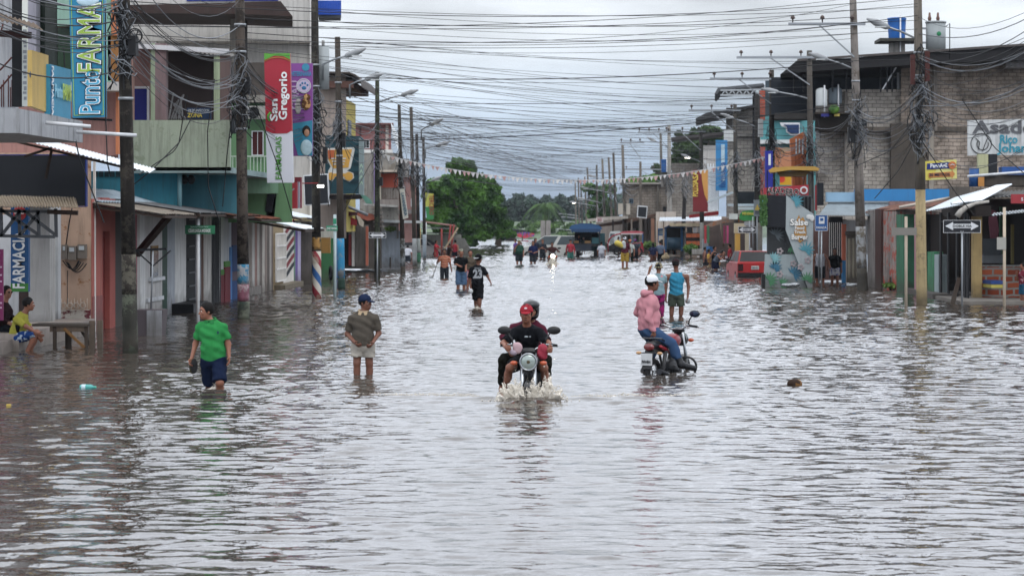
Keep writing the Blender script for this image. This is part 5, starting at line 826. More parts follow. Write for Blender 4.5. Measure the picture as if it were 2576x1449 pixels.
T = post_sign('blank_sign', 'grey back of a road sign on a cream post left of the yellow pole', 69, 2280, 545, 770, 2244, 2306, 573, 592, mk('#77736c', .6, .1), mk('#a49683', .7), .045); T = post_sign('blank_sign', 'small pale plate on a cream post in front of the brick kitchen', 68.8, 2527.5, 522, 775, 2508, 2531, 597, 628, mk('#9a9890', .6), mk('#b3a38d', .7), .045)
T = thing('grill_billboard', 'large white grill signboard with black and teal letters at the right edge', 'billboard', anchor(PY(82), 2510, 6)); p_ = PY(82); poly(T, 'board', mk('#b9bcbc', .6, .12, 1, .3), p_, [(2435, 303), (2760, 296), (2760, 388), (2435, 392)], .15)
text(T, 'Asadero', p_(2448, 322) + Vector((0, -.03, 0)), .62, (1, 0, 0), (0, 0, 1), mk('#55565a'), .03, align='LEFT', width=3.0); text(T, 'Rico', p_(2514, 352) + Vector((0, -.03, 0)), .42, (1, 0, 0), (0, 0, 1), mk('#1f8aa0'), .03, align='LEFT', width=.62); text(T, 'Johanna', p_(2511, 374) + Vector((0, -.03, 0)), .42, (1, 0, 0), (0, 0, 1), mk('#1f8aa0'), .03, align='LEFT', width=1.5)
q = B(); c_ = p_(2468, 362) + Vector((0, -.03, 0)); q.torus(c_, (0, 1, 0), .36, .015, 30, 5); q.torus(c_ + Vector((.05, 0, -.02)), (0, 1, 0), .2, .015, 20, 5, .4, 4.5); q.tube([c_ + Vector((-.2, 0, .2)), c_ + Vector((-.05, 0, .05)), c_ + Vector((-.1, 0, -.2))], .015, 5); q.tube([c_ + Vector((.22, 0, .18)), c_ + Vector((.15, 0, .02)), c_ + Vector((.05, 0, -.25))], .015, 5); P(T, 'drawing', q, mk('#3c3c3e'))
T = thing('payment_sign', 'yellow PagoAgil sign with an orange arrow fixed to the yellow footed pole', 'sign', anchor(PY(69.5), 2367, 4)); p_ = PY(69.5); poly(T, 'board', mk('#c9b82c', .5, .05), p_, [(2328, 406), (2406, 402), (2407.5, 450), (2329, 454)], .06); poly(T, 'yellow_part', mk('#c9c56a', .5), p_, [(2370, 404.5), (2406, 402.5), (2407, 449.5), (2340, 453)], .01, -.012); poly(T, 'blue_band', mk('#172e7a', .4), p_, [(2332, 412), (2396, 408), (2394, 424), (2331, 427)], .01, -.024)
text(T, 'PagoAgil', p_(2361, 417.5) + Vector((0, -.04, 0)), .17, (1, 0, .03), (.2, 0, 1), mk('#d5d9de'), .03, width=.50); q = B().tube([p_(2395, 416) + Vector((0, -.03, 0)), p_(2395, 416) + Vector((0, -.05, 0))], .115, 24); P(T, 'badge', q, mk('#c96a1c', .5)); P(T, 'badge_line', B().tube([p_(2389, 417) + Vector((0, -.06, 0)), p_(2395, 414) + Vector((0, -.06, 0)), p_(2401, 417) + Vector((0, -.06, 0))], .012, 6), WHT)
poly(T, 'arrow', mk('#c0782a', .5), p_, [(2336, 436), (2394, 432), (2394, 427), (2402, 438), (2394, 450), (2394, 445), (2336, 448)], .01, -.03); text(T, '20 METROS', p_(2363, 440) + Vector((0, -.05, 0)), .12, (1, 0, .03), (0, 0, 1), mk('#1c2440'), .02, width=.62)
# ---- hanging signs on the left
T = thing('san_gregorio_banner', 'tall red and white pharmacy banner reading San Gregorio between the second and third poles', 'banner', anchor(PY(66), 700, 3.6)); p_ = PY(66)
poly(T, 'red_panel', mk('#a3122c', .4, .04), p_, [(664.5, 135), (729.5, 135), (734.5, 330), (668.5, 330)], .2); poly(T, 'white_panel', mk('#c5c7d0', .4, .03), p_, [(668.5, 331), (734.5, 331), (737, 460), (672, 460)], .2); poly(T, 'green_top', mk('#4c9a1c', .4), p_, [(664.5, 135), (729.5, 135), (730, 151), (712, 142), (690, 141), (665, 152)], .01, -.012)
q = B(); q.tube([p_(x, y) + Vector((0, -.02, 0)) for x, y in ((665, 156), (680, 148), (700, 145), (716, 148), (730, 155))], .01, 6); P(T, 'thin_arc', q, mk('#b5821c')); poly(T, 'red_curve', mk('#a3122c', .4), p_, [(668.5, 329), (734.5, 329), (722, 336), (704, 337), (684, 336)], .01, -.012)
text(T, 'San', p_(690, 277) + Vector((0, -.03, 0)), .30, (0, 0, 1), (-1, .0, -.03), mk('#dfe0e2', .5), .025, width=.64); text(T, 'Gregorio', p_(713, 242) + Vector((0, -.03, 0)), .33, (0, 0, 1), (-1, 0, -.03), mk('#dfe0e2', .5), .025, width=1.38); q = B().tube([p_(x, y) + Vector((0, -.02, 0)) for x, y in ((681, 283), (675, 290), (674, 298), (680, 305))], .03, 8); P(T, 'green_accent', q, mk('#4ca51c'))
text(T, 'FARMACIAS', p_(702, 398) + Vector((0, -.03, 0)), .24, (0, 0, 1), (-1, 0, -.03), mk('#3f8a1c', .5), .02, width=1.22)
T = thing('vet_banner', 'purple and blue veterinary poster with a paw mark beside the red banner', 'banner', anchor(PY(72), 757, 5)); p_ = PY(72); part(T, 'board', mk('#7c3a8a', .5, .06), p_, 732, 786, 160, 393, .15); poly(T, 'blue_part', mk('#1e7fa0', .5, .08), p_, [(733, 312), (786, 303), (786, 392), (750, 392), (738, 350)], .01, -.012); text(T, 'VETERINARIA', p_(758, 187) + Vector((0, -.02, 0)), .2, (1, 0, 0), (0, 0, 1), mk('#2a86b0'), .02, width=.64)
P(T, 'blue_corner', B().tube([p_(769, 170) + Vector((0, -.012, 0)), p_(769, 170) + Vector((0, -.02, 0))], .12, 20), mk('#1e7fa0', .5)); text(T, 'GUAU', p_(743, 240) + Vector((0, -.02, 0)), .32, (0, 0, 1), (-1, 0, 0), mk('#b79ac0'), .02, width=.9)
q = B().torus(p_(764, 217) + Vector((0, -.02, 0)), (0, 1, 0), .22, .012, 28, 5); P(T, 'ring', q, WHT); q = B().tube([p_(764, 217) + Vector((0, -.015, 0)), p_(764, 217) + Vector((0, -.025, 0))], .2, 24); P(T, 'disc', q, mk('#b9a8c6', .5)); q = B().ell(p_(765, 222) + Vector((0, -.03, 0)), (.075, .012, .06), 12, 6)
for x, y in ((756, 215), (761, 210), (768, 210), (774, 215)): q.ell(p_(x, y) + Vector((0, -.03, 0)), (.03, .012, .04), 10, 6)
P(T, 'paw', q, mk('#1e6a98', .5)); q = B().ell(p_(770, 262) + Vector((0, -.02, 0)), (.15, .02, .2), 12, 8).ell(p_(772, 245) + Vector((0, -.025, 0)), (.12, .02, .1), 12, 8); P(T, 'dog_picture', q, mpattern('noise', '#5a3a26', '#b08a5c', 9)); q = B().ell(p_(750, 272) + Vector((0, -.02, 0)), (.09, .02, .2), 12, 8).ell(p_(751, 255) + Vector((0, -.025, 0)), (.08, .02, .07), 12, 8); P(T, 'cat_picture', q, mk('#a9a29c', .7, .3, 12))
q = B().ell(p_(771, 330) + Vector((0, -.02, 0)), (.13, .02, .17), 14, 8); P(T, 'hair_picture', q, mk('#1c1614')); P(T, 'face_picture', B().ell(p_(772, 335) + Vector((0, -.035, 0)), (.085, .02, .12), 14, 8), mk('#a5765c')); P(T, 'coat_picture', B().ell(p_(771, 372) + Vector((0, -.02, 0)), (.19, .02, .25), 14, 8), mk('#9fb9c8', .7, .2, 8))
T = thing('tilted_sign', 'narrow black sign hanging tilted below the red banner', 'sign', anchor(PY(70), 682, 2.5)); poly(T, 'frame', WHT, PY(70), [(676, 467), (698, 471), (689, 552), (669, 549)], .1); poly(T, 'panel', BLK, PY(70), [(676, 468), (694, 472), (684, 536), (667, 532)], .04, -.03); P(T, 'bracket', B().beam(PY(70.1)(690, 500), PY(70.1)(730, 470), .04).beam(PY(70.1)(690, 510), PY(70.1)(740, 475), .04), STEEL)
T = thing('red_box_sign', 'red upright box sign under the red and white banner', 'sign', anchor(PY(72), 740, 3)); part(T, 'board', mk('#a01a2c', .5, .08), PY(72), 731, 747, 459, 525, .3); part(T, 'board', mk('#7d1a2c', .5, .1), PY(72.5), 741, 757, 446, 524, .3); part(T, 'grey_strip', mk('#8b8a98', .5), PY(72.2), 748, 753, 458, 524, .2)
T = thing('black_billboard', 'large blank black billboard in a white frame behind the third pole', 'billboard', anchor(PY(84), 795, 3)); poly(T, 'frame', WHT, PY(84), [(763, 441), (825, 437), (829, 514), (766, 518)], .2); poly(T, 'panel', BLK, PY(84), [(765.5, 444), (822.5, 440), (826, 511), (768.5, 515)], .05, -.03)
T = thing('laundry_sign', 'narrow white upright laundry sign tied to a pole down the left side', 'sign', anchor(PY(110), 1015, 3)); poly(T, 'board', mk('#b9b9b0', .6, .1), PY(110), [(1005, 476), (1017, 475), (1027, 548), (1014, 552)], .1); text(T, 'LAVANDERIA', PY(110)(1016, 514) + Vector((0, -.03, 0)), .2, (.16, 0, -1), (1, 0, .16), mk('#1f5a78'), .02, width=1.1)
T = thing('market_banner', 'green and yellow upright market banner near the big tree', 'banner', anchor(PY(150), 1080, 3)); poly(T, 'board', mk('#a8a82c', .6, .1), PY(150), [(1070, 485), (1091, 488), (1091, 520), (1070, 520)], .1); poly(T, 'board', mk('#1f7a3c', .6, .1), PY(150), [(1070, 520.5), (1091, 520.5), (1090, 552), (1074, 552)], .1); text(T, 'TERCERO', PY(150)(1085, 516) + Vector((0, -.03, 0)), .4, (0, 0, -1), (1, 0, 0), mk('#8a3a2c'), .02, width=1.3)
# floating rubbish
B1 = thing('plastic_bottle', 'green and blue plastic bottle floating in the left foreground', 'bottle', G(221, 975)); c_ = G(221, 974, .03); P(B1, 'body', B().tube([c_ + Vector((-.12, 0, 0)), c_ + Vector((-.10, 0, .0)), c_ + Vector((.05, 0, .0)), c_ + Vector((.09, 0, .0)), c_ + Vector((.1, 0, 0))], [.035, .045, .045, .02, .018], 14), mk('#2f9a94', .15, .2, 12)); P(B1, 'cap', B().tube([c_ + Vector((.101, 0, 0)), c_ + Vector((.13, 0, 0))], .02, 12), mk('#2aa08a', .4)); P(B1, 'label_band', B().tube([c_ + Vector((-.095, 0, 0)), c_ + Vector((-.03, 0, 0))], .047, 14), mk('#a9c4cc', .4))
S('coconut', B().ell(G(1999, 966, .02), (.12, .1, .085), 18, 12), mpattern('noise', '#2a1c14', '#6a4c2c', 7), 'brown floating coconut on the water at the right', 'coconut'); S('yellow_wrapper', B().box(*[v for p in [G(22, 1018, .02)] for v in (p.x - .03, p.x + .03, p.y - .02, p.y + .02, 0, .03)]), mk('#b59a1c', .5), 'tiny yellow wrapper floating at the left edge', 'wrapper')
S('dark_bag', B().ell(G(1560, 746 - 90, .02), (.28, .2, .09), 12, 8), DK, 'small dark bag floating far up the street', 'bag'); S('yellow_float', B().ell(G(1804, 664, .1), (.16, .1, .12), 12, 8), mk('#c79a1a', .5), 'yellow plastic jug held just above the water by the women', 'jug')
T = thing('tin_tub', 'grey tin sided flower tub with a thin pole standing in the water', 'tub', anchor(PY(51), 365)); q = B(); a = PY(51)(345, 826); b_ = PY(51)(402, 826); q.prism([(a.x, 51, -.3), (b_.x, 51, -.3), (b_.x + .07, 51, .58), (a.x - .05, 51, .58)], (0, .6, 0)); P(T, 'tub', q, mk('#4a4145', .7, .1)); P(T, 'tin_panel', B().box(a.x + .22, b_.x + .05, 50.96, 50.99, -.3, .57), mk('#8b8d92', .45, .25, 5, .4, bump=.01, bs=12))
P(T, 'pole', B().tube([(a.x + .25, 51.3, .5), (a.x + .3, 51.3, 1.9)], .02, 6), STEEL); q = B(); q.beam((a.x - .1, 51.3, 1.9), (b_.x + .1, 51.3, 1.93), .05); q.beam((a.x + .3, 51.3, 1.55), (a.x + .7, 51.3, 1.9), .03); q.beam((a.x + .3, 51.3, 1.55), (a.x - .1, 51.3, 1.9), .03); P(T, 'crossbar', q, DK)
# ================================================================ poles, cables, lamps
POLE_W = mk('#1e1a17', .9, .4, 2.5, .5, stain='#3c3832', stain_amt=.35, bump=.01, bs=14); POLE_C = mk('#77706a', .9, .25, 2, .55, stain='#5a534c', stain_amt=.3)
PAPER = mk('#8f9296', .8, .3, 4, .3, stain='#2f6a86', stain_amt=.4)
def mpole_foot(c, st): return mk(c, .85, .3, 3, .4, stain=st, stain_amt=.5)
POLES = {}
def pole(key, label, bx, by, tx, ty, wpx, mat, bands=(), wtop=None, cat='utility pole'):
    """a post from its water-line pixel to its top pixel; bands are (y0, y1, material) coloured lengths"""
    b = G(bx, by); Y = b.y; pl = PY(Y); t = pl(tx, ty); d = (t - b); r0 = wpx * Y / F / 2; r1 = (wtop or wpx * .72) * Y / F / 2
    T = thing('utility_pole', label, cat, (b.x, b.y, 0)); cuts = sorted(set([by + 40] + [y for q in bands for y in q[:2]] + [ty]), reverse=True)
    def at(y): s = (by - y) / (by - ty); return b + d * s, r0 + (r1 - r0) * max(0, s)
    for y1, y0 in zip(cuts[:-1], cuts[1:]):
        m = mat; nm = 'shaft'
        for q in bands:
            if q[0] <= y0 + .1 and y1 - .1 <= q[1]: m = q[2]; nm = 'painted_band'
        (p0, a0), (p1, a1) = at(y1), at(y0); o = P(T, nm, B().tube([p0 + (p1 - p0) * (i / 4) for i in range(5)], a0, 20, True, a1), m)
    POLES[key] = (T, b, d / d.z, r1); return T
def onp(key, z): T, b, dz, r = POLES[key]; return b + dz * z
def clamp(key, zs):
    T, b, dz, r = POLES[key]; q = B()
    for z in zs: p = onp(key, z); q.tube([p, p + Vector((0, 0, .06))], r * 1.35, 16)
    P(T, 'clamp', q, STEEL)
def mbarber():
    m = bpy.data.materials.new('barber_stripes'); m.use_nodes = True; t = m.node_tree; b = t.nodes['Principled BSDF']; L = t.links.new; b.inputs['Roughness'].default_value = .7
    tc = nn(t, 'ShaderNodeTexCoord'); sp = nn(t, 'ShaderNodeSeparateXYZ'); L(tc.outputs['Object'], sp.inputs[0]); at = nn(t, 'ShaderNodeMath', operation='ARCTAN2'); L(sp.outputs['Y'], at.inputs[0]); L(sp.outputs['X'], at.inputs[1])
    a = nn(t, 'ShaderNodeMath', operation='MULTIPLY'); a.inputs[1].default_value = .15915; L(at.outputs[0], a.inputs[0]); z = nn(t, 'ShaderNodeMath', operation='MULTIPLY'); z.inputs[1].default_value = .82; L(sp.outputs['Z'], z.inputs[0])
    s = nn(t, 'ShaderNodeMath', operation='ADD'); L(a.outputs[0], s.inputs[0]); L(z.outputs[0], s.inputs[1]); f = nn(t, 'ShaderNodeMath', operation='FRACT'); L(s.outputs[0], f.inputs[0])
    r = nn(t, 'ShaderNodeValToRGB'); r.color_ramp.interpolation = 'CONSTANT'; e = r.color_ramp.elements; e[0].color = (*rgb('#b9b3a8'), 1); e[1].position = .25; e[1].color = (*rgb('#1c4f86'), 1)
    for p, c in ((.5, '#b9b3a8'), (.75, '#7a1c28')): q = e.new(p); q.color = (*rgb(c), 1)
    L(f.outputs[0], r.inputs[0]); n = nn(t, 'ShaderNodeTexNoise'); n.inputs['Scale'].default_value = 4; n.inputs['Detail'].default_value = 8; L(tc.outputs['Object'], n.inputs[0]); g = nn(t, 'ShaderNodeMapRange'); g.inputs[1].default_value = .55; g.inputs[2].default_value = .62; g.inputs[4].default_value = .6; L(n.outputs[0], g.inputs[0])
    x = nn(t, 'ShaderNodeMix', data_type='RGBA'); L(g.outputs[0], x.inputs[0]); L(r.outputs[0], x.inputs[6]); x.inputs[7].default_value = (*rgb('#8c8170'), 1); L(x.outputs[2], b.inputs['Base Color']); return m
pole('L1', 'nearest dark weathered pole at the left, its foot green with algae', 328, 888, 309, -160, 40, POLE_W, ((640, 740, mk('#2f2a25', .9, .4, 2.5, .5, stain='#56534a', stain_amt=.42)), (740, 888, mk('#2f3029', .9, .4, 2.5, .4, stain='#4c5045', stain_amt=.36))))
pole('L2', 'second left pole with pink paint and torn posters above a green foot', 613, 803, 602, -120, 31, mk('#4f463e', .9, .35, 2.5, .5, stain='#26211d', stain_amt=.4), ((665, 715, PAPER), (715, 758, mpole_foot('#7d4658', '#8d7d80')), (758, 803, mpole_foot('#27382f', '#5a5f52'))))
pole('L3', 'third left pole painted with barber stripes below a yellow band', 797, 751, 791, -90, 24, POLE_W, ((632, 760, mbarber()), (597, 628, mk('#a87a2c', .8, .2, 4, .4, stain='#3a322a', stain_amt=.35))))
pole('L4', 'fourth left pole with faded blue posters and a dark green foot', 859, 728, 849, 94, 19, mk('#3c342c', .9, .3, 2, .5), ((600, 700, mk('#7a8084', .85, .3, 5, .3, stain='#2f7aa0', stain_amt=.6)), (700, 728, mk('#1f3a30', .8, .2, 3))))
pole('L5', 'dark green mossy pole in front of the double arrow sign', 949, 704, 949, 183, 16, mk('#1f211b', .9, .3, 2, .4, stain='#3a4030', stain_amt=.4), wtop=10)
pole('L6', 'left pole carrying the narrow laundry sign', 1014, 687, 1004, 264, 13, mk('#38322c', .9, .3, 2, .5), ((600, 670, mk('#7d8488', .85, .3, 4, .3, stain='#3a3a36', stain_amt=.5)),), wtop=8)
pole('L7', 'left pole just past the laundry sign, pale grey foot', 1044, 674, 1034, 270, 11.5, mk('#463f37', .9, .3, 2, .5), ((600, 670, mk('#85898a', .85, .3, 4, .3)),), wtop=8)
pole('L8', 'left pole with a green and white painted foot', 1054, 662, 1048, 337, 10, POLE_W, ((636, 660, mk('#2f6a4c', .8, .2, 3)), (600, 635, mk('#8f9694', .8, .3, 3, .3))), wtop=7)
pole('L9', 'farthest pole of the left row beside the red post shed', 1068, 654, 1065, 346, 9, mk('#332d28', .9, .3, 2, .5), ((590, 650, mk('#7b8790', .8, .3, 3)),), wtop=6.5)
pole('R1', 'yellow footed square looking pole carrying the payment sign', 2319, 767, 2307, -140, 28, mk('#6d655b', .9, .25, 2, .5), ((478, 800, mk('#a08c60', .85, .2, 3, .3, stain='#7d7058', stain_amt=.25)),), wtop=19)
pole('R2', 'tall concrete pole with torn white posters right of the bus stop', 2170, 730, 2143, -80, 27, POLE_C, ((570, 675, mk('#8c8f92', .85, .3, 4, .4, stain='#5a544c', stain_amt=.4)), (675, 740, mk('#3f3c36', .9, .3, 3))), wtop=16)
pole('R3', 'dark pole rising behind the orange facade', 2042, 700, 2036, 128, 19, mk('#4b4640', .9, .3, 2, .5), wtop=13)
pole('R4', 'dark pole behind the turquoise house front', 1942, 690, 1941, 177, 18, mk('#332e2a', .9, .3, 2, .5), wtop=12)
pole('R5', 'black pole in front of the grey block tower', 1906, 672, 1905, 236, 17, mk('#1f1d1c', .9, .3, 2, .4), wtop=13)
pole('R6', 'grey pole left of the blue pharmacy sign', 1852, 668, 1849, 263, 13, mk('#4a453f', .9, .3, 2, .5), wtop=9)
pole('R7', 'grey white footed pole right of the orange crates', 1767, 651, 1763, 330, 13, mk('#3c3833', .9, .3, 2, .5), ((560, 651, mk('#77756f', .9, .3, 3, .3)),), wtop=8)
pole('R8', 'short dark pole with a pale lower half beside the green bush', 1717, 644, 1722, 495, 12, mk('#2b2724', .9, .3, 2, .5), ((580, 644, mk('#6d6c6a', .9, .3, 3)),), wtop=9)
pole('R9', 'pale concrete pole in front of the blue stall', 1685, 636, 1683, 315, 15, mk('#8d8a84', .9, .2, 2, .3), wtop=8)
pole('R10', 'thin tall pole with a crossarm left of the concrete pole', 1667, 622, 1662, 336, 9, mk('#5c5750', .9, .2, 2, .3), wtop=6)
far = [(1612, 634, 1611, 407, 8.5, 'pole holding up the dark framed board'), (1574, 628, 1566, 365, 9.5, 'tallest pole above the red mototaxi'), (1553, 622, 1543, 385, 8, 'pole between the truck and the mototaxi'), (1542, 618, 1531, 396, 7, 'pale pole leaning left behind the truck cab'), (1524, 622, 1515, 400, 7.5, 'leaning pole just right of the truck canopy'), (1503, 612, 1501, 415, 6.5, 'slim pole rising behind the truck canopy'), (1489, 608, 1477, 422, 6, 'slim pole above the middle of the truck'), (1478, 607, 1471, 445, 5.5, 'slim pole above the left of the truck'), (1466, 605, 1461, 452, 5, 'thin pole above the car bonnet side'), (1458, 604, 1455, 448, 5, 'second thinnest far pole over the white car'), (1450, 603, 1447, 460, 4.5, 'farthest pole of the right row')]
for i, (bx, by, tx, ty, wp, lb) in enumerate(far): pole('F%d' % i, lb, bx, by, tx, ty, wp, mk(('#5f574e', '#6d665c', '#4c463f')[i % 3], .9, .25, 1.5, .5), wtop=wp * .7)
# --- crossarms with insulators
def crossarm(key, z, x0, x1, n, label=None, brace=True):
    T, b, dz, r = POLES[key]; c = onp(key, z); q = B().beam((c.x + x0, c.y - r - .06, z), (c.x + x1, c.y - r - .06, z), .1); arm = P(T, 'crossarm', q, STEEL)
    if brace: P(arm, 'brace', B().beam((c.x + x0 * .55, c.y - r - .06, z), (c.x, c.y - r - .03, z - 1.2), .05), STEEL)
    for i in range(n):
        x = c.x + x0 + (x1 - x0) * (i + .15) / max(1, n - .4); P(arm, 'insulator', B().tube([(x, c.y - r - .06, z + .05), (x, c.y - r - .06, z + .18), (x, c.y - r - .06, z + .2), (x, c.y - r - .06, z + .28), (x, c.y - r - .06, z + .32)], [.02, .03, .09, .07, .03], 8), mk('#4a3a34', .3))
    return [Vector((c.x + x0 + (x1 - x0) * (i + .15) / max(1, n - .4), c.y - r - .06, z + .3)) for i in range(n)]
ARM = {}
for k, z, x0, x1, n in (('R2', 2.6 + (551 - 64) * G(2170, 730).y / F, -2.4, .4, 3), ('R3', 2.6 + (551 - 147) * G(2042, 700).y / F, -3.2, .2, 3), ('R4', 2.6 + (551 - 200) * G(1942, 690).y / F, -2.9, .5, 3), ('R6', 2.6 + (551 - 279) * G(1852, 668).y / F, -2.6, .3, 3), ('R7', 2.6 + (551 - 333) * G(1767, 651).y / F, -2.4, .3, 3), ('R9', 2.6 + (551 - 334) * G(1685, 636).y / F, -2.4, .3, 4), ('F0', 8.6, -1.6, .3, 3), ('R10', 2.6 + (551 - 427) * G(1667, 622).y / F, -3.6, .4, 2)): ARM[k] = crossarm(k, z, x0, x1, n)
# --- street lamps on brackets
def lamp(key, label, a, bpx, lit=False, dY=-.5):
    T, b, dz, r = POLES[key]; Y = b.y; pl = PY(Y + dY * 0); p0, p1 = pl(*a), PY(Y + dY)(*bpx); o = thing('street_lamp', label, 'street lamp', p0, 'street lamps on the poles')
    d = (p1 - p0).normalized(); P(o, 'arm', B().tube([p0 - Vector((0, 0, .5)), p0, p0 + (p1 - p0) * .35 + Vector((0, 0, .03)), p1 - d * .3], .035, 8), STEEL)
    h = P(o, 'lamp_head', B().tube([p1 - d * .38, p1 - d * .3, p1 + d * .1, p1 + d * .42], [.05, .09, .11, .03], 10), mk('#8c8f92', .5))
    q = B().box(p1.x - .1, p1.x + .22, p1.y - .09, p1.y + .09, p1.z - .125, p1.z - .09)
    if lit: 
        m = bpy.data.materials.new('lamp_glow'); m.use_nodes = True; bb = m.node_tree.nodes['Principled BSDF']; bb.inputs['Emission Color'].default_value = (1, .93, .8, 1); bb.inputs['Emission Strength'].default_value = 8; P(h, 'lens', q, m)
    else: P(h, 'lens', q, mk('#b8bcbd', .2))
lamp('L3', 'street lamp on the third left pole reaching toward the road', (812, 163), (893, 133)); lamp('L4', 'street lamp on the fourth left pole', (880, 214), (940, 194)); lamp('L5', 'street lamp on the mossy pole', (953, 258), (1030, 234))
lamp('L6', 'street lamp with perched birds near the laundry sign', (1060, 328), (1098, 308)); lamp('L7', 'small street lamp left of the big tree', (1070, 376), (1115, 362)); lamp('L9', 'low street lamp in front of the big tree', (1070, 462), (1098, 450))
lamp('R1', 'street lamp reaching left from the yellow footed pole toward the blue tank', (2302, 97), (2210, 60)); lamp('R2', 'street lamp reaching left from the tall concrete pole', (2145, 173), (2060, 143)); lamp('R3', 'street lamp arm over the dark terrace', (2035, 249), (1938, 228)); lamp('R5', 'street lamp arm in front of the grey block tower', (1903, 320), (1830, 293))
lamp('R7', 'lit street lamp glowing under the tree on the right', (1766, 410), (1727, 394), True); lamp('R9', 'far street lamp left of the concrete pole', (1680, 372), (1640, 352)); lamp('F1', 'far street lamp on the tallest pole above the mototaxi', (1568, 467), (1487, 443)); lamp('F2', 'far street lamp second in the distant row', (1545, 488), (1470, 473)); lamp('F4', 'far street lamp third in the distant row', (1517, 512), (1462, 500)); lamp('F5', 'far lit street lamp glowing yellow above the truck', (1502, 520), (1442, 509), True)
for i, (x, y) in enumerate(((1404, 538), (1412, 546), (1400, 555), (1398, 576))): T = thing('street_lamp', 'tiny far street lamp number from the top of a cluster: %s' % ('highest', 'second', 'third', 'lowest')[i], 'street lamp', PY(300)(x + 50, y + 4), 'far street lamps'); P(T, 'arm', B().tube([PY(300)(x + 50, y + 5), PY(300)(x + 8, y)], .05, 5), STEEL); P(T, 'lamp_head', B().beam(PY(300)(x, y), PY(300)(x + 10, y), .25, .12), mk('#8c8f92', .5))
T = thing('flood_lamp', 'lit white flood lamp on a thin red arm by the black billboard', 'lamp', PY(75)(806, 468)); P(T, 'arm', B().tube([PY(75)(738, 462), PY(75)(800, 461)], .02, 6), mk('#8a1a22')); m = bpy.data.materials.new('lamp_glow'); m.use_nodes = True; bb = m.node_tree.nodes['Principled BSDF']; bb.inputs['Emission Color'].default_value = (1, 1, .96, 1); bb.inputs['Emission Strength'].default_value = 6
P(T, 'housing', B().rect(PY(75), 797, 815, 461, 465, .12), DK); P(T, 'lens', B().rect(PY(75), 798, 814, 465.5, 472, .08), m)
# --- boxes and transformers on the poles
def pbox(key, name, label, x0, x1, y0, y1, mat, dY=-.25, t=.3):
    T, b, dz, r = POLES[key]; o = thing(name, label, 'box', PY(b.y + dY)((x0 + x1) / 2, y1)); pl = PY(b.y + dY); P(o, 'case', B().rect(pl, x0, x1, y0, y1, t), mat); P(o, 'bracket', B().beam(pl(x0, y0 + 3) + Vector((0, t / 2, 0)), onp(key, pl(x0, y0 + 3).z), .04), STEEL); return o
pbox('L1', 'splice_box', 'black cable splice box clamped high on the nearest pole', 322, 341, 90, 140, DK); pbox('L2', 'splice_box', 'black cable box on the second left pole', 614, 628, 194, 236, DK); pbox('L3', 'splice_box', 'black cable box low on the third left pole', 812, 822, 370, 412, DK); pbox('L4', 'splice_box', 'small black cable box on the fourth left pole', 860, 868, 335, 368, DK)
pbox('L3', 'meter_box', 'mustard yellow metal meter box on the barber striped pole', 808, 830, 598, 637, mk('#8a641c', .7, .2, 3, .4), 0.1, .25); pbox('R2', 'splice_box', 'black cable box on the tall concrete pole', 2134, 2152, 320, 360, DK); pbox('R4', 'meter_box', 'white meter boxes on the dark pole near the turquoise house', 1908, 1920, 300, 345, mk('#a9acac', .6, .1)); pbox('L5', 'splice_box', 'small black box on the mossy pole', 954, 962, 446, 468, DK); pbox('R7', 'splice_box', 'black junction box low on the pole by the crates', 1756, 1772, 480, 502, DK)
T, b, dz, r = POLES['R1']; o = thing('transformer', 'grey pole transformer with a green dot beside the top right pole', 'transformer', PY(b.y)(2354, 125)); c_ = PY(b.y)(2354, 125); z1 = PY(b.y)(2354, 60).z; q = B().tube([(c_.x, b.y, c_.z), (c_.x, b.y, z1)], .30, 20); P(o, 'tank', q, mk('#8d9496', .5, .1, 2, .1)); P(o, 'lid', B().tube([(c_.x, b.y, z1 + .01), (c_.x, b.y, z1 + .06)], .32, 20), mk('#9aa0a2', .5)); P(o, 'dot', B().ell((c_.x + .05, b.y - .30, c_.z + .45), (.07, .02, .07), 12, 6), mk('#147a4c'))
for dx in (-.2, .05): P(o, 'bushing', B().tube([(c_.x + dx, b.y - .1, z1 + .07), (c_.x + dx, b.y - .1, z1 + .15), (c_.x + dx, b.y - .1, z1 + .2), (c_.x + dx, b.y - .1, z1 + .32)], [.04, .06, .04, .03], 8), mk('#6a4a40', .3))
P(o, 'bracket', B().beam((c_.x - .3, b.y, z1 - .15), onp('R1', z1 - .15), .06).beam((c_.x - .3, b.y, c_.z + .2), onp('R1', c_.z + .2), .06), STEEL); P(o, 'lead', B().tube([(c_.x + .3, b.y, z1 - .1), (c_.x + .42, b.y, z1), (c_.x + .42, b.y, c_.z - .3)], .015, 5), DK)
T, b, dz, r = POLES['L3']; o = thing('transformer', 'grey pole transformer behind the third left pole', 'transformer', PY(b.y + .3)(815, 235)); c_ = PY(b.y + .3)(813, 225); z1 = PY(b.y + .3)(813, 118).z; P(o, 'tank', B().tube([(c_.x, b.y + .3, c_.z), (c_.x, b.y + .3, z1)], .2, 16), mk('#8f9698', .5, .1)); P(o, 'bushing', B().tube([(c_.x, b.y + .3, z1 + .01), (c_.x, b.y + .3, z1 + .2)], .05, 8), mk('#8a8a88', .3))
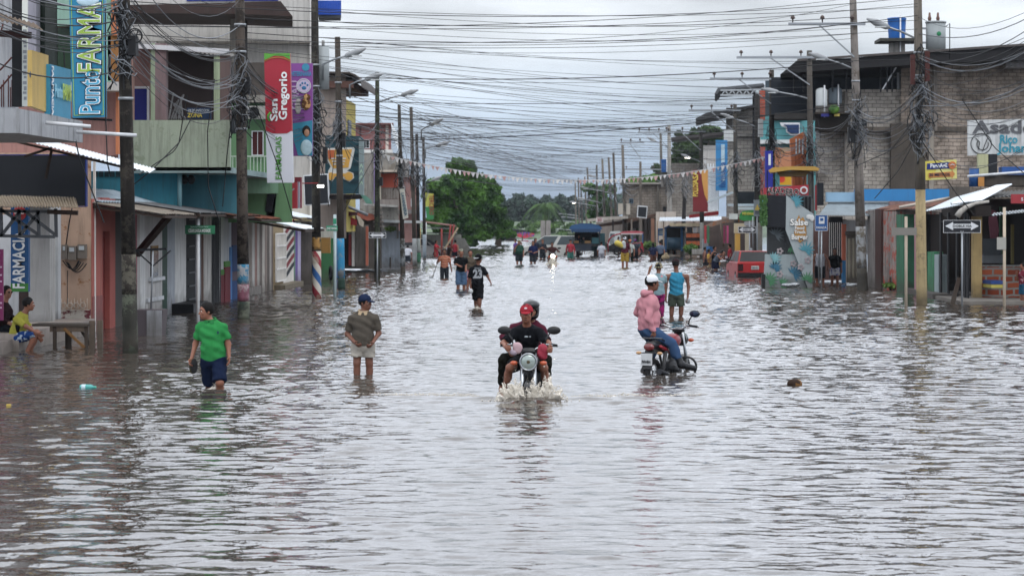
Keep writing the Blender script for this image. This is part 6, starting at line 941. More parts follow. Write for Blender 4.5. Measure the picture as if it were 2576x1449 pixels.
# --- cables
CBL = mk('#17181b', .6, 0); CBG = mk('#3d4147', .5, 0); CBW = mk('#6d7278', .5, 0)
def sag(a, b, s, n=14): return [a.lerp(b, i / n) + Vector((0, 0, -4 * s * (i / n) * (1 - i / n))) for i in range(n + 1)]
rc = random.Random(11)
def cable(a, b, s, r, mat, name='overhead_cable', label='thin dark cable crossing the sky high above the street', group='cables crossing above the street', n=14):
    o = S(name, B().tube(sag(a, b, s, n), r, 4, False), mat, label, 'cable', group); CAB.append((o, near(a, 'LX'), near(b, 'RF'), b.z)); return o
CAB = []
NM = dict(L1='nearest left pole', L2='second left pole', L3='barber pole', L4='fourth left pole', L5='mossy pole', L6='laundry pole', L7='seventh left pole', L8='green footed left pole', L9='last left pole', R1='yellow footed pole', R2='tall concrete pole', R3='terrace pole', R4='turquoise house pole', R5='black pole', R6='grey pole', R7='crate stall pole', R8='bush pole', R9='blue stall pole', R10='thin crossarm pole', F0='framed board pole', F1='tallest far pole', F2='mototaxi pole', F3='pale leaning pole', F4='pole by the truck', F5='slim truck pole', F6='middle truck pole', F7='left truck pole', F8='thin car pole', F9='second thinnest pole', F10='farthest pole')
def near(p, ks):
    k = min((k for k in POLES if k[0] in ks), key=lambda k: (Vector((p.x, p.y)) - POLES[k][1].xy).length); return NM[k] if (Vector((p.x, p.y)) - POLES[k][1].xy).length < 3 else 'left houses'
LK = ['L1', 'L2', 'L3', 'L4', 'L5', 'L6', 'L7', 'L8', 'L9']; RK = ['R1', 'R2', 'R3', 'R4', 'R5', 'R6', 'R7', 'R8', 'R9', 'R10', 'F0', 'F1']
def hz(px, py, Y): return PY(Y)(px, py)
# explicit wires seen in the photo: (left px,y)-(right px,y), distance left, distance right, sag, thickness
WL = [(318, 4, 2300, -6, 46, 66, .6, .012), (318, 66, 2144, -4, 46, 82, .5, .012), (318, 60, 2308, 10, 46, 66, .5, .010), (330, 88, 2144, 12, 46, 82, .9, .010), (604, 12, 2308, 18, 60, 66, .4, .010), (604, 46, 2146, 44, 60, 82, .4, .016), (604, 98, 2146, 60, 60, 82, .6, .012),
      (604, 82, 2308, 40, 60, 66, .7, .014), (604, 110, 2144, 86, 60, 82, .4, .012), (792, 24, 2308, 52, 77, 66, .5, .010), (792, 52, 2144, 72, 77, 82, .5, .010), (792, 66, 2308, 74, 77, 66, .6, .010), (792, 94, 2036, 160, 77, 100, .4, .010), (792, 118, 2144, 98, 77, 82, .5, .010),
      (792, 192, 2146, 156, 77, 82, .45, .022), (850, 100, 2036, 178, 85, 100, .3, .010), (850, 112, 2308, 150, 85, 66, .4, .010), (850, 142, 2036, 205, 85, 100, .3, .010), (850, 201, 2146, 186, 85, 82, .3, .010), (850, 255, 2036, 240, 85, 100, .3, .018), (949, 186, 1941, 245, 99, 108, .4, .012), (949, 200, 2036, 262, 99, 100, .5, .010),
      (949, 228, 1941, 262, 99, 108, .4, .012), (949, 250, 1941, 290, 99, 108, .4, .012), (949, 294, 1941, 292, 99, 108, .4, .016), (949, 322, 1941, 268, 99, 108, .3, .012), (792, 354, 2144, 262, 77, 82, .5, .020), (1004, 300, 1905, 312, 111, 120, .4, .012), (1004, 330, 1905, 322, 111, 120, .5, .012), (949, 352, 1905, 280, 99, 120, .2, .018), (604, 126, 1941, 238, 60, 108, .4, .009), (318, 84, 2036, 220, 46, 100, .5, .008), (850, 165, 1941, 272, 85, 108, .5, .008)]
for x0, y0, x1, y1, a, b_, s, r in WL: cable(hz(x0, y0, a), hz(x1, y1, b_), s * .7, r * .72, CBL, n=18)
for i, lk in enumerate(LK[2:]):                          # short service drops across the road, crowding toward the distance
    for j in range(6):
        rk = RK[min(len(RK) - 1, i + 2 + rc.randrange(3))]; zl = POLES[lk][1]; h1 = 6.0 + rc.random() * 2.6; h2 = h1 + rc.uniform(-.3, .6)
        cable(onp(lk, h1), onp(rk, h2), .1 + rc.random() * .3, .007 + .004 * rc.random(), CBL if j % 3 else CBG)
FX = lambda Y: -6.6
for i in range(50):                                       # the rows beyond: cables between unseen far poles on the left and the far right row
    k = i % 11; pr = POLES['F%d' % k]; Yr = pr[1].y; h1 = 5.2 + rc.random() * 3.6; h2 = h1 + rc.uniform(-.5, .5)
    lk = LK[3 + rc.randrange(6)] if i % 2 else None
    a = onp(lk, 5.8 + rc.random() * 2.6) if lk else Vector((-9.5 + rc.random(), Yr * (.75 + .35 * rc.random()), h1)); cable(a, onp('F%d' % k, h2), .1 + rc.random() * .4, .007 + .007 * rc.random() * Yr / 200, CBL if i % 3 else CBG, n=10)
grp = {}
for c in CAB: grp.setdefault(c[1:3], []).append(c)
OR = 'highest second third fourth fifth sixth seventh eighth ninth tenth eleventh twelfth'.split()
for (a, b), l in grp.items():
    for i, c in enumerate(sorted(l, key=lambda c: -c[3])): c[0]['label'] = 'cable from the %s to the %s' % (a, b) + (', %s of them' % OR[min(i, 11)] if len(l) > 1 else '')
# bundles running along the street from pole to pole
def bundle(ka, kb, z0, z1, n, label, spread=.5, sg=.8, r=.008, mats=(CBL, CBG, CBW), slack=.9):
    q = [B(), B(), B()]; A, Bq = POLES[ka], POLES[kb]
    for i in range(n):
        s = rc.random(); a = onp(ka, z0 + (z1 - z0) * s) + Vector((rc.uniform(-.1, .1), 0, 0)); b = onp(kb, z0 + (z1 - z0) * s + rc.uniform(-.3, .3) * spread); k = rc.choice((0, 0, 1, 2)); pts = sag(a, b, sg * (.35 + rc.random() * slack), 12)
        f = rc.uniform(-.15, .15); pts = [p + Vector((f * math.sin(math.pi * j / 12), 0, 0)) for j, p in enumerate(pts)]; q[k].tube(pts, r * (1.6 if i % 5 == 0 else 1), 4, False)
    T = thing('cable_bundle', label, 'cables', onp(ka, z0), 'cable bundles along the poles')
    for b_, m in zip(q, mats):
        if b_.v: P(T, 'strands', b_, m)
names = 'nearest and second|second and third|third and fourth|fourth and mossy|mossy and laundry sign|laundry sign and next|seventh and eighth|eighth and farthest'.split('|')
for i in range(8): bundle(LK[i], LK[i + 1], 5.6, 7.0, 20 if i < 3 else 12, 'sagging cable bundle between the %s poles on the left' % names[i])
rn = 'yellow footed and concrete|concrete and terrace|terrace and turquoise house|turquoise house and block tower|block tower and blue sign|blue sign and crate stall|crate stall and bush|bush and pale concrete|pale concrete and thin'.split('|')
for i in range(9): bundle(RK[i], RK[i + 1], 5.2 if i != 6 else 4.2, 6.8 if i != 6 else 5.4, 18 if i < 4 else 12, 'sagging cable bundle between the %s poles on the right' % rn[i], sg=.8)
for i in range(9): bundle('F%d' % i, 'F%d' % (i + 1), 4.2, 6.6, 7, 'far cable bundle starting at the %s' % far[i][5], r=.012)
bundle('L1', 'L2', 7.6, 8.8, 5, 'upper cables between the nearest two left poles'); POLES['X0'] = (None, hz(-80, 300, 38) * 1.0, Vector((0, 0, 1)), .1)
POLES['X0'] = (None, Vector((hz(-140, 200, 36).x, 36, 0)), Vector((0, 0, 1)), .1); bundle('X0', 'L1', 5.6, 7.2, 16, 'cables running out of frame from the nearest left pole', sg=.5); POLES['X1'] = (None, Vector((hz(2700, 200, 55).x, 55, 0)), Vector((0, 0, 1)), .1); bundle('X1', 'R1', 5.2, 8.2, 26, 'fan of cables running out of frame from the yellow footed pole', sg=.9, spread=2)
# coils, loops and tangles at each pole
def tangle(key, z, size, n, label):
    q = [B(), B()]; c = onp(key, z); T_, b, dz, r = POLES[key]
    for i in range(n):
        a0 = rc.random() * 6.28; ra = size * (.12 + rc.random() * .45); tz = rc.uniform(-size * 1.5, size) * 1.0; ph = rc.random() * 6; m_ = 7 + rc.randrange(4); k = rc.uniform(.7, 2.2)
        pts = [c + Vector((ra * math.cos(a0 + k * t) + rc.uniform(-.04, .04), -r - .02 - abs(ra * .6 * math.sin(a0 + k * t)), tz + size * .7 * math.sin(ph + t * 1.7) * (.3 + .7 * rc.random()))) for t in np.linspace(0, 2.6, m_)]
        q[i % 2].tube(pts, .008 + .004 * (i % 3), 4, False)
    q[0].torus(c + Vector((size * .45, -r - .1, -size * .3)), (0, 1, .2), size * .25, .012, 20, 5); q[0].torus(c + Vector((size * .47, -r - .12, -size * .33)), (.1, 1, .1), size * .22, .012, 20, 5)
    for k in range(3): q[0].tube([c + Vector((rc.uniform(-.2, .2), -r - .1, size * .5)), c + Vector((rc.uniform(-.35, .35), -r - .1, -size)), c + Vector((rc.uniform(-.4, .4), -r - .05, -size * 2.2))], .013, 4, False)
    T = thing('cable_tangle', label, 'cables', c, 'cable tangles on the poles'); P(T, 'dark_strands', q[0], CBL); P(T, 'grey_strands', q[1], CBW)
for k, z, s, n, lb in (('L1', 6.3, .55, 34, 'tangle of cables high on the nearest left pole'), ('L2', 6.0, .6, 30, 'tangle of cables on the second left pole'), ('L3', 6.2, .55, 28, 'tangle of cables on the third left pole'), ('L3', 5.0, .45, 18, 'lower tangle of cables on the third left pole'), ('L4', 5.9, .5, 24, 'tangle of cables on the fourth left pole'), ('L5', 5.6, .5, 22, 'tangle of cables on the mossy pole'), ('L6', 5.0, .6, 26, 'tangle of cables above the laundry sign'), ('L7', 5.4, .6, 20, 'tangle of cables past the laundry sign'), ('L8', 5.2, .6, 18, 'tangle on the green footed far left pole'), ('L9', 5.0, .6, 16, 'tangle on the farthest left pole'),
        ('R1', 5.9, .75, 46, 'thick tangle of cables on the yellow footed pole'), ('R1', 7.2, .45, 18, 'upper tangle on the yellow footed pole'), ('R2', 6.2, .8, 36, 'tangle of cables on the tall concrete pole'), ('R3', 5.8, .8, 30, 'tangle of cables behind the orange facade'), ('R4', 5.9, .8, 34, 'tangle of cables above the yellow canopy'), ('R5', 5.4, .7, 26, 'tangle of cables on the black pole'), ('R6', 5.4, .7, 22, 'tangle of cables left of the blue pharmacy sign'), ('R7', 5.2, .7, 22, 'tangle of cables above the crates'), ('R8', 5.0, .6, 16, 'tangle on the short dark pole'), ('R9', 5.4, .7, 20, 'tangle on the pale concrete pole'), ('F1', 5, .8, 14, 'tangle on the tallest far pole'), ('F3', 5, .8, 14, 'tangle on the leaning far pole'), ('F4', 4.8, .8, 14, 'tangle on the pole right of the truck'), ('F6', 5, .9, 12, 'tangle on the slim pole above the truck'), ('F8', 4.6, .9, 12, 'tangle on the thin pole over the car')): tangle(k, z, s, n, lb)
for k in ('L1', 'L2', 'L3', 'L4', 'R1', 'R2'): clamp(k, (4.9, 5.7, 6.9, 7.6))
T = POLES['R1'][0]; q = B(); [q.box(onp('R1', z).x + dx - .07, onp('R1', z).x + dx + .07, POLES['R1'][1].y - .3, POLES['R1'][1].y - .2, z - .45, z + .45) for z, dx in ((7.1, -.22), (7.2, .22))]; P(T, 'rusty_rack', q, mk('#4a2420', .8, .2))
# loose hanging cables at the left
for i, pts in enumerate((((160, 120, 44), (166, 240, 44), (200, 400, 44), (262, 560, 44)), ((265, 20, 47), (266, 300, 47), (270, 410, 47), (278, 445, 47)), ((540, 200, 58), (522, 330, 58), (524, 470, 58), (552, 560, 58)), ((470, 240, 58), (450, 360, 58), (380, 430, 57), (330, 470, 57)), ((500, 260, 58), (440, 380, 57), (350, 440, 56)), ((628, 220, 60), (700, 420, 62), (740, 560, 64)), ((596, 200, 60), (572, 380, 60), (560, 520, 60)), ((860, 250, 84), (838, 420, 84), (826, 520, 84)), ((950, 380, 97), (900, 470, 100), (860, 540, 104)), ((2316, 350, 66), (2400, 480, 68), (2450, 540, 70)), ((2420, 250, 62), (2500, 370, 66), (2580, 440, 70)), ((2320, 320, 66), (2260, 430, 70), (2200, 500, 74)), ((2300, 300, 66), (2240, 380, 70), (2150, 420, 76)), ((1950, 400, 105), (1930, 470, 100), (1926, 540, 96)))):
    P_ = [hz(*p) for p in pts]; N = 16; sp = []
    for t in np.linspace(0, len(P_) - 1, N): k = min(int(t), len(P_) - 2); u = t - k; u2 = u * u * (3 - 2 * u) if len(P_) > 3 else u; sp.append(P_[k].lerp(P_[k + 1], u))
    S('hanging_cable', B().tube(sp, .014, 5, False), CBL, 'loose black cable curving down, %s' % ('before the grey balcony', 'beside the tall pharmacy sign', 'between the first two left poles', 'sweeping down to the nearest left pole', 'just under another before the pale green wall', 'crossing the red banner', 'dropping beside the second left pole', 'over the supermarket billboard', 'above the red awnings', 'right of the payment sign', 'across the grill billboard', 'left of the yellow footed pole', 'between the two right poles', 'beside the burger kiosk')[i], 'cable')
# bunting of little pennants across the street
T = thing('bunting', 'string of small pink and white pennants strung across the street', 'bunting', hz(1440, 455, 120)); a, b_, c_ = hz(960, 388, 104), hz(1440, 457, 118), hz(1925, 395, 112); line = []
for i in range(41):
    t = i / 40; y = 388 + (395 - 388) * t + 4 * 62 * t * (1 - t); line.append(hz(960 + 965 * t, y, 104 + 12 * t))
P(T, 'string', B().tube(line, .012, 4, False), WHT); q = [B(), B()]
for i in range(86):
    t = (i + .5) / 86 * 40; k = int(t); p = line[k].lerp(line[min(k + 1, 40)], t - k); w_ = rc.uniform(.06, .11); dz = .14 + .10 * rc.random(); tw = rc.uniform(-.06, .06); q[0 if rc.random() < .6 else 1].add([p + Vector((-w_, 0, 0)), p + Vector((w_, tw, 0)), p + Vector((rc.uniform(-.05, .05), tw, -dz)), p + Vector((-w_, .01, 0)), p + Vector((w_, tw + .01, 0)), p + Vector((0, tw + .01, -dz))], [(0, 2, 1), (3, 4, 5), (0, 1, 4, 3), (1, 2, 5, 4), (2, 0, 3, 5)])
P(T, 'white_pennants', q[0], mk('#d5d3d3', .8)); P(T, 'pink_pennants', q[1], mk('#bd9794', .8))
# ================================================================ trees, palm, far wood, grass
def leafmat(c1, c2, sc=.6):
    key = ('leaf', c1, c2, sc)
    if key in MATS: return MATS[key]
    m = bpy.data.materials.new('leaves'); m.use_nodes = True; t = m.node_tree; b = t.nodes['Principled BSDF']; L = t.links.new; b.inputs['Roughness'].default_value = .6; b.inputs['Specular IOR Level'].default_value = .25
    tc = nn(t, 'ShaderNodeTexCoord'); n = nn(t, 'ShaderNodeTexNoise'); n.inputs['Scale'].default_value = sc; n.inputs['Detail'].default_value = 5; L(tc.outputs['Object'], n.inputs[0]); r = nn(t, 'ShaderNodeMapRange'); r.inputs[1].default_value = .4; r.inputs[2].default_value = .62; L(n.outputs[0], r.inputs[0])
    x = nn(t, 'ShaderNodeMix', data_type='RGBA'); L(r.outputs[0], x.inputs[0]); x.inputs[6].default_value = (*rgb(c1), 1); x.inputs[7].default_value = (*rgb(c2), 1); L(x.outputs[2], b.inputs['Base Color']); MATS[key] = m; return m
def leaves(clumps, n, s, seed=1, up=.3):
    """many leaf-sized faces spread through clump volumes, denser near their skins"""
    r = np.random.RandomState(seed); w_ = np.array([c[1][0] * c[1][2] for c in clumps]); k = r.choice(len(clumps), n, p=w_ / w_.sum()); C0 = np.array([c[0] for c in clumps])[k]; R0 = np.array([c[1] for c in clumps])[k]
    d = r.normal(size=(n, 3)); d /= np.linalg.norm(d, axis=1)[:, None]; rad = r.rand(n) ** .38 * (1 + .22 * np.sin(d[:, 0] * 5 + k) * np.sin(d[:, 2] * 6 + k * 2)); p = C0 + d * R0 * rad[:, None]
    u = r.normal(size=(n, 3)); u /= np.linalg.norm(u, axis=1)[:, None]; nrm = d * .7 + r.normal(size=(n, 3)) * .6; nrm[:, 2] += up; v = np.cross(u, nrm); v /= np.linalg.norm(v, axis=1)[:, None]; sz = s * (.6 + .8 * r.rand(n))[:, None]
    V = np.stack([p - u * sz, p - v * sz * .55, p + u * sz, p + v * sz * .55], 1).reshape(-1, 3); F_ = np.arange(4 * n).reshape(n, 4); return V, F_
def foliage(parent, name, clumps, n, s, mat, seed=1, label=None, top=None):
    V, F_ = leaves(clumps, n, s, seed); org = ORG[parent] if parent else Vector(top); me = bpy.data.meshes.new(name); V = V - np.array(org); me.vertices.add(len(V)); me.vertices.foreach_set('co', V.ravel()); me.loops.add(len(F_) * 4); me.loops.foreach_set('vertex_index', F_.ravel().astype(np.int32)); me.polygons.add(len(F_)); me.polygons.foreach_set('loop_start', np.arange(0, len(F_) * 4, 4, dtype=np.int32)); me.update(); me.validate(); me.materials.append(mat)
    o = bpy.data.objects.new(name, me); C.objects.link(o); o.parent = parent; ORG[o] = Vector(org)
    if not parent: o.location = org
    return o
def tree(label, Y, base, cl, n, s, mat, seed=1, trunk=.35, name='tree', limbs=True):
    """base pixel column and clump list in pixels (x, y, rx, ry) at distance Y"""
    k = Y / F; pl = PY(Y); T = thing(name, label, 'tree', (pl(base, 600).x, Y, 0)); rr = random.Random(seed); clumps = []
    for x, y, rx, ry in cl:
        c = pl(x, y); dy = rr.uniform(-.5, .5) * rx * k * 1.6; clumps.append(((c.x, c.y + dy, c.z), (rx * k, rx * k, ry * k)))
    b0 = Vector((pl(base, 600).x, Y, -.5)); fork = Vector((b0.x + .3, Y, min(c[0][2] for c in clumps) * .5 + 1.2)); q = B().tube([b0, b0.lerp(fork, .5) + Vector((.1, 0, 0)), fork], [trunk * 1.3, trunk, trunk * .85], 10)
    for c, r_ in clumps[::2]: q.tube([fork, fork.lerp(Vector(c), .5) + Vector((0, 0, .3)), Vector(c)], [trunk * .5, trunk * .3, trunk * .1], 7)
    P(T, 'trunk', q, mk('#3a3026', .95, .3, 2)); foliage(T, 'crown', clumps, n, s, mat, seed); return T
rt = random.Random(4)
big = [(1170, 440, 34, 26), (1205, 470, 40, 30), (1130, 470, 38, 32), (1230, 510, 34, 34), (1165, 505, 50, 36), (1105, 500, 34, 34), (1240, 555, 30, 34), (1200, 555, 40, 34), (1150, 560, 40, 34), (1105, 550, 30, 40), (1180, 590, 24, 20), (1215, 590, 26, 16), (1160, 412, 20, 13), (1090, 470, 22, 20), (1186, 428, 14, 12), (1245, 480, 16, 18), (1258, 585, 14, 14), (1165, 602, 16, 12)]
big += [(x + rt.uniform(-30, 30), y + rt.uniform(-26, 26), rt.uniform(9, 16), rt.uniform(7, 12)) for x, y, a, b_ in big * 3]
tree('large broad leafed green tree filling the left side at the end of the houses', 205, 1160, big, 60000, .17, leafmat('#1d3a16', '#4a7028', .5), 2, .5)
tree('dense dark tree just behind the broad leafed tree, toward the road', 235, 1250, [(1240, 520, 26, 24), (1260, 560, 20, 26), (1230, 570, 30, 24), (1268, 590, 14, 14)], 9000, .2, leafmat('#16291a', '#2a4524', .5), 3, .3)
tree('dark leafy tree behind the flat canopy of the white block house', 215, 1745, [(1740, 370, 40, 30), (1770, 345, 40, 22), (1715, 400, 30, 26), (1800, 350, 24, 26), (1760, 400, 40, 22), (1700, 415, 20, 14), (1790, 328, 26, 9)] + [(1740 + rt.uniform(-55, 70), 370 + rt.uniform(-45, 40), 10, 8) for _ in range(22)], 22000, .18, leafmat('#1f2f1a', '#3f5430', .5), 5, .4)
tree('tree crown showing over the stained block house', 240, 1640, [(1600, 455, 26, 8), (1640, 450, 30, 9), (1670, 443, 26, 10), (1700, 447, 20, 9), (1620, 462, 30, 8)], 5000, .22, leafmat('#2c4a1c', '#557a2c', .5), 6, .3)
tree('pale green tree behind the far poles beside the truck', 260, 1500, [(1500, 480, 24, 12), (1480, 472, 16, 10), (1530, 476, 22, 12), (1510, 510, 26, 20), (1525, 535, 24, 14), (1495, 540, 18, 14)], 9000, .22, leafmat('#24401c', '#4c7030', .5), 7, .3)
tree('small dark tree left of the blue roof tank', 230, 1665, [(1655, 424, 14, 10), (1672, 428, 12, 8)], 1400, .2, leafmat('#1f2f1a', '#3c5230', .5), 8, .2)
T = tank('water_tank', 'small blue roof tank between the far poles on the right', PY(195), 1663, 1685, 402, 434, mk('#14589c', .5), True, 1.2)
# palm with two concrete stumps
Yp = 270; pl = PY(Yp); T = thing('palm_tree', 'tall palm with drooping fronds standing in the far road', 'palm', (pl(1372, 600).x, Yp, 0)); top = pl(1373, 520); P(T, 'trunk', B().tube([(pl(1372, 600).x, Yp, -.5), (pl(1373, 600).x, Yp, 1.5), tuple(top)], [.42, .34, .26], 12), mk('#5a5046', .95, .3, 1.5)); q = B(); rp = random.Random(9)
for i in range(24):
    an = i * 2.4; el_ = rp.uniform(.1, 1.4); L_ = rp.uniform(2.4, 3.4); d = Vector((math.cos(an), math.sin(an), 0)); pts = []
    for j in range(9): t = j / 8; pts.append(top + d * (L_ * t * math.cos(el_ * (1 - t * .4))) + Vector((0, 0, L_ * (math.sin(el_) * t - (1.35 if el_ < .7 else 1.15) * t * t))))
    for j in range(8):
        a, b_ = pts[j], pts[j + 1]; dr = (b_ - a).normalized(); sd = dr.cross(Vector((0, 0, 1))).normalized(); w_ = .55 * math.sin(math.pi * (j + .8) / 9.2)
        for k in range(4):
            m_ = a.lerp(b_, k / 4); 
            for s_ in (-1, 1): q.add([m_, m_ + dr * .10, m_ + sd * (s_ * w_) + dr * .35 + Vector((0, 0, -w_ * .7)), ], [(0, 1, 2)])
    q.tube(pts, .03, 4, False)
P(T, 'fronds', q, leafmat('#1e3418', '#3f5a2a', .8))
for x0, x1, y0 in ((1360, 1371, 555), (1373, 1385, 555)): S('concrete_stump', B().rect(PY(262), x0, x1, y0, 609, .6), mk('#8a8480', .9, .2, 1, .5), 'tall concrete stump %s in front of the palm' % ('left of its neighbour' if x0 < 1372 else 'right of its neighbour'), 'stump')
# grass bank and far wood, one mass each
def mass(name, Y, prof, n, s, mat, depth, seed):
    pl = PY(Y); cl = []; r = random.Random(seed)
    for x, y, rx, ry in prof: c = pl(x, y); cl.append(((c.x, Y + r.uniform(0, depth), c.z), (rx * Y / F, depth * .35, ry * Y / F)))
    o = foliage(None, name, cl, n, s, mat, seed, top=(pl(1350, 600).x, Y, 0)); return tag(o, kind='stuff')
g = B(); nx, ny = 60, 20; vs = []
for j in range(ny + 1):
    for i in range(nx + 1):
        x = -60 + 110 * i / nx; y = 300 + 160 * j / ny; vs.append((x, y, -.5 + 2.3 * (j / ny) ** .8 + .5 * math.sin(x * .3 + j) * min(1, j / 3)))
g.add(vs, [(j * (nx + 1) + i, j * (nx + 1) + i + 1, (j + 1) * (nx + 1) + i + 1, (j + 1) * (nx + 1) + i) for j in range(ny) for i in range(nx)], True); S('hill', g, leafmat('#24381a', '#3f5526', .15), kind='structure')
mass('undergrowth', 330, [(1140 + i * 9 + rt.uniform(-4, 4), 590 - (i % 5) * 7, 13, 6) for i in range(36)], 26000, .22, leafmat('#263f1a', '#4c6630', .2), 30, 21)
mass('far_wood', 480, [(1225 + i * 7.5 + rt.uniform(-3, 3), 532 + rt.uniform(-16, 22) , 12, 16 + rt.uniform(0, 8)) for i in range(36)] + [(1230 + i * 15, 556, 16, 16) for i in range(20)] + [(1415, 505, 9, 7), (1300, 512, 10, 8), (1262, 498, 8, 9), (1440, 500, 12, 8)], 26000, .42, leafmat('#14241c', '#22382a', .2), 12, 22)
mass('far_wood', 700, [(1150 + i * 14, 518 + rt.uniform(-10, 12), 18, 24) for i in range(40)], 16000, .8, leafmat('#1f3328', '#2c4234', .2), 12, 25)
def bush(label, px, py, w_, h, Y, seed, n=1600):
    pl = PY(Y); T = thing('bush', label, 'bush', (pl(px, py).x, Y, 0)); foliage(T, 'leaves', [((pl(px + dx * w_, py).x, Y, pl(px, py - h * .45 + dz * h).z), (w_ * .35 * Y / F, .5, h * .4 * Y / F)) for dx, dz in ((-.25, 0), (.25, .02), (0, -.12), (.05, .1))], n, .09, leafmat('#3a5a20', '#6a8038', 1), seed); P(T, 'stem', B().tube([(pl(px, py).x, Y, -.3), (pl(px, py).x, Y, .5)], .04, 6), WOODD)
bush('green bush growing beside the orange crate stall', 1738, 637, 30, 24, 150, 31); bush('grassy green bush behind the striped shirt couple', 1634, 625, 26, 18, 168, 32); bush('low green weeds at the foot of the weathered shop', 2240, 722, 26, 9, 84, 33, 500); bush('small plant on top of the corrugated fence', 982, 580, 22, 10, 126, 34, 500); bush('low weeds along the curb right of the bush', 1775, 635, 30, 8, 152, 35, 500)
S('curb_block', B().rect(PY(149), 1740, 1766, 627, 640, 1.0), CONC, 'broken grey curb block beside the bush', 'block'); S('terrace_plants', B().ell(PY(102.8)(2098, 276), (.25, .2, .2)), leafmat('#2c4a20', '#557a2c', 3), 'green potted plants on the cluttered terrace', 'plants')
# ================================================================ people
def V3(v): return np.array([v[0], v[1], v[2]], float)
SK = {'a': mk('#84513a', .55, .12, 9, spec=.35), 'b': mk('#6e4330', .55, .12, 9, spec=.35), 'c': mk('#8a5a42', .55, .12, 9, spec=.35)}
HAIR = mk('#0c0908', .75, .2, 20, spec=.2); EYEW = mk('#c9c0b8', .3, 0); EYED = mk('#0d0a09', .2, 0); LIPS = mk('#5a2a24', .5, 0)
TPL = dict(hc=(0, 0, .93), neck=(0, -.01, 1.42), head=(0, .015, 1.585), sa=(-.185, -.01, 1.375), sb=(.185, -.01, 1.375), ea=(-.25, -.03, 1.10), eb=(.25, -.03, 1.10), wa=(-.26, .05, .86), wb=(.26, .05, .86), ha=(-.09, 0, .90), hb=(.09, 0, .90), ka=(-.10, .02, .49), kb=(.10, .02, .49), fa=(-.105, -.03, .09), fb=(.105, -.03, .09))
WALK = dict(ka=(-.10, .12, .50), fa=(-.11, .10, .09), kb=(.10, .0, .49), fb=(.10, -.22, .12), wa=(-.25, -.12, .87), wb=(.25, .14, .88), ea=(-.25, -.09, 1.1), eb=(.25, .0, 1.1))
def hand(w_, d, pn, s, curl=.5, side=1):
    """palm, four unequal bent fingers and a thumb leaving the palm's side"""
    d = d / np.linalg.norm(d); pn = pn - d * (pn @ d); pn /= np.linalg.norm(pn); sd = np.cross(d, pn) * side; M = [sd, pn, d]; pr = [('e', w_ + d * .045 * s, (.040 * s, .018 * s, .052 * s), M, .012)]
    for i, L_ in enumerate((.060, .072, .078, .068)):
        b0 = w_ + d * .078 * s + sd * ((i - 1.5) * .0195 * s); c1 = curl * .7; d1 = d * math.cos(c1) + pn * math.sin(c1); p1 = b0 + d1 * L_ * .5 * s; c2 = curl * 1.6; d2 = d * math.cos(c2) + pn * math.sin(c2); p2 = p1 + d2 * L_ * .5 * s
        pr += [('c', b0, p1, .0100 * s, .0095 * s, 0, .003), ('c', p1, p2, .0095 * s, .0085 * s, 0, .003)]
    t0 = w_ + d * .03 * s - 0 * pn + sd * .034 * s; t1 = t0 + (sd * .7 + d * .6 + pn * .35) * .035 * s; t2 = t1 + (sd * .15 + d * .8 + pn * .5) * .03 * s
    return pr + [('c', t0, t1, .013 * s, .011 * s, 0, .01), ('c', t1, t2, .011 * s, .0095 * s, 0, .004)]
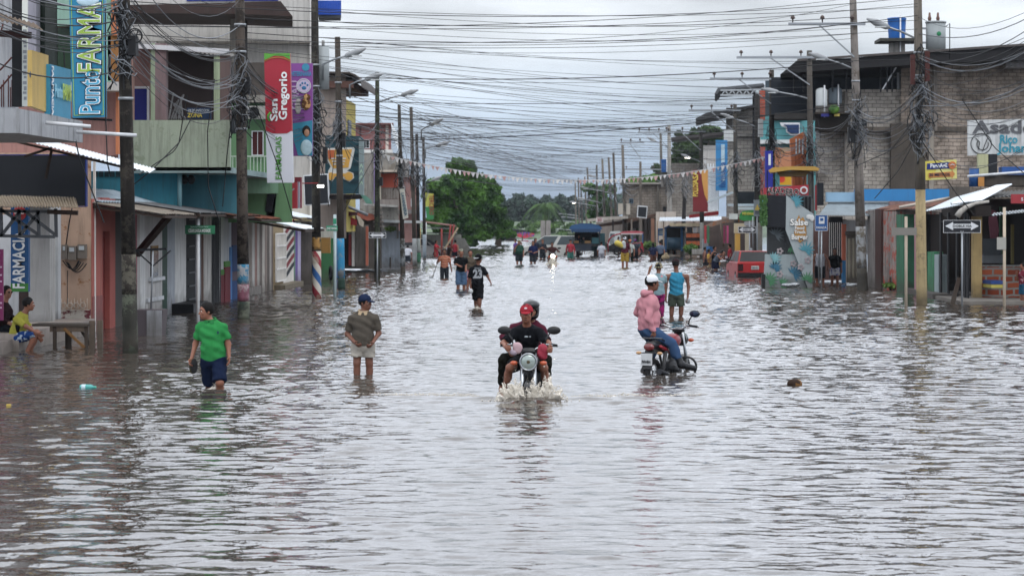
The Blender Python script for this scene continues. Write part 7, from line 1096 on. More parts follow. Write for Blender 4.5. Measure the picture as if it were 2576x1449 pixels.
def person(label, px, yw, ytop, H=1.7, yaw=0, hyaw=None, pose=None, J=None, Y=None, q=2, g=1.0, skin='a', fem=0, top=None, topm=None, sleeve=.5, hem=.0, bot='shorts', botm=None, botlen=.85, hat=None, hatm=None, hair='short', boots=None, s=None, dz=None, hx=0, neck_open=.0, curl=(.5, .5), collar=None, hpitch=0, nofeet=False, group=None, zcut=-.25):
    """one figure: body skin grown over a posed skeleton; clothes, hair and hat are its parts"""
    if dz is None or J: H *= 1.07
    Y = Y or D(yw); k = Y / F; hab = (yw - ytop) * k; base = PY(Y)(px, yw); z0 = -dz if dz is not None else hab - H; s = s or H / 1.7
    th = R(yaw); fwd = np.array([math.sin(th), -math.cos(th), 0]); lat = np.array([math.cos(th), math.sin(th), 0]); up = np.array([0, 0, 1.]); B0 = np.array([base.x, base.y, z0])
    j = dict(TPL); j.update(pose or {}); P_ = {a: B0 + (lat * v[0] + fwd * v[1] + up * v[2]) * s for a, v in j.items()}
    for a, v in (J or {}).items(): P_[a] = V3(PY(Y + (v[2] if len(v) > 2 else 0))(v[0], v[1]))
    h = (.0095, .015, .022)[q]; ch = (.012, .017, .024)[q]
    hc, nk, hd = P_['hc'], P_['neck'], P_['head']; tu = nk - hc; tl = np.linalg.norm(tu); tu /= tl; tr = P_['sb'] - P_['sa']; tr = tr - tu * (tr @ tu); tr /= np.linalg.norm(tr) + 1e-9
    if np.linalg.norm(P_['sb'] - P_['sa']) < .15: tr = lat - tu * (lat @ tu); tr /= np.linalg.norm(tr)
    tf = np.cross(tu, tr); tf = tf if tf @ fwd > 0 else -tf; M = [tr, tf, tu]
    hy = R(hyaw if hyaw is not None else yaw); hf = np.array([math.sin(hy) * math.cos(R(hpitch)), -math.cos(hy) * math.cos(R(hpitch)), math.sin(R(hpitch))]); hr = np.array([math.cos(hy), math.sin(hy), 0]); hu = np.cross(hf, hr); hu = hu if hu[2] > 0 else -hu; HM = [hr, hf, hu]
    def hp(x, f, z): return hd + (hr * x + hf * f + hu * z) * s
    def tors(i, bust=1):
        r = [('e', hc + tu * .02, ((.150 + .02 * fem) * g * s + i, .110 * g * s + i, .115 * s + i), M), ('c', hc + tu * .05, hc + tu * tl * .62, .115 * g * s + i, .118 * g * s + i), ('e', hc + tu * tl * .34 + tf * .035 * s * max(0, g - .95) * 4, (.135 * g * s + i, .112 * g * s + i, .16 * s + i), M), ('e', hc + tu * tl * .68, (.165 * g ** .6 * s + i, .112 * g ** .7 * s + i, .175 * s + i), M), ('c', P_['sa'] - tu * .03, P_['sb'] - tu * .03, .045 * s + i, .045 * s + i), ('c', nk - tu * .045, P_['sa'], .052 * s + i, .044 * s + i), ('c', nk - tu * .045, P_['sb'], .052 * s + i, .044 * s + i)]
        if fem: r += [('e', hc + tu * tl * .66 + tf * .085 * s + tr * d * .075 * s, (.065 * s + i, .06 * s + i, .065 * s + i), M) for d in (-1, 1)]
        return r
    for a in 'ab': P_['s' + a] = P_['s' + a] - tu * .035 * s + tr * (.012 if a == 'a' else -.012) * s
    pr = tors(0) + [('c', nk - tu * .04, hd - hu * .05 * s, .058 * s, .050 * s)]
    for a in 'ab':
        sh, el, wr, hp_, kn, an = (P_[x + a] for x in 'sewhkf'); pr += [('c', sh, el, .050 * s * g ** .4, .038 * s), ('c', el, wr, .039 * s, .026 * s), ('c', hp_, kn, .084 * s * g ** .5, .054 * s), ('c', kn, an, .052 * s, .036 * s), ('e', kn + (an - kn) * .3 - fwd * .018 * s, (.05 * s, .05 * s, .11 * s))]
        if not nofeet and not boots: pr.append(('c', an - up * .04 * s, an - up * .055 * s + fwd * .15 * s, .040 * s, .030 * s))
        d = wr - el; sgn = -1 if a == 'a' else 1; ins = -tr * sgn
        if q == 0: pr += hand(wr, d, ins * .8 + fwd * .3, s, curl[0 if a == 'a' else 1], 1 if a == 'a' else -1)
        else: dn = d / (np.linalg.norm(d) + 1e-9); pr += [('c', wr, wr + dn * .09 * s, .026 * s, .030 * s), ('c', wr + dn * .08 * s, wr + dn * .16 * s + ins * .03, .025 * s, .014 * s), ('c', wr + dn * .04 * s, wr + dn * .09 * s + fwd * .035 * s, .016 * s, .011 * s)]
    pr += [('e', hp(0, -.012, .03), (.080 * s, .100 * s, .102 * s), HM), ('e', hp(0, .022, -.045), (.063 * s, .070 * s, .074 * s), HM, .02), ('e', hp(0, .062, -.092), (.026 * s, .022 * s, .020 * s), HM, .02), ('e', hp(0, .05, .02), (.062 * s, .042 * s, .045 * s), HM, .02)]
    if q < 2:
        pr += [('c', hp(0, .086, .012), hp(0, .108, -.030), .009 * s, .014 * s, 0, .012), ('e', hp(.016, .094, -.035), (.009 * s,) * 3, None, .008), ('e', hp(-.016, .094, -.035), (.009 * s,) * 3, None, .008)]
        for d in (-1, 1): pr += [('e', hp(d * .076, -.008, -.005), (.010 * s, .020 * s, .032 * s), HM, .006), ('c', hp(d * .012, .088, .030), hp(d * .045, .078, .030), .009 * s, .009 * s, 0, .01), ('e', hp(d * .040, .068, -.022), (.022 * s, .02 * s, .02 * s), HM, .015)]
        if q == 0: pr += [('e', hp(d * .030, .098, .008), (.015 * s, .012 * s, .009 * s), HM, -.01) for d in (-1, 1)] + [('c', hp(-.02, .086, -.062), hp(.02, .086, -.062), .009 * s, .009 * s, 0, .006), ('c', hp(-.018, .084, -.074), hp(.018, .084, -.074), .009 * s, .009 * s, 0, .006)]
    T = thing('person', label, 'person', (base.x, base.y, max(z0, -.3)), group); P(T, 'body', solid(pr, h, .035 * s, zmin=zcut), SK[skin])
    if q == 0:
        eb = B(); ed = B(); bb = B(); mb = B()
        for d in (-1, 1):
            eb.ell(hp(d * .030, .082, .008), (.013 * s, .013 * s, .009 * s), 12, 8); ed.ell(hp(d * .030, .091, .008), (.0065 * s,) * 3, 8, 6); bb.tube([hp(d * .014, .097, .027), hp(d * .03, .096, .033), hp(d * .050, .080, .028)], .0045 * s, 6)
        mb.tube([hp(-.026, .088, -.066), hp(0, .098, -.065), hp(.026, .088, -.066)], [.003 * s, .006 * s, .003 * s], 8); e = P(T, 'eyes', eb, EYEW); P(e, 'pupils', ed, EYED); P(T, 'eyebrows', bb, HAIR); P(T, 'lips', mb, LIPS)
    def cutp(lst):
        def f(fl, X, Yy, Z):
            for c, n in lst: fl = np.maximum(fl, (X - c[0]) * n[0] + (Yy - c[1]) * n[1] + (Z - c[2]) * n[2])
            return fl
        return f
    if top:
        i = .020; hz_ = hc - tu * (.10 - hem) * s; pt = tors(i)
        if sleeve > 0:
            for a in 'ab':
                sh, el, wr = P_['s' + a], P_['e' + a], P_['w' + a]
                if sleeve <= 1: pt.append(('c', sh, sh + (el - sh) * sleeve, .060 * s, (.070 if sleeve < 1 else .055) * s, True))
                else: pt += [('c', sh, el, .060 * s, .050 * s), ('c', el, wr, .052 * s, .038 * s, True)]
            pt.append(('e', hc + tu * tl * .22, (.150 * g * s + i, .115 * g * s + i, .19 * s + i), M)); c2 = [(hz_, -tu), (nk + tu * (.030 - neck_open) * s, (tu + tf * .15) / 1.01)]
        else:
            pt = [p for p in pt[:4]] + [('c', nk - tu * .06 - tr * d * .10 * s, nk - tu * .03 - tr * d * .10 * s, .05 * s, .045 * s) for d in (-1, 1)]; c2 = [(hz_, -tu), (nk - tu * .01, tu + tf * .3)]
        o = P(T, top, solid(pt, ch, .032 * s, (.0065, .006, .004)[q], cutp(c2), zmin=zcut), topm)
        if collar:
            c_ = nk + tu * .012 * s; cb = B(); cb.torus(c_, tuple(tu + tf * .25), .073 * s, .018 * s, 22, 6); 
            for d in (-1, 1): cb.prism([c_ + (tf * .075 + tr * d * .005) * s, c_ + (tf * .06 + tr * d * .065) * s, c_ + (tf * .085 + tr * d * .075 - tu * .055) * s, c_ + (tf * .10 + tr * d * .03 - tu * .065) * s], tf * .008)
            P(o, 'collar', cb, collar)
    if bot:
        i = .022; pt = [('e', hc + tu * .0, ((.152 + .02 * fem) * g * s + i, .112 * g * s + i, .12 * s + i), M)]; tz = hc + up * .11 * s; tu_ = up
        if bot == 'skirt': m_ = (P_['ka'] + P_['kb']) / 2; pt.append(('c', hc, hc + (m_ - hc) * botlen, .15 * g * s, .17 * g * s, True))
        else:
            for a in 'ab':
                hp_, kn, an = P_['h' + a], P_['k' + a], P_['f' + a]
                if botlen <= 1: pt.append(('c', hp_, hp_ + (kn - hp_) * botlen, .105 * s * g ** .5, (.098 if bot == 'shorts' else .078) * s * g ** .4, True))
                else: pt += [('c', hp_, kn, .102 * s * g ** .5, .080 * s), ('c', kn, kn + (an - kn) * (botlen - 1), .080 * s, .060 * s, True), ('e', kn + (an - kn) * .3 - fwd * .018 * s, (.064 * s, .064 * s, .13 * s))][:3 if botlen > 1.55 else 2]
        P(T, 'skirt' if bot == 'skirt' else ('shorts' if botlen <= 1 else 'trousers'), solid(pt, ch, .02 * s, (.006, .0055, .004)[q], cutp([(tz, tu_)]), zmin=zcut), botm)
    if boots:
        for a in 'ab': kn, an = P_['k' + a], P_['f' + a]; ft = P_.get('t' + a, an - up * .05 + fwd * .19 * s); P(T, 'boot', solid([('c', an + (kn - an) * .82, an, .062 * s, .052 * s), ('c', an - up * .02, ft, .056 * s, .045 * s)], ch, .03, zmin=zcut), boots)
    skl = [('e', hp(0, -.014, .034), (.088 * s, .108 * s, .110 * s), HM)]
    if hair and hat != 'helmet':
        cc = [(hp(0, .058, .045), hf * .95 - hu * .45)]
        if hair == 'short': cc.append((hp(0, -.02, -.045), -hu - hf * .25))
        if hair == 'short' and not hat: cc[0] = (hp(0, .065, .058), hf * .9 - hu * .55)
        if hair == 'long': skl += [('c', hp(0, -.06, 0), hp(0, -.085, -.20), .075 * s, .045 * s)]
        if hair == 'tied': skl += [('e', hp(0, -.10, .05), (.045 * s,) * 3)]; cc.append((hp(0, -.02, -.055), -hu - hf * .3))
        P(T, 'hair', solid(skl, h, .02, .003 if q < 2 else 0, cutp(cc)), HAIR)
    if hat in ('cap', 'capback', 'bucket'):
        vf = -1 if hat == 'capback' else 1; dome = [('e', hp(0, -.012, .045), (.092 * s, .108 * s, .098 * s), HM)]; o = P(T, 'cap' if hat != 'bucket' else 'hat', solid(dome, h, .01, 0, cutp([(hp(0, 0, .028), -hu + (hf * .12 if vf > 0 else -hf * .05))])), hatm[0])
        if hat == 'bucket': nb = 26; vs = [hp(math.cos(2 * math.pi * t / nb) * r_, -.012 + math.sin(2 * math.pi * t / nb) * r_ * 1.12, z_) for r_, z_ in ((.088, .040), (.125, -.005), (.123, -.011), (.085, .032)) for t in range(nb)]; b_ = B(); b_.add([tuple(v) for v in vs], [(a * nb + t, a * nb + (t + 1) % nb, ((a + 1) % 4) * nb + (t + 1) % nb, ((a + 1) % 4) * nb + t) for a in range(4) for t in range(nb)], True); P(o, 'brim', b_, hatm[0])
        else: P(o, 'visor', solid([('e', hp(0, vf * .105 - .012, .030), (.072 * s, .082 * s, .011 * s), [hr, (hf * vf * .97 - hu * .22), (hu * .97 + hf * vf * .22)])], min(h, .008), .01, 0, cutp([(hp(0, vf * .07, .03), -hf * vf)])), hatm[-1])
    return T, P_, (hp, hf, hr, hu), (tr, tf, tu)
def M_(c, **k): return mk(c, .9, .1, 5, spec=.1, bump=.03, bs=7, **k)
# --- man in green polo
T, J1, H1, T1 = person('man in bright green polo and navy shorts wading with flip-flops in his hand', 538, 980, 760, 1.70, -25, -62, q=0, skin='a', g=1.08, top='polo_shirt', topm=M_('#0e7a35'), sleeve=.72, collar=M_('#0c6a30'), hem=-.02, botm=M_('#0d1a34'), botlen=.98, curl=(.9, .5), hair='short', neck_open=.02,
    J=dict(head=(519, 784, -.02), neck=(530, 806), sa=(502, 815, .03), sb=(562, 818, -.03), ea=(492, 866, .08), eb=(574, 866, 0), wa=(482, 902, -.02), wb=(576, 896, -.08), hc=(538, 905), ha=(523, 908, .02), hb=(551, 908, -.02), ka=(527, 968, .15), kb=(553, 962, -.22), fa=(529, 1010, .38), fb=(553, 1022, .0)))
c_ = J1['wa']; q = B().ell((c_[0] + .03, c_[1] - .05, c_[2] - .13), (.05, .02, .11), 14, 8, 0).ell((c_[0] + .0, c_[1] - .02, c_[2] - .11), (.05, .02, .11), 14, 8, .3); fl = thing('flip_flops', 'pair of dark flip-flops held by the man in green', 'flip-flops', (c_[0], c_[1], c_[2] - .2)); P(fl, 'sole', B().ell((c_[0] + .05, c_[1] - .06, c_[2] - .11), (.055, .018, .115), 16, 8, .2), mk('#1b1b1d', .8)); P(fl, 'sole', B().ell((c_[0] + .02, c_[1] - .02, c_[2] - .12), (.055, .018, .115), 16, 8, .2), mk('#3d3826', .8)); P(fl, 'strap', B().torus((c_[0] + .03, c_[1] - .06, c_[2] - .08), (.3, 0, 1), .04, .008, 14, 5), DK)
t_ = Vector(J1['sb'] * .45 + J1['hc'] * .35 + J1['neck'] * .2) + Vector((.03, -.165, .06)); q = B().prism([t_, t_ + Vector((.016, 0, .004)), t_ + Vector((.02, 0, .03)), t_ + Vector((.008, 0, .05)), t_ + Vector((-.006, 0, .028))], (0, -.008, 0)); P(T, 'chest_emblem', q, mk('#10204a'))
# --- man in grey polo
T, J2, _, _ = person('man in brown grey polo, pale shorts and navy cap holding his waistband', 915, 943, 737, 1.70, -4, 62, q=0, skin='b', g=1.0, top='polo_shirt', topm=M_('#4a443c'), sleeve=.78, collar=M_('#a08a6c'), hem=.0, botm=M_('#9a948a'), botlen=.62, hat='cap', hatm=[M_('#14223e')], curl=(.9, .9),
    J=dict(head=(919, 762), neck=(914, 784), sa=(884, 796), sb=(945, 795), ea=(874, 840, .06), eb=(953, 838, .04), wa=(893, 862, -.14), wb=(938, 862, -.14), hc=(913, 868), ha=(900, 872), hb=(927, 872), ka=(898, 913, -.02), kb=(929, 914, .02), fa=(897, 975, .02), fb=(930, 975, .06)))
# --- rider in front, with passenger
YM = 33.2
T, J3, H3, _ = person('rider in black T-shirt and red cap steering the motorbike toward the camera', 1325, 1000, 750, 1.72, 0, -4, Y=YM, dz=.33, q=0, skin='a', g=.98, top='t_shirt', topm=M_('#111318'), sleeve=.85, neck_open=.01, hem=.02, botm=M_('#16181c'), botlen=.72, hat='cap', hatm=[M_('#8f1024')], hair='short', curl=(1.25, 1.25),
    J=dict(head=(1324, 791, .42), neck=(1326, 818, .50), sa=(1294, 831, .55), sb=(1359, 833, .55), ea=(1266, 864, .42), eb=(1380, 864, .40), wa=(1272, 873, .10), wb=(1386, 877, .10), hc=(1326, 903, .85), ha=(1310, 908, .8), hb=(1342, 908, .8), ka=(1283, 925, .32), kb=(1368, 925, .32), fa=(1268, 985, .62), fb=(1376, 985, .62)))
q = B()
c_ = Vector(H3[0](0, .088, .085)); q.ell(c_, (.024, .008, .016), 12, 6); P(T, 'cap_emblem', q, mk('#d2b8bc', .6)); p_ = PY(YM + .385)(1324, 847); P(T, 'chest_print', B().ell(p_, (.03, .01, .012), 8, 6).ell(p_ + Vector((.055, 0, 0)), (.012, .01, .01), 8, 6), mk('#9aa2a8'))
T, J4, H4, _ = person('passenger in maroon top and black trousers with a dark helmet behind the red cap rider', 1330, 1000, 733, 1.70, 0, 8, Y=YM, dz=.33, q=0, skin='c', g=1.0, top='sweater', topm=M_('#4a1226'), sleeve=1.9, hem=.02, bot='trousers', botm=M_('#15150f'), botlen=1.85, hat='helmet', hair=None, curl=(.8, .8),
    J=dict(head=(1336, 782, 1.0), neck=(1334, 808, 1.08), sa=(1292, 820, 1.12), sb=(1366, 822, 1.12), ea=(1266, 850, 1.0), eb=(1376, 855, 1.0), wa=(1280, 882, .72), wb=(1366, 885, .72), hc=(1330, 893, 1.22), ha=(1312, 896, 1.2), hb=(1346, 896, 1.2), ka=(1268, 905, .85), kb=(1374, 908, .85), fa=(1262, 975, 1.1), fb=(1374, 975, 1.1)))
hp = H4[0]; hm = solid([('e', hp(0, -.01, .02), (.125, .148, .150), [H4[2], H4[1], H4[3]]), ('e', hp(0, .02, -.06), (.105, .12, .07), [H4[2], H4[1], H4[3]])], .009, .04, 0, lambda f, X, Y_, Z: np.maximum(f, -(np.sqrt(((X - hp(0, .16, -.02)[0]) / .085) ** 2 + ((Y_ - hp(0, .16, -.02)[1]) / .14) ** 2 + ((Z - hp(0, .16, -.02)[2]) / .06) ** 2) - 1) * .06)); o = P(T, 'helmet', hm, mk('#0c0d10', .35, .05, spec=.4))
P(o, 'visor', solid([('e', hp(0, .04, .085), (.122, .135, .075), [H4[2], H4[1], H4[3]])], .008, .01, 0, lambda f, X, Y_, Z: np.maximum(f, -((X - hp(0, .02, .09)[0]) * H4[1][0] + (Y_ - hp(0, .02, .09)[1]) * H4[1][1] + (Z - hp(0, .02, .09)[2]) * H4[1][2]))), mk('#2a2c31', .3, .1, spec=.4))
# --- man in the pink hoodie
YP = 39.0
T, J5, H5, T5 = person('man in pink hoodie, jeans and white cap sitting on the parked motorbike', 1640, 938, 688, 1.74, 128, 112, Y=YP, dz=.34, q=0, skin='b', g=1.18, top='hoodie', topm=mk('#b0727c', .9, .08, 4, spec=.1), sleeve=1.95, hem=.03, bot='trousers', botm=mk('#2a4466', .85, .15, 5, spec=.1), botlen=1.75, hat='cap', hatm=[mk('#c9cbd0', .7)], boots=mk('#121317', .4, .1), curl=(.7, .7),
    J=dict(head=(1641, 713, -.02), neck=(1632, 738), sa=(1612, 756, .17), sb=(1640, 756, -.16), ea=(1603, 786, .22), eb=(1631, 800, -.25), wa=(1624, 806, .22), wb=(1644, 834, -.22), hc=(1632, 828), ha=(1626, 834, .12), hb=(1640, 836, -.10), ka=(1650, 868, .42), kb=(1691, 866, -.16), fa=(1617, 938, .40), fb=(1713, 915, -.22), tb=(1745, 926, -.16), ta=(1625, 950, .5)))
q = solid([('c', V3(J5['neck']) + np.array([-.07, .06, -.01]), V3(J5['neck']) + np.array([-.08, -.09, -.0]), .065, .06), ('c', V3(J5['neck']) + np.array([-.08, -.09, .0]), V3(J5['neck']) + np.array([.04, -.10, .02]), .055, .035), ('c', V3(J5['neck']) + np.array([-.07, .06, .0]), V3(J5['neck']) + np.array([.05, .08, .02]), .055, .035)], .012, .04, .004); P(T, 'hood', q, mk('#b0727c', .9, .08, 4, spec=.1))
q = B(); [q.tube([H5[0](d * .06 * math.cos(a) , -.012 + .115 * math.sin(a), .045 + .0) * 1 for a in (0,)] + [H5[0](0, -.03, .15)], .004, 5) for d in (-1, 1)]; 
P(T, 'belly_pocket', solid([('e', J5['hc'] * .62 + J5['neck'] * .38 + T5[1] * .15 - np.array([0, .03, .02]), (.12, .05, .10), [T5[0], T5[1], T5[2]])], .012, .02, .003), mk('#a96b76', .9, .08, 4, spec=.1))
# --- pair walking away behind him
T, J6, _, T6 = person('man in bright blue tank top and olive shorts walking away with a bag in hand', 1700, 797, 648, 1.72, 180, 172, q=0, skin='b', g=1.10, top='tank_top', topm=M_('#117696'), sleeve=0, hem=-.05, botm=mk('#3d463c', .9, .12, 5, spec=.1), botlen=.80, hat='cap', hatm=[M_('#2a1a1e'), M_('#b04a54')], curl=(.5, .9),
    J=dict(head=(1700, 665), neck=(1702, 685), sa=(1729, 692, .02), sb=(1677, 692, -.02), ea=(1732, 722, .04), eb=(1675, 722, 0), wa=(1730, 748, -.05), wb=(1675, 750, -.05), hc=(1701, 742), ha=(1710, 746), hb=(1692, 746), ka=(1714, 776, 0), kb=(1690, 776, .02), fa=(1711, 808, .1), fb=(1688, 808, .05)))
c_ = J6['wa']; S('carried_bag', B().ell((c_[0] - .0, c_[1], c_[2] - .09), (.07, .06, .08), 12, 8), mk('#8f9296', .35, .2, 12), 'small clear plastic bag held by the man in the blue tank top', 'bag')
person('woman in camouflage bucket hat, pale blue T-shirt and magenta leggings, arm raised', 1655, 797, 657, 1.60, 180, 170, Y=D(800), q=1, skin='c', fem=1, g=1.0, top='t_shirt', topm=mpattern('voronoi', '#b07a80', '#6f858c', 6, .18), sleeve=.8, hem=.0, bot='leggings', botm=mpattern('noise', '#7a1450', '#3a1430', 9, .55), botlen=1.7, hat='bucket', hatm=[mpattern('noise', '#3a3628', '#8a8068', 22, .5)], hair='tied',
    J=dict(head=(1657, 673), neck=(1656, 690), sa=(1672, 696), sb=(1641, 697), ea=(1673, 712, .1), eb=(1627, 706, 0), wa=(1664, 722, .2), wb=(1634, 681, -.05), hc=(1655, 742), ha=(1663, 745), hb=(1648, 745), ka=(1664, 775), kb=(1652, 775), fa=(1664, 805), fb=(1652, 806)))
# --- number 23 and the three walking toward us
T, J8, H8, T8 = person('man in black number 23 jersey and black shorts walking away with a white bag', 1200, 777, 635, 1.74, 176, 150, q=0, skin='b', g=.92, top='jersey', topm=M_('#0f1116'), sleeve=.95, hem=-.10, botm=M_('#0d0e12'), botlen=1.0, hat='capback', hatm=[M_('#0c0d10'), M_('#8f9296')], curl=(.5, .9),
    J=dict(head=(1204, 652), neck=(1201, 668), sa=(1216, 674, .02), sb=(1186, 675, -.02), ea=(1225, 692, .02), eb=(1181, 700, 0), wa=(1232, 706, -.02), wb=(1184, 722, -.05), hc=(1201, 716), ha=(1208, 719), hb=(1195, 719), ka=(1207, 752, -.1), kb=(1197, 752, .15), fa=(1205, 785, -.1), fb=(1199, 790, .3)))
c_ = J8['hc'] * .28 + J8['neck'] * .72 - T8[1] * .152; text(T, '23', Vector(c_ - T8[2] * .10 ), .33, (1, 0, 0), (0, 0, 1), mk('#8f949a'), .05, width=.27, name='jersey_number'); text(T, 'ARNOLD R.', Vector(c_ + T8[2] * .075), .07, (1, 0, 0), (0, 0, 1), mk('#8f949a'), .02, width=.20, name='jersey_name')
c_ = J8['wb']; S('carried_bag', B().ell((c_[0], c_[1] - .03, c_[2] - .12), (.07, .06, .08), 12, 8), mk('#b9bcbf', .4, .15, 12), 'white plastic bag held by the man in the number 23 jersey', 'bag')
T, J9, _, _ = person('young man in black T-shirt and long denim shorts looking at his phone', 1160, 729, 627, 1.72, 8, 15, q=1, skin='a', g=1.0, top='t_shirt', topm=M_('#0c0e11'), sleeve=.9, hem=-.06, botm=mk('#3f5a78', .9, .25, 6, spec=.1), botlen=1.0, hat='capback', hatm=[mpattern('noise', '#3c3c34', '#8a8a7c', 18, .5), M_('#55554c')],
    J=dict(wa=(1155, 669, -.25), ea=(1145, 664, 0), eb=(1172, 664, .05), wb=(1172, 676, -.1)))
c_ = J9['wa']; S('phone', B().box(c_[0] + .02, c_[0] + .14, c_[1] - .06, c_[1] - .04, c_[2] - .03, c_[2] + .03), mk('#2a1216', .3), 'small dark phone in the hand of the man in denim shorts', 'phone')
person('woman in olive blouse with tied hair half hidden behind the black T-shirt man', 1183, 727, 631, 1.58, 12, 8, Y=D(727) + .8, q=1, skin='a', fem=1, g=1.1, top='blouse', topm=M_('#4a4034'), sleeve=.9, bot='shorts', botm=mpattern('noise', '#7a2034', '#9a8088', 12, .55), botlen=.9, hair='tied')
T, J11, _, _ = person('dark skinned man in orange striped shirt wading with a long handled hoe', 1118, 700, 627, 1.66, 5, 0, q=1, skin='b', g=.95, top='striped_shirt', topm=mpattern('hstripe', '#8a3428', '#a08468', 14, .6), sleeve=.8, hem=-.02, bot='trousers', botm=M_('#22262c'), botlen=1.5, hair='short', pose=dict(ea=(-.30, .0, 1.12), wa=(-.27, .2, 1.22), eb=(.24, -.02, 1.1), wb=(.29, .02, .88)))
a = Vector(J11['wa']); b_ = G(1091, 698, .02); b_.y = a.y - .2; t = thing('hoe', 'long thin hoe held slanting down to the water by the striped shirt man', 'hoe', b_); P(t, 'handle', B().tube([a + (a - b_) * .05, b_], .015, 6), mk('#5a544e', .6)); P(t, 'blade', B().obox(b_ + Vector((-.07, 0, .02)), (.16, .05, .06), .2), STEEL)
# --- at the left edge
T, J12, _, T12 = person('man in yellow shirt and blue flowered shorts crouched sitting on the shop steps', 62, 890, 750, 1.68, 62, 100, Y=45.2, dz=.05, q=0, skin='a', g=1.0, top='t_shirt', topm=M_('#8f8a10'), sleeve=.85, hem=.02, botm=mpattern('noise', '#12346a', '#9aa6b2', 13, .56), botlen=.92, curl=(.5, .5),
    J=dict(head=(72, 766), neck=(58, 790), sa=(44, 800, -.16), sb=(60, 802, .14), ea=(66, 822, -.26), eb=(76, 825, .2), wa=(93, 838, -.20), wb=(97, 848, .1), hc=(40, 847), ha=(42, 850, -.1), hb=(44, 850, .1), ka=(92, 836, -.16), kb=(94, 838, .15), fa=(68, 884, -.15), fb=(76, 884, .15)))
P(T, 'side_panel', solid([('e', J12['hc'] * .5 + J12['neck'] * .5 + np.array([.0, -.155, .0]), (.05, .03, .16))], .012, .02), M_('#121214')); q = J12['fa']; P(T, 'shoe', solid([('c', q + np.array([-.03, 0, -.06]), q + np.array([.17, -.03, -.07]), .05, .045)], .012, .02), M_('#16233a')); q = J12['fb']; P(T, 'shoe', solid([('c', q + np.array([-.03, 0, -.06]), q + np.array([.17, -.03, -.07]), .05, .045)], .012, .02), M_('#16233a'))
T, J13, H13, _ = person('woman with sunglasses in dark maroon top seated behind the purple sign', 14, 880, 718, 1.62, 40, 55, Y=45.9, dz=.0, q=1, skin='c', fem=1, top='sweater', topm=M_('#241216'), sleeve=1.9, bot='trousers', botm=M_('#0d1018'), botlen=1.9, hair='tied', J=dict(head=(18, 736), neck=(12, 762), sa=(-2, 772, -.1), sb=(20, 774, .1), ea=(0, 800, -.2), eb=(30, 800, .1), wa=(22, 812, -.3), wb=(44, 802, -.1), hc=(2, 828), ha=(0, 832, -.1), hb=(4, 832, .1), ka=(28, 826, -.2), kb=(32, 828, .2), fa=(26, 868, -.2), fb=(30, 868, .2)))
q = B(); [q.ell(H13[0](d * .032, .095, .008), (.026, .012, .018), 10, 6) for d in (-1, 1)]; P(T, 'sunglasses', q, mk('#120c0c', .15))
# --- crowd in the distance; every one placed and dressed as seen
def far_p(label, px, yw, yt, H=1.65, yaw=0, tc='#222222', bc='#222222', q=2, **k):
    k.setdefault('sleeve', .8); k.setdefault('top', 't_shirt'); k.setdefault('botlen', .9); p = k.pop('pose', WALK if px % 2 else None); return person(label, px, yw, yt, H, yaw, k.pop('hyaw', yaw), pose=p, q=q, topm=tc if not isinstance(tc, str) else M_(tc), botm=bc if not isinstance(bc, str) else M_(bc), **k)
far_p('woman in a long red dress beside the red shed posts', 1097, 641, 603, 1.6, 70, '#9a1a28', '#9a1a28', Y=163.5, fem=1, bot='skirt', botlen=1.1, hair='long', pose=dict(wb=(.1, .45, 1.2), eb=(.2, .2, 1.15), wa=(-.1, .4, 1.1), ea=(-.2, .15, 1.12)))
far_p('man in a red tank top standing at the shed', 1145, 640, 601, 1.72, 160, '#8f1426', '#101828', Y=163.3, sleeve=0, top='tank_top', g=1.15); far_p('person in dark clothes between the woman in red and the red tank top man', 1130, 640, 610, 1.6, -60, '#241c1c', '#2a2018', Y=163.6); far_p('person in a white T-shirt and yellow boots ducking under the fence awning', 1025, 657, 612, 1.66, 180, '#a9acb4', '#2a303a', pose=dict(neck=(0, .2, 1.36), head=(0, .30, 1.45), sa=(-.185, .18, 1.32), sb=(.185, .18, 1.32)), boots=M_('#a8861a'))
far_p('heavy woman in a dark green T-shirt with a headscarf, phone at her ear', 1306, 665, 605, 1.62, 0, '#1c4034', '#222a30', fem=1, g=1.38, hat='capback', hatm=[M_('#6a6a3a')], pose=dict(WALK, ea=(-.26, .1, 1.18), wa=(-.10, .14, 1.45)), hem=-.06); far_p('woman in a navy T-shirt and grey shorts wading arms forward', 1341, 664, 607, 1.62, 0, '#141e44', '#2c3038', fem=1, g=1.25, hair='tied', pose=dict(WALK, wa=(-.12, .25, 1.1), wb=(.1, .25, 1.05)))
far_p('person in dark clothes carrying a child, behind the navy T-shirt woman', 1347, 650, 600, 1.68, 30, '#141a2c', '#16181c', hair='long'); far_p('slim person in dark grey wading beside the brown shirt motorcyclist', 1365, 652, 603, 1.66, 0, '#20262e', '#1c2026', pose=dict(WALK, wa=(-.05, .25, 1.2), wb=(.05, .25, 1.15)), hat='capback', hatm=[M_('#5a4030')]); far_p('woman in pink and purple top far behind the heavy woman in green', 1297, 640, 602, 1.6, -60, mpattern('noise', '#8a3a78', '#3a3a78', 5), '#3a3a34', fem=1, g=1.1)
far_p('child beside the pink and purple top woman', 1311, 640, 610, 1.3, 20, '#4a3a48', '#2a2a30'); far_p('second person at the white car in a dark top', 1376, 640, 603, 1.66, 10, '#1c2230', '#1c1c20'); far_p('person in a red vest, dark sleeves and teal shorts in front of the truck', 1435, 652, 603, 1.66, 0, '#8f2030', '#1f5a52', sleeve=1.9, hat='capback', hatm=[M_('#14161c')], pose=WALK)
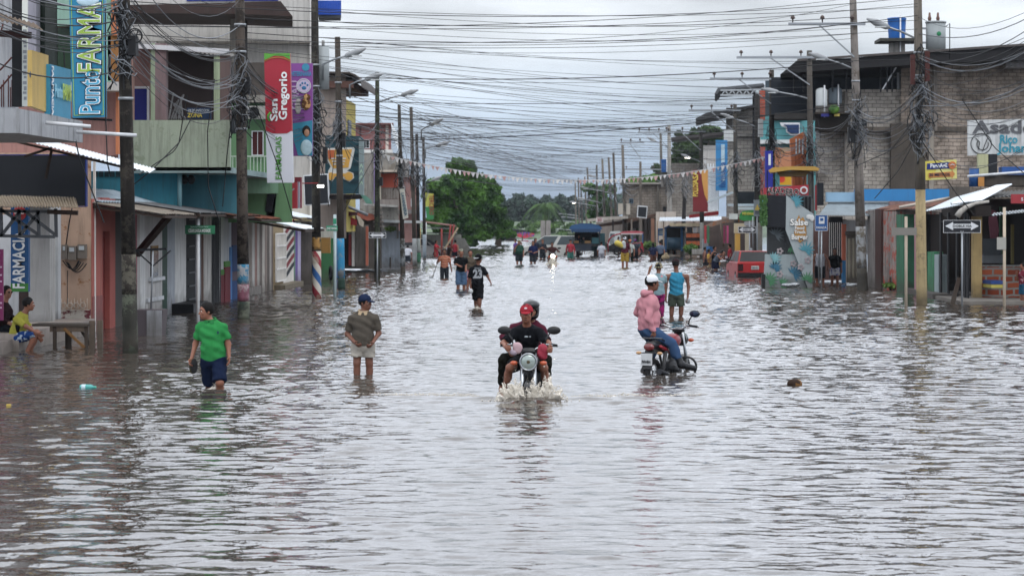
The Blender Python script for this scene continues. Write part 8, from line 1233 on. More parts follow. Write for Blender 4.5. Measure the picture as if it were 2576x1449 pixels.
far_p('woman in white T-shirt, grey leggings and yellow boots by the truck', 1513, 640, 601, 1.6, 180, '#a9adb8', '#8a8d98', Y=156.5, fem=1, g=1.1, bot='leggings', botlen=1.6, hair='tied', boots=M_('#b08a14')); far_p('man in maroon shirt and yellow shorts carrying a sack on his shoulder', 1572, 672, 597, 1.76, 178, '#4a1022', '#9a7c0c', hat='capback', hatm=[M_('#b5b8c0')], g=1.12, hem=-.1, pose=dict(wb=(.18, .12, 1.5), eb=(.28, .1, 1.25)), q=1, sleeve=1)
S('sack', solid([('c', V3(PY(D(672) - .1)(1553, 612)), V3(PY(D(672) - .1)(1566, 618)), .16, .15)], .03, .02, .01), mk('#b8a41c', .6, .2, 6), 'yellow and white sack on the shoulder of the maroon shirt man', 'sack'); S('sack', solid([('c', V3(PY(D(672) - .15)(1569, 611)), V3(PY(D(672) - .15)(1570, 622)), .11, .10)], .03, .02, .01), mk('#a9adb0', .6, .2, 6), 'white sack hanging beside the yellow sack', 'sack')
far_p('person in a white top with an orange cap behind the sack carrier', 1585, 656, 603, 1.68, 175, '#9aa09c', '#18241e', hat='capback', hatm=[M_('#b0603a')], botlen=1.6, bot='trousers'); far_p('person in dark clothes with a purple cap behind the orange cap', 1598, 654, 602, 1.68, 170, '#2c3038', '#16181e', hat='capback', hatm=[M_('#5a2a6a')], pose=WALK)
far_p('woman with a dark ponytail, navy top and brown shorts seen from behind', 1643, 655, 611, 1.58, 178, '#1e2440', '#5a382c', fem=1, g=1.1, hair='long'); far_p('man in a blue grey checked shirt and black trousers seen from behind', 1661, 655, 606, 1.66, 176, mpattern('vstripe', '#3a4458', '#5f6a7c', 12), '#101216', bot='trousers', botlen=1.6, g=1.08)
far_p('man in black shirt and blue shorts standing at the blue stall', 1670, 640, 592, 1.72, 10, '#121216', '#14264a', pose=dict(wb=(.2, .25, 1.1))); far_p('small child in grey next to the concrete pole', 1680, 638, 611, 1.1, 0, '#55607a', '#3a3a44'); far_p('person in black just right of the concrete pole', 1696, 638, 603, 1.66, 60, '#101114', '#16161a')
q = solid([('c', V3(PY(D(656))(1670, 648)), V3(PY(D(656))(1679, 647)), .16, .14), ('e', V3(PY(D(656))(1676, 640)), (.12, .1, .1))], .03, .05, .012); S('bag_bundle', q, mk('#8a7a5c', .9, .3, 8), 'beige bundle carried low beside the checked shirt man', 'bundle')
far_p('woman in a grey vest and navy skirt bending forward by the red car', 1800, 681, 626, 1.62, 60, '#4f5866', '#101630', fem=1, g=1.15, bot='skirt', botlen=.85, sleeve=0, top='vest', hair='tied', q=1, dz=.42, pose=dict(neck=(0, .28, 1.30), head=(0, .42, 1.38), sa=(-.16, .25, 1.25), sb=(.16, .25, 1.25), ea=(-.2, .42, 1.05), eb=(.2, .42, 1.05), wa=(-.08, .5, 1.28), wb=(.05, .5, 1.28)))
far_p('woman in black with bare arms right behind the bending woman', 1797, 680, 616, 1.62, 50, '#141416', '#101630', fem=1, g=1.1, bot='skirt', botlen=.8, sleeve=0, top='vest', hair='tied', Y=D(680) + .9, dz=.42); far_p('person in a white top sitting in front of the stalls', 1828, 652, 628, 1.6, 150, '#a09aa0', '#6a2a3c', dz=.8, hair='long'); far_p('person in a yellow top deep in the stalls', 1783, 650, 612, 1.6, 90, '#a8801c', '#2a2a30', Y=132)
far_p('person in a red shirt seated under the tarpaulin', 1836, 650, 614, 1.6, -90, '#8f1a28', '#1c1c24', Y=131, dz=.45); far_p('bare shouldered person leaning at the counter', 1773, 652, 622, 1.5, 100, '#6a4a40', '#2a2a30', Y=130, dz=.5, sleeve=0, top='vest'); far_p('man in a black shirt and white cap standing behind the red car', 1889, 660, 600, 1.7, -20, '#101114', '#1c2028', hat='cap', hatm=[M_('#a9acb0')], Y=112)
T, J14, _, _ = person('woman in black T-shirt and white flowered shorts standing right of the bus stop', 2100, 705, 612, 1.60, -8, -12, q=1, skin='b', fem=1, g=1.15, top='t_shirt', topm=M_('#0d0e11'), sleeve=.8, botm=mpattern('noise', '#3a3f86', '#a9a9b0', 9, .45), botlen=.62, hair='tied', Y=90.5, pose=dict(wa=(-.30, .05, .95), ea=(-.28, -.02, 1.12)))
person('person in a white tank top and dark shorts behind the bus stop posts', 2063, 704, 604, 1.72, 0, 20, q=1, skin='a', g=1.05, top='tank_top', topm=M_('#9a9ba4'), sleeve=0, botm=M_('#17191f'), botlen=.9, Y=90.3, pose=dict(wb=(.33, .05, 1.0), eb=(.30, 0, 1.14)))
person('child in a red flowered top cut by the right edge', 2574, 772, 670, 1.35, -70, -80, q=1, skin='a', fem=1, top='t_shirt', topm=mpattern('noise', '#5a1626', '#8a6a70', 10, .58), sleeve=.6, botm=M_('#0f4a66'), botlen=.8, hair='tied', Y=71, pose=dict(wa=(-.1, .2, 1.3), ea=(-.2, .12, 1.12)))
# ================================================================ motorbikes, cars, truck
CHR = mk('#9a9ea2', .2, .05, metal=.9); BLKP = mk('#0c0d10', .4, .1, spec=.4); RUB = mk('#111113', .8, .2); AMB = mk('#b5460a', .25, .05, spec=.6)
def loc_f(base, yaw):
    c, s_ = math.cos(yaw), math.sin(yaw); return lambda x, y, z: Vector((base[0] + x * c - y * s_, base[1] + x * s_ + y * c, base[2] + z))
def motorbike(label, base, yaw, col, lit=False, extras=True, tank=None):
    """x forward, y left, z up in the bike's own frame; yaw is the heading from world +x"""
    W = loc_f(base, yaw); T = thing('motorbike', label, 'motorbike', base); ax = W(0, 1, 0) - W(0, 0, 0); fw = W(1, 0, 0) - W(0, 0, 0); PT = mk(col, .3, .08, 2, spec=.6); n3 = lambda *a: V3(W(*a))
    FM = [V3(fw), V3(ax), np.array([0, 0, 1.])]
    for x in (.64, -.64):
        w_ = P(T, 'wheel', B().torus(W(x, 0, .30), ax, .255, .05, 30, 8), RUB); r_ = B().torus(W(x, 0, .30), ax, .205, .014, 26, 6).tube([W(x, -.06, .3), W(x, .06, .3)], .035, 10)
        for k in range(6): a = k * math.pi / 3; r_.beam(W(x, 0, .3), W(x + .2 * math.cos(a), 0, .3 + .2 * math.sin(a)), .018)
        P(w_, 'rim', r_, CHR)
    for y in (-.09, .09): P(T, 'fork', B().tube([W(.64, y, .3), W(.57, y, .56), W(.42, y, 1.0)], [.032, .028, .022], 10), CHR)
    P(T, 'front_fender', solid([('e', n3(.64, 0, .52), (.22, .06, .10), FM)], .012, .02, 0, lambda f, X, Y_, Z: np.maximum(f, (base[2] + .49) - Z)), PT)
    P(T, 'swingarm', B().beam(W(-.64, .09, .3), W(-.1, .09, .36), .04).beam(W(-.64, -.09, .3), W(-.1, -.09, .36), .04), BLKP); P(T, 'shock_absorber', B().tube([W(-.55, .13, .36), W(-.42, .13, .72)], .035, 10).tube([W(-.55, -.13, .36), W(-.42, -.13, .72)], .035, 10), mk('#3a3a3c', .5))
    P(T, 'engine', solid([('e', n3(.08, 0, .42), (.17, .13, .12), FM), ('c', n3(.12, 0, .45), n3(.22, 0, .66), .085, .08), ('c', n3(-.02, -.14, .38), n3(-.02, .14, .38), .07, .07)], .015, .03), mk('#2a2b2e', .5, .2, metal=.5)); P(T, 'frame', B().tube([W(.42, 0, .95), W(.3, 0, .6), W(.22, 0, .34), W(-.2, 0, .32), W(-.4, 0, .7)], .022, 8), BLKP)
    P(T, 'exhaust', B().tube([W(.2, -.1, .5), W(.26, -.12, .32), W(-.1, -.14, .24), W(-.35, -.17, .30), W(-.85, -.2, .40)], [.02, .02, .022, .045, .05], 10), mk('#2f3033', .35, .1, metal=.8))
    P(T, 'tank', solid([('e', n3(.16, 0, .86), (.25, .135, .13), FM), ('e', n3(.02, 0, .83), (.14, .10, .09), FM)], .012, .05), tank or PT); P(T, 'seat', solid([('c', n3(-.12, 0, .80), n3(-.62, 0, .84), .085, .07), ('e', n3(-.35, 0, .80), (.32, .125, .05), FM)], .014, .04), mk('#101013', .6))
    tl = P(T, 'tail', solid([('c', n3(-.3, .06, .72), n3(-.78, .04, .84), .06, .05), ('c', n3(-.3, -.06, .72), n3(-.78, -.04, .84), .06, .05)], .013, .05), PT); P(tl, 'tail_light', solid([('e', n3(-.83, 0, .80), (.05, .095, .065), FM)], .008, .01), mk('#6a0a10', .15, .05, spec=.8))
    q = B().tube([W(-.35, .12, .86), W(-.6, .13, .93), W(-.86, .09, .95), W(-.9, 0, .95), W(-.86, -.09, .95), W(-.6, -.13, .93), W(-.35, -.12, .86)], .014, 8); P(T, 'grab_rail', q, mk('#4a4c50', .3, metal=.8))
    pc = W(-.93, 0, .60); pl_ = P(T, 'number_plate', B().prism([W(-.93, -.10, .50), W(-.93, .10, .50), W(-.92, .10, .70), W(-.92, -.10, .70)], (W(-.012, 0, 0) - W(0, 0, 0))), mk('#b0b2b4', .5)); P(T, 'rear_fender', B().beam(W(-.80, 0, .74), W(-.92, 0, .44), .16, .02), BLKP)
    text(pl_, 'IW4H', W(-.955, 0, .56), .07, -ax, (0, 0, 1), mk('#23252c'), .02, width=.15)
    for y in (-.19, .19): P(T, 'turn_signal', solid([('e', n3(-.82, y, .70), (.035, .05, .028), FM)], .008, .01), mk('#b88a5a', .2)); P(T, 'turn_signal', solid([('e', n3(.50, y * 1.12, .86), (.03, .055, .033), FM)], .007, .01), AMB)
    P(T, 'signal_stalk', B().tube([W(-.8, -.16, .70), W(-.8, .16, .70)], .012, 6).tube([W(.5, -.18, .86), W(.5, .18, .86)], .014, 6), BLKP)
    hl = P(T, 'headlight', solid([('e', n3(.50, 0, .88), (.09, .125, .125), FM)], .010, .02), BLKP); hc_ = W(.585, 0, .88); P(hl, 'headlight_rim', B().torus(hc_, fw, .118, .014, 30, 8), CHR)
    if lit: m = bpy.data.materials.new('headlight_glow'); m.use_nodes = True; bb = m.node_tree.nodes['Principled BSDF']; bb.inputs['Emission Color'].default_value = (1, .93, .72, 1); bb.inputs['Emission Strength'].default_value = 30
    else: m = mk('#8d9a94', .08, .12, 14, spec=.9, metal=.35)
    P(hl, 'headlight_lens', solid([('e', n3(.572, 0, .88), (.035, .112, .112), FM)], .008, .01), m)
    if not lit: P(hl, 'bulb', solid([('e', n3(.606, 0, .88), (.008, .026, .026), FM)], .004, .002), mk('#4a3f22', .3))
    P(T, 'gauges', solid([('e', n3(.44, 0, 1.03), (.06, .105, .05), FM), ('c', n3(.46, -.07, 1.02), n3(.46, .07, 1.02), .04, .04)], .01, .03), BLKP)
    P(T, 'handlebar', B().tube([W(.30, .38, 1.10), W(.33, .22, 1.12), W(.40, .09, 1.05), W(.40, -.09, 1.05), W(.33, -.22, 1.12), W(.30, -.38, 1.10)], .014, 10), CHR); 
    for y in (1, -1):
        P(T, 'grip', B().tube([W(.305, y * .26, 1.115), W(.295, y * .41, 1.10)], .021, 10), RUB); P(T, 'lever', B().tube([W(.34, y * .22, 1.10), W(.36, y * .42, 1.09)], .009, 6), BLKP)
        mr = P(T, 'mirror', solid([('e', n3(.30, y * .36, 1.32), (.025, .10, .062), FM)], .009, .01), BLKP); P(mr, 'mirror_stalk', B().tube([W(.34, y * .23, 1.12), W(.33, y * .25, 1.2), W(.31, y * .31, 1.29)], .011, 8), BLKP); P(mr, 'mirror_glass', solid([('e', n3(.283, y * .36, 1.32), (.012, .088, .050), FM)], .007, .005), mk('#1c2a44', .05, 0, spec=1, metal=.6))
        P(T, 'footpeg', B().tube([W(-.05, y * .12, .34), W(-.05, y * .27, .34)], .018, 8), RUB)
    return T, W
b0 = PY(33.75)(1333, 1000); T, W = motorbike('black motorbike driven straight at the camera through its own splash', (b0.x, b0.y, -.335), R(-90 - 1), '#0f1114', tank=mk('#15181c', .3, .1))
for i, (x, y, c_, sz) in enumerate(((1301, 875, '#a98a90', (.075, .04, .09)), (1292, 886, '#9a8a98', (.06, .04, .05)), (1365, 885, '#8f1430', (.08, .06, .12)))): P(T, 'tied_bag', solid([('e', V3(PY(33.28)(x, y)), sz)], .012, .02, .006), mk(c_, .7, .2, 6))
b1 = PY(39.25)(1681, 935); T, W2 = motorbike('parked black and red motorbike seen from behind under the pink hoodie man', (b1.x, b1.y, -.335), R(65), '#0f0f12', tank=mk('#7a0e1e', .3, .1)); P(T, 'red_side_panel', solid([('c', V3(W2(-.2, -.13, .68)), V3(W2(-.62, -.12, .80)), .035, .03)], .01, .02), mk('#8a1222', .3, .05)); P(T, 'crash_bar', B().torus(W2(.3, -.22, .42), W2(1, .3, 0) - W2(0, 0, 0), .16, .02, 22, 6), BLKP)
b2 = G(1390, 668); T, W3 = motorbike('far motorbike with a bright round headlight throwing up spray', (b2.x, b2.y + .6, -.36), R(-88), '#3a1214', True)
person('motorcyclist in a brown shirt riding the far motorbike with the lit headlight', 1389, 670, 602, 1.74, 0, 0, Y=b2.y + .7, dz=.36, q=1, skin='b', g=1.15, top='sweatshirt', topm=M_('#3c1e1c'), sleeve=1.9, botm=M_('#1a1a1e'), botlen=.9, hair='short', hem=.04, pose=dict(hc=(0, -.1, .84), ha=(-.1, -.05, .84), hb=(.1, -.05, .84), neck=(0, .08, 1.34), head=(0, .14, 1.49), sa=(-.2, .08, 1.30), sb=(.2, .08, 1.30), ea=(-.36, .2, 1.12), eb=(.36, .2, 1.12), wa=(-.33, .42, 1.10), wb=(.33, .42, 1.10), ka=(-.2, .3, .72), kb=(.2, .3, .72), fa=(-.2, .05, .35), fb=(.2, .05, .35)))
# --- splashes and wakes: droplets and torn sheets of muddy water
rs = random.Random(23)
def mspray():
    m = bpy.data.materials.new('spray'); m.use_nodes = True; b = m.node_tree.nodes['Principled BSDF']; b.inputs['Base Color'].default_value = (.74, .69, .61, 1); b.inputs['Roughness'].default_value = .15; b.inputs['Transmission Weight'].default_value = .3; b.inputs['IOR'].default_value = 1.33; return m
SPR = mspray()
def splash(label, c, w_, h_, n, sz, seed, fx=0, deep=.4, lobes=((0, 1),)):
    """droplets and torn sheets thrown up along the lobes (offset, height share)"""
    r = random.Random(seed); nr = np.random.RandomState(seed); q = B(); prim = []
    for i in range(n):
        u = max(-1.2, min(1.2, r.gauss(0, .5))); env = max(a * math.exp(-((u - o_) / .42) ** 2) for o_, a in lobes) * (.72 + .28 * math.sin(u * 13 + seed) * math.sin(u * 29)); z = h_ * env * r.random() ** .85
        if r.random() < .06: z *= 1.5
        ly = 0
        if h_ < .1: z += .02; ly = .4 * u * w_ * (1 if fx > 0 else -1)
        p = (c[0] + u * w_ + fx * z, c[1] + ly + r.uniform(-deep, deep) * (1 - .4 * min(1, z / h_)), z); s_ = sz * (.3 + 1.5 * r.random() ** 4); q.ell(p, (s_, s_, s_ * r.uniform(.8, 1.7)), 5, 4)
    for i in range(int(10 + n / 90)):
        u = r.uniform(-1, 1); env = max(a * math.exp(-((u - o_) / .42) ** 2) for o_, a in lobes); a = np.array([c[0] + u * w_ * .8, c[1] + r.uniform(-.6, .4) * deep, -.02]); hgt = h_ * env * r.uniform(.4, .85); b_ = a + np.array([(u + r.uniform(-.3, .3)) * hgt * .6 + fx * hgt, r.uniform(-.15, .05), hgt]); prim.append(('c', a, b_, r.uniform(.03, .07) * h_ / .4, .012, 0, .03))
    o = solid(prim, max(.012, h_ * .028), .03, .014); q.add(o.v, o.f, True); return S('splash', q, SPR, label, 'splash', kind='stuff')
c_ = PY(33.0)(1335, 1000); splash('tall splash around the front wheel of the nearest motorbike', (c_.x, c_.y, 0), .55, .44, 5000, .0062, 1, 0, .3, ((-.45, .85), (.05, .75), (.42, .95))); splash('low spray left of the nearest motorbike wheel', (c_.x - 1.1, c_.y + .35 + .1, 0), 1.5, .06, 2000, .005, 2, -.2, .22); splash('low spray right of the nearest motorbike wheel', (c_.x + 1.1, c_.y + .35 + .1, 0), 1.5, .06, 2000, .005, 3, .2, .22)
c_ = G(1390, 668); splash('spray around the far motorbike', (c_.x, c_.y - .3, 0), .65, .6, 1100, .018, 4, 0, .5); c_ = G(548, 978); splash('small splash at the shins of the man in green', (c_.x, c_.y - .05, 0), .16, .17, 420, .006, 5, 0, .15); c_ = G(1200, 778); splash('small splash at the feet of the number 23 man', (c_.x, c_.y, 0), .2, .12, 260, .008, 6, 0, .15)
WAKES += [(PY(33.0)(1335, 1000).x, 32.8, 0, 1, .065), (G(1390, 668).x, G(1390, 668).y - .8, 0, 1, .10)]
RINGS += [(G(548, 980).x, G(548, 980).y, .025, .30, .8), (G(915, 943).x, G(915, 943).y, .018, .25, .7), (G(1200, 777).x, G(1200, 777).y, .03, .4, 1.1), (G(1700, 797).x, G(1700, 797).y, .025, .35, 1), (G(1655, 935).x, G(1655, 935).y, .012, .25, .6), (G(1160, 729).x, G(1160, 729).y, .03, .4, 1.2), (G(1118, 700).x, G(1118, 700).y, .03, .4, 1.2), (G(328, 888).x, G(328, 888).y, .008, .2, .5)]
# --- cars
def car(label, base, yaw, col, L_, Wd, H, prof, wheels, sedan=None, cat='car', glass=None, face='rear'):
    """prof: side outline of the body up to the belt; cabin given by sedan=(x rear low, x rear top, x front top, x front low, belt z)"""
    W = loc_f(base, yaw); T = thing('parked_car', label, cat, base); PT = mk(col, .4, .1, 1, spec=.35); hw = Wd / 2; q = B(); N = len(prof); sec = [(-1, .90), (-.93, 1), (.93, 1), (1, .90)]
    vs = []
    for y, sc in sec:
        for x, z in prof: cx_, cz = 0, .6; vs.append(W(x * (.985 if sc < 1 else 1), y * hw, cz + (z - cz) * (sc if sc < 1 else 1)))
    q.add(vs, [(i * N + k, i * N + (k + 1) % N, (i + 1) * N + (k + 1) % N, (i + 1) * N + k) for i in range(3) for k in range(N)] + [tuple(range(N))[::-1], tuple(range(3 * N, 4 * N))]); bo = P(T, 'body', q, PT)
    a, b_, c_, d_, bz = sedan; ti = .80; vs = [W(x, y * hw * s_, z) for x, z, s_ in ((a, bz, .96), (b_, H, ti), (c_, H, ti), (d_, bz, .96)) for y in (-1, 1)]; q = B().add(vs, [(0, 1, 3, 2), (2, 3, 5, 4), (4, 5, 7, 6), (0, 2, 4, 6), (1, 7, 5, 3), (0, 6, 7, 1)]); ca = P(T, 'cabin', q, PT); G_ = glass or mk('#14171c', .35, .1, spec=.25)
    def pane(pts, n_): return P(ca, 'window', B().prism(pts, n_), G_)
    def mid(p, q_, t): return p.lerp(q_, t)
    def inset(p, e=.1, off=.012):
        c = sum(p, Vector()) / 4; nrm = (p[1] - p[0]).cross(p[3] - p[0]).normalized(); nrm = nrm if nrm.dot(c - W(0, 0, .8)) > 0 else -nrm; return [x.lerp(c, e) + nrm * off for x in p], nrm * .004
    v = [Vector(x) for x in vs]; pane(*inset([v[0], v[1], v[3], v[2]])); pane(*inset([v[6], v[7], v[5], v[4]]))
    for s_ in (0, 1):
        lo0, lo1, hi0, hi1 = v[0 + s_], v[6 + s_], v[2 + s_], v[4 + s_]
        for t0, t1 in ((.02, .48), (.52, .98)): pane(*inset([mid(lo0, lo1, t0), mid(lo0, lo1, t1), mid(hi0, hi1, t1), mid(hi0, hi1, t0)], .09))
    for x, R0 in wheels:
        for y in (-1, 1): w_ = P(T, 'wheel', B().tube([W(x, y * (hw - .19), R0), W(x, y * (hw + .005), R0)], R0, 22), RUB); P(w_, 'rim', B().tube([W(x, y * (hw + .006), R0), W(x, y * (hw + .015), R0)], R0 * .6, 16), STEEL)
    xr = min(p[0] for p in prof); xf = max(p[0] for p in prof)
    P(T, 'bumper', B().prism([W(xr - .06, -hw * .98, .32), W(xr - .06, hw * .98, .32), W(xr - .06, hw * .98, .52), W(xr - .06, -hw * .98, .52)], W(.2, 0, 0) - W(0, 0, 0)), BLKP); P(T, 'bumper', B().prism([W(xf + .06, -hw * .98, .32), W(xf + .06, hw * .98, .32), W(xf + .06, hw * .98, .52), W(xf + .06, -hw * .98, .52)], W(-.2, 0, 0) - W(0, 0, 0)), BLKP)
    for y in (-1, 1):
        P(T, 'tail_light', B().prism([W(xr - .012, y * hw * .97, .60), W(xr - .012, y * hw * .68, .60), W(xr - .012, y * hw * .68, .90), W(xr - .012, y * hw * .97, .90)], W(.04, 0, 0) - W(0, 0, 0)), mk('#2c0a0c', .2, .1, spec=.7)); P(T, 'headlight', B().prism([W(xf + .012, y * hw * .95, .62), W(xf + .012, y * hw * .62, .62), W(xf + .012, y * hw * .62, .78), W(xf + .012, y * hw * .95, .78)], W(-.04, 0, 0) - W(0, 0, 0)), mk('#b9bfc4', .1, .05, spec=.8)); P(T, 'wing_mirror', B().obox(W(d_ - .25, y * (hw + .09), bz + .06), (.1, .16, .11), yaw), BLKP)
    pl_ = P(T, 'number_plate', B().prism([W(xr - .015, -.17, .66), W(xr - .015, .17, .66), W(xr - .015, .17, .82), W(xr - .015, -.17, .82)], W(-.012, 0, 0) - W(0, 0, 0)), mk('#a9acaa', .5)); text(pl_, 'GBM 4281', W(xr - .04, 0, .73), .1, W(0, -1, 0) - W(0, 0, 0), (0, 0, 1), mk('#3c3f44'), .01, width=.28); P(T, 'door_handle', B().beam(W(.1, hw + .01, .85), W(.25, hw + .01, .85), .025).beam(W(.1, -hw - .01, .85), W(.25, -hw - .01, .85), .025), BLKP); return T, W
b3 = PY(104.4)(1884, 698); car('red hatchback car half sunk in the flood, seen from behind', (b3.x, b3.y, -.30), R(94), '#a00004', 3.7, 1.56, 1.46, [(-1.85, .45), (-1.88, .95), (-1.80, 1.00), (1.0, .97), (1.75, .86), (1.85, .7), (1.85, .42), (1.6, .25), (-1.7, .25)], [(-1.15, .29), (1.2, .29)], (-1.78, -1.50, .25, .95, .98))
b4 = PY(165)(1382, 634); car('white minivan standing across the road left of the truck', (b4.x, 166, -.34), R(176), '#a9aaa6', 4.5, 1.7, 1.72, [(-2.25, .45), (-2.28, .95), (-2.2, 1.08), (1.1, 1.05), (1.95, .93), (2.25, .78), (2.28, .45), (2.0, .3), (-2.1, .3)], [(-1.4, .32), (1.45, .32)], (-2.2, -1.95, .35, 1.35, 1.06), glass=mk('#39454a', .35, .15, spec=.25))
b5 = PY(164)(1052, 640); car('silver car parked under the red post shed', (b5.x, 168, -.3), R(-10), '#8f8c8a', 4.2, 1.65, 1.45, [(-2.1, .45), (-2.12, .9), (-2.0, .98), (1.0, .95), (1.8, .85), (2.1, .7), (2.1, .42), (1.9, .28), (-2, .28)], [(-1.3, .3), (1.3, .3)], (-1.7, -1.2, .3, 1.0, .96))
b6 = PY(300)(1552, 600); q = thing('parked_van', 'pale van far behind the red mototaxi', 'van', PY(185)(1546, 612)); P(q, 'body', B().slab(PY(185), [(1531, 615), (1532, 592), (1536, 583), (1560, 582), (1562, 615)], 1.9), mk('#a9adad', .4, .1, 1)); part(q, 'window', mk('#3c4a50', .1), PY(184.95), 1535, 1546, 588, 597, .03, -.02)
# --- truck with a round tarpaulin top, tail toward us
Yt = 158; pt = PY(Yt); T = thing('truck', 'open backed truck with a blue rounded tarpaulin roof and dark tailgate', 'truck', anchor(pt, 1470)); kx = lambda x: pt(x, 600).x
zz = lambda y: 2.6 - (y - 551) * Yt / F; n = 10; q = B(); vs = []
for j, yy in enumerate((Yt - .3, Yt + 2.2, Yt + 4.4)):
    for i in range(n + 1): a = math.pi * i / n; vs.append((kx(1473) - 1.08 * math.cos(a) * (1.05 - .0 * j), yy, zz(577) + .42 * math.sin(a) ** .7 - (.03 if i % 2 else 0)))
m0 = len(vs); vs += [(x, y, z - .03) for x, y, z in vs]; fs = [(j * (n + 1) + i, j * (n + 1) + i + 1, (j + 1) * (n + 1) + i + 1, (j + 1) * (n + 1) + i) for j in range(2) for i in range(n)]; q.add(vs, fs + [tuple(m0 + k for k in f[::-1]) for f in fs] + [(i, i + m0, i + 1 + m0, i + 1) for i in range(n)], True); q.prism([vs[i] for i in range(n + 1)], (0, .05, 0)); P(T, 'tarpaulin', q, mk('#24507c', .6, .15, 2)); q = B()
for i in range(12): a = kx(1437) + (kx(1511) - kx(1437)) * i / 12; q.prism([(a, Yt - .31, zz(576)), (a + .17, Yt - .31, zz(576)), (a + .17, Yt - .31, zz(583)), (a + .085, Yt - .31, zz(585.5)), (a, Yt - .31, zz(583))], (0, .03, 0))
P(T, 'valance', q, mk('#1d3f63', .6, .1)); P(T, 'tarp_side', B().box(kx(1508), kx(1510), Yt, Yt + 4.4, zz(603), zz(578)), mk('#3c4856', .6, .15)); part(T, 'tailgate', mk('#1c2736', .6, .15, 1, .2), PY(Yt), 1444, 1488, 615, 632, .12); P(T, 'bed', B().box(kx(1441), kx(1508), Yt + .2, Yt + 4.3, zz(620), zz(612)), BLKP); P(T, 'bed_wall', B().box(kx(1441), kx(1443), Yt + .13, Yt + 4.3, zz(612), zz(598)), mk('#1f2e33', .6)); part(T, 'bed_wall', mk('#1d545c', .6, .1), PY(Yt + .1), 1489, 1509, 598, 613, .1)
for x in (1441, 1487, 1507): part(T, 'stanchion', BLKP, PY(Yt), x, x + 1.5, 578, 615, .08)
P(T, 'cab', B().box(kx(1486), kx(1524), Yt + 4.5, Yt + 6.2, zz(634), zz(588)), mk('#1c4a52', .5, .1)); P(T, 'rear_screen', B().box(kx(1445), kx(1505), Yt + 4.32, Yt + 4.45, zz(612), zz(580)), DK)
for x in (1449, 1494, 1502): P(T, 'wheel', B().tube([(kx(x), Yt + .9, .08), (kx(x) + .25, Yt + .9, .08)], .42, 18), RUB)
q = thing('cargo_box', 'brown cardboard boxes on the truck bed, left one', 'box', pt(1448, 612)); P(q, 'box', B().rect(PY(Yt + .3), 1442, 1456, 606, 612, .5), mk('#8a6238', .8)); q = thing('cargo_box', 'brown cardboard box at the right of the truck bed', 'box', pt(1478, 612)); P(q, 'box', B().rect(PY(Yt + .3), 1471, 1486, 606, 612, .5), mk('#96703f', .8))
far_p('person standing on the truck bed with a bare arm out', 1456, 612, 588, 1.6, 20, '#141a2a', '#141820', Y=Yt + .8, dz=-.2, s=.75, pose=dict(wa=(-.35, .2, 1.2))); far_p('second person seated on the truck bed in dark clothes', 1468, 612, 588, 1.6, 10, '#1c2a24', '#3a3420', Y=Yt + .8, dz=-.15, s=.7)
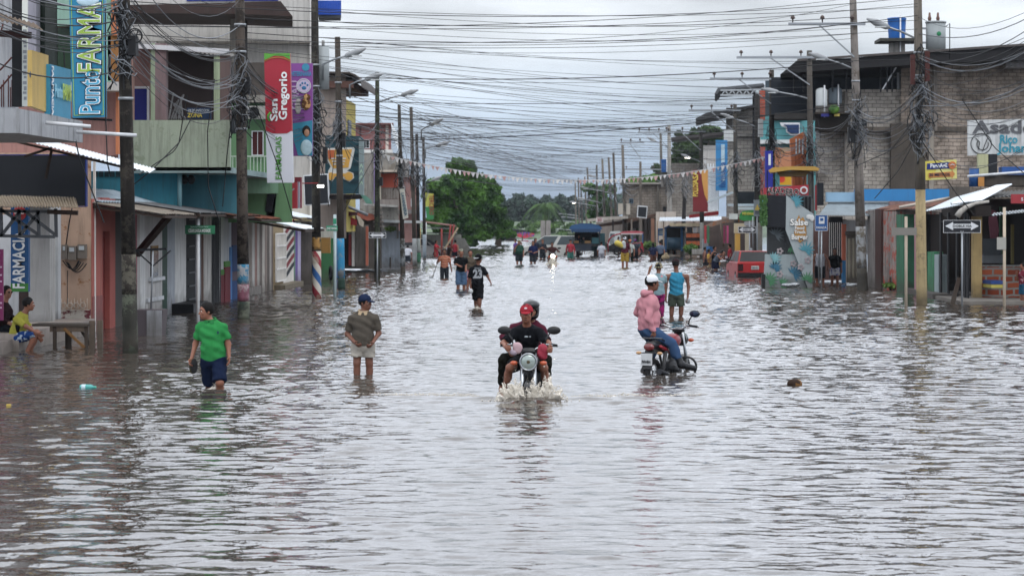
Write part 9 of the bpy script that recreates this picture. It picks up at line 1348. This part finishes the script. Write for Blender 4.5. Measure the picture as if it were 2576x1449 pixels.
# --- mototaxi: three-wheeled cab with a striped sunshade
Ym = 160; pm = PY(Ym); T = thing('mototaxi', 'red three wheeled mototaxi with a pink striped canopy', 'mototaxi', anchor(pm, 1575)); RD = mk('#8f1a2c', .4, .1)
q = poly(T, 'canopy', mk('#a94450', .7, .1), pm, [(1560, 587), (1566, 583), (1590, 581.5), (1612, 582), (1620, 585), (1618, 587)], 1.3); P(q, 'edge_stripe', B().slab(PY(Ym - .03), [(1561, 587), (1618, 587), (1617, 590), (1563, 590)], .04), mk('#b9b0b0', .7)); q = B().tube([pm(x, y) for x, y in ((1530, 634), (1529, 614), (1533, 602), (1541, 594), (1552, 590), (1562, 588))], .05, 8); P(T, 'front_hoop', q, RD)
P(T, 'rear_body', B().slab(pm, [(1590, 612), (1618, 609), (1619, 634), (1588, 634)], 1.2), RD); P(T, 'rear_seat', B().slab(PY(Ym - .04), [(1594, 614), (1612, 613), (1611, 620), (1595, 620)], .05), mk('#1c5a5c', .6)); P(T, 'windscreen', B().slab(PY(Ym + .3), [(1533, 603), (1544, 594), (1545, 612), (1534, 616)], .03), mk('#8f9a9c', .1)); P(T, 'post', B().beam(pm(1617, 586), pm(1617, 612), .06).beam(pm(1590, 587), pm(1590, 612), .05), BLUEP)
P(T, 'front_body', B().slab(pm, [(1530, 620), (1545, 612), (1560, 614), (1566, 628), (1552, 636), (1530, 634)], .5), BLKP); P(T, 'wheel', B().torus(pm(1553, 632), (0, 1, 0), .25, .06, 20, 6), RUB); P(T, 'wheel', B().torus(pm(1606, 634), (0, 1, 0), .25, .06, 20, 6), RUB); far_p('mototaxi driver in grey reaching for the handlebar', 1556, 630, 592, 1.66, -80, '#4a4348', '#2a2a30', Y=Ym + .4, dz=.1, s=.85, pose=dict(wa=(-.1, .45, 1.1), wb=(.1, .45, 1.1)))
# --- pigeons on the lamps
for i, (x, y) in enumerate(((1100, 306), (1085, 312), (1113, 362), (1102, 368))): p = PY(D(687) - .5 if i < 2 else D(674) - .5)(x, y); S('pigeon', solid([('e', V3(p), (.13, .07, .07)), ('e', V3(p) + np.array([.11, 0, .07]), (.045,) * 3), ('c', V3(p) + np.array([-.08, 0, 0]), V3(p) + np.array([-.22, 0, -.03]), .04, .015)], .02, .03), mk('#33363e', .7), 'small dark pigeon perched on the %s' % ('laundry sign lamp, near its tip', 'laundry sign lamp, nearer its pole', 'lamp left of the big tree, near its tip', 'lamp left of the big tree, nearer its pole')[i], 'bird')
build_water()
hz_m = bpy.data.materials.new('haze'); hz_m.use_nodes = True; t = hz_m.node_tree; t.nodes.remove(t.nodes['Principled BSDF']); v = nn(t, 'ShaderNodeVolumePrincipled'); v.inputs['Color'].default_value = (.80, .88, 1, 1); v.inputs['Density'].default_value = .0001; t.links.new(v.outputs[0], t.nodes['Material Output'].inputs['Volume'])
S('haze', B().box(-950, 950, -80, 1850, -2, 40), hz_m, kind='stuff')
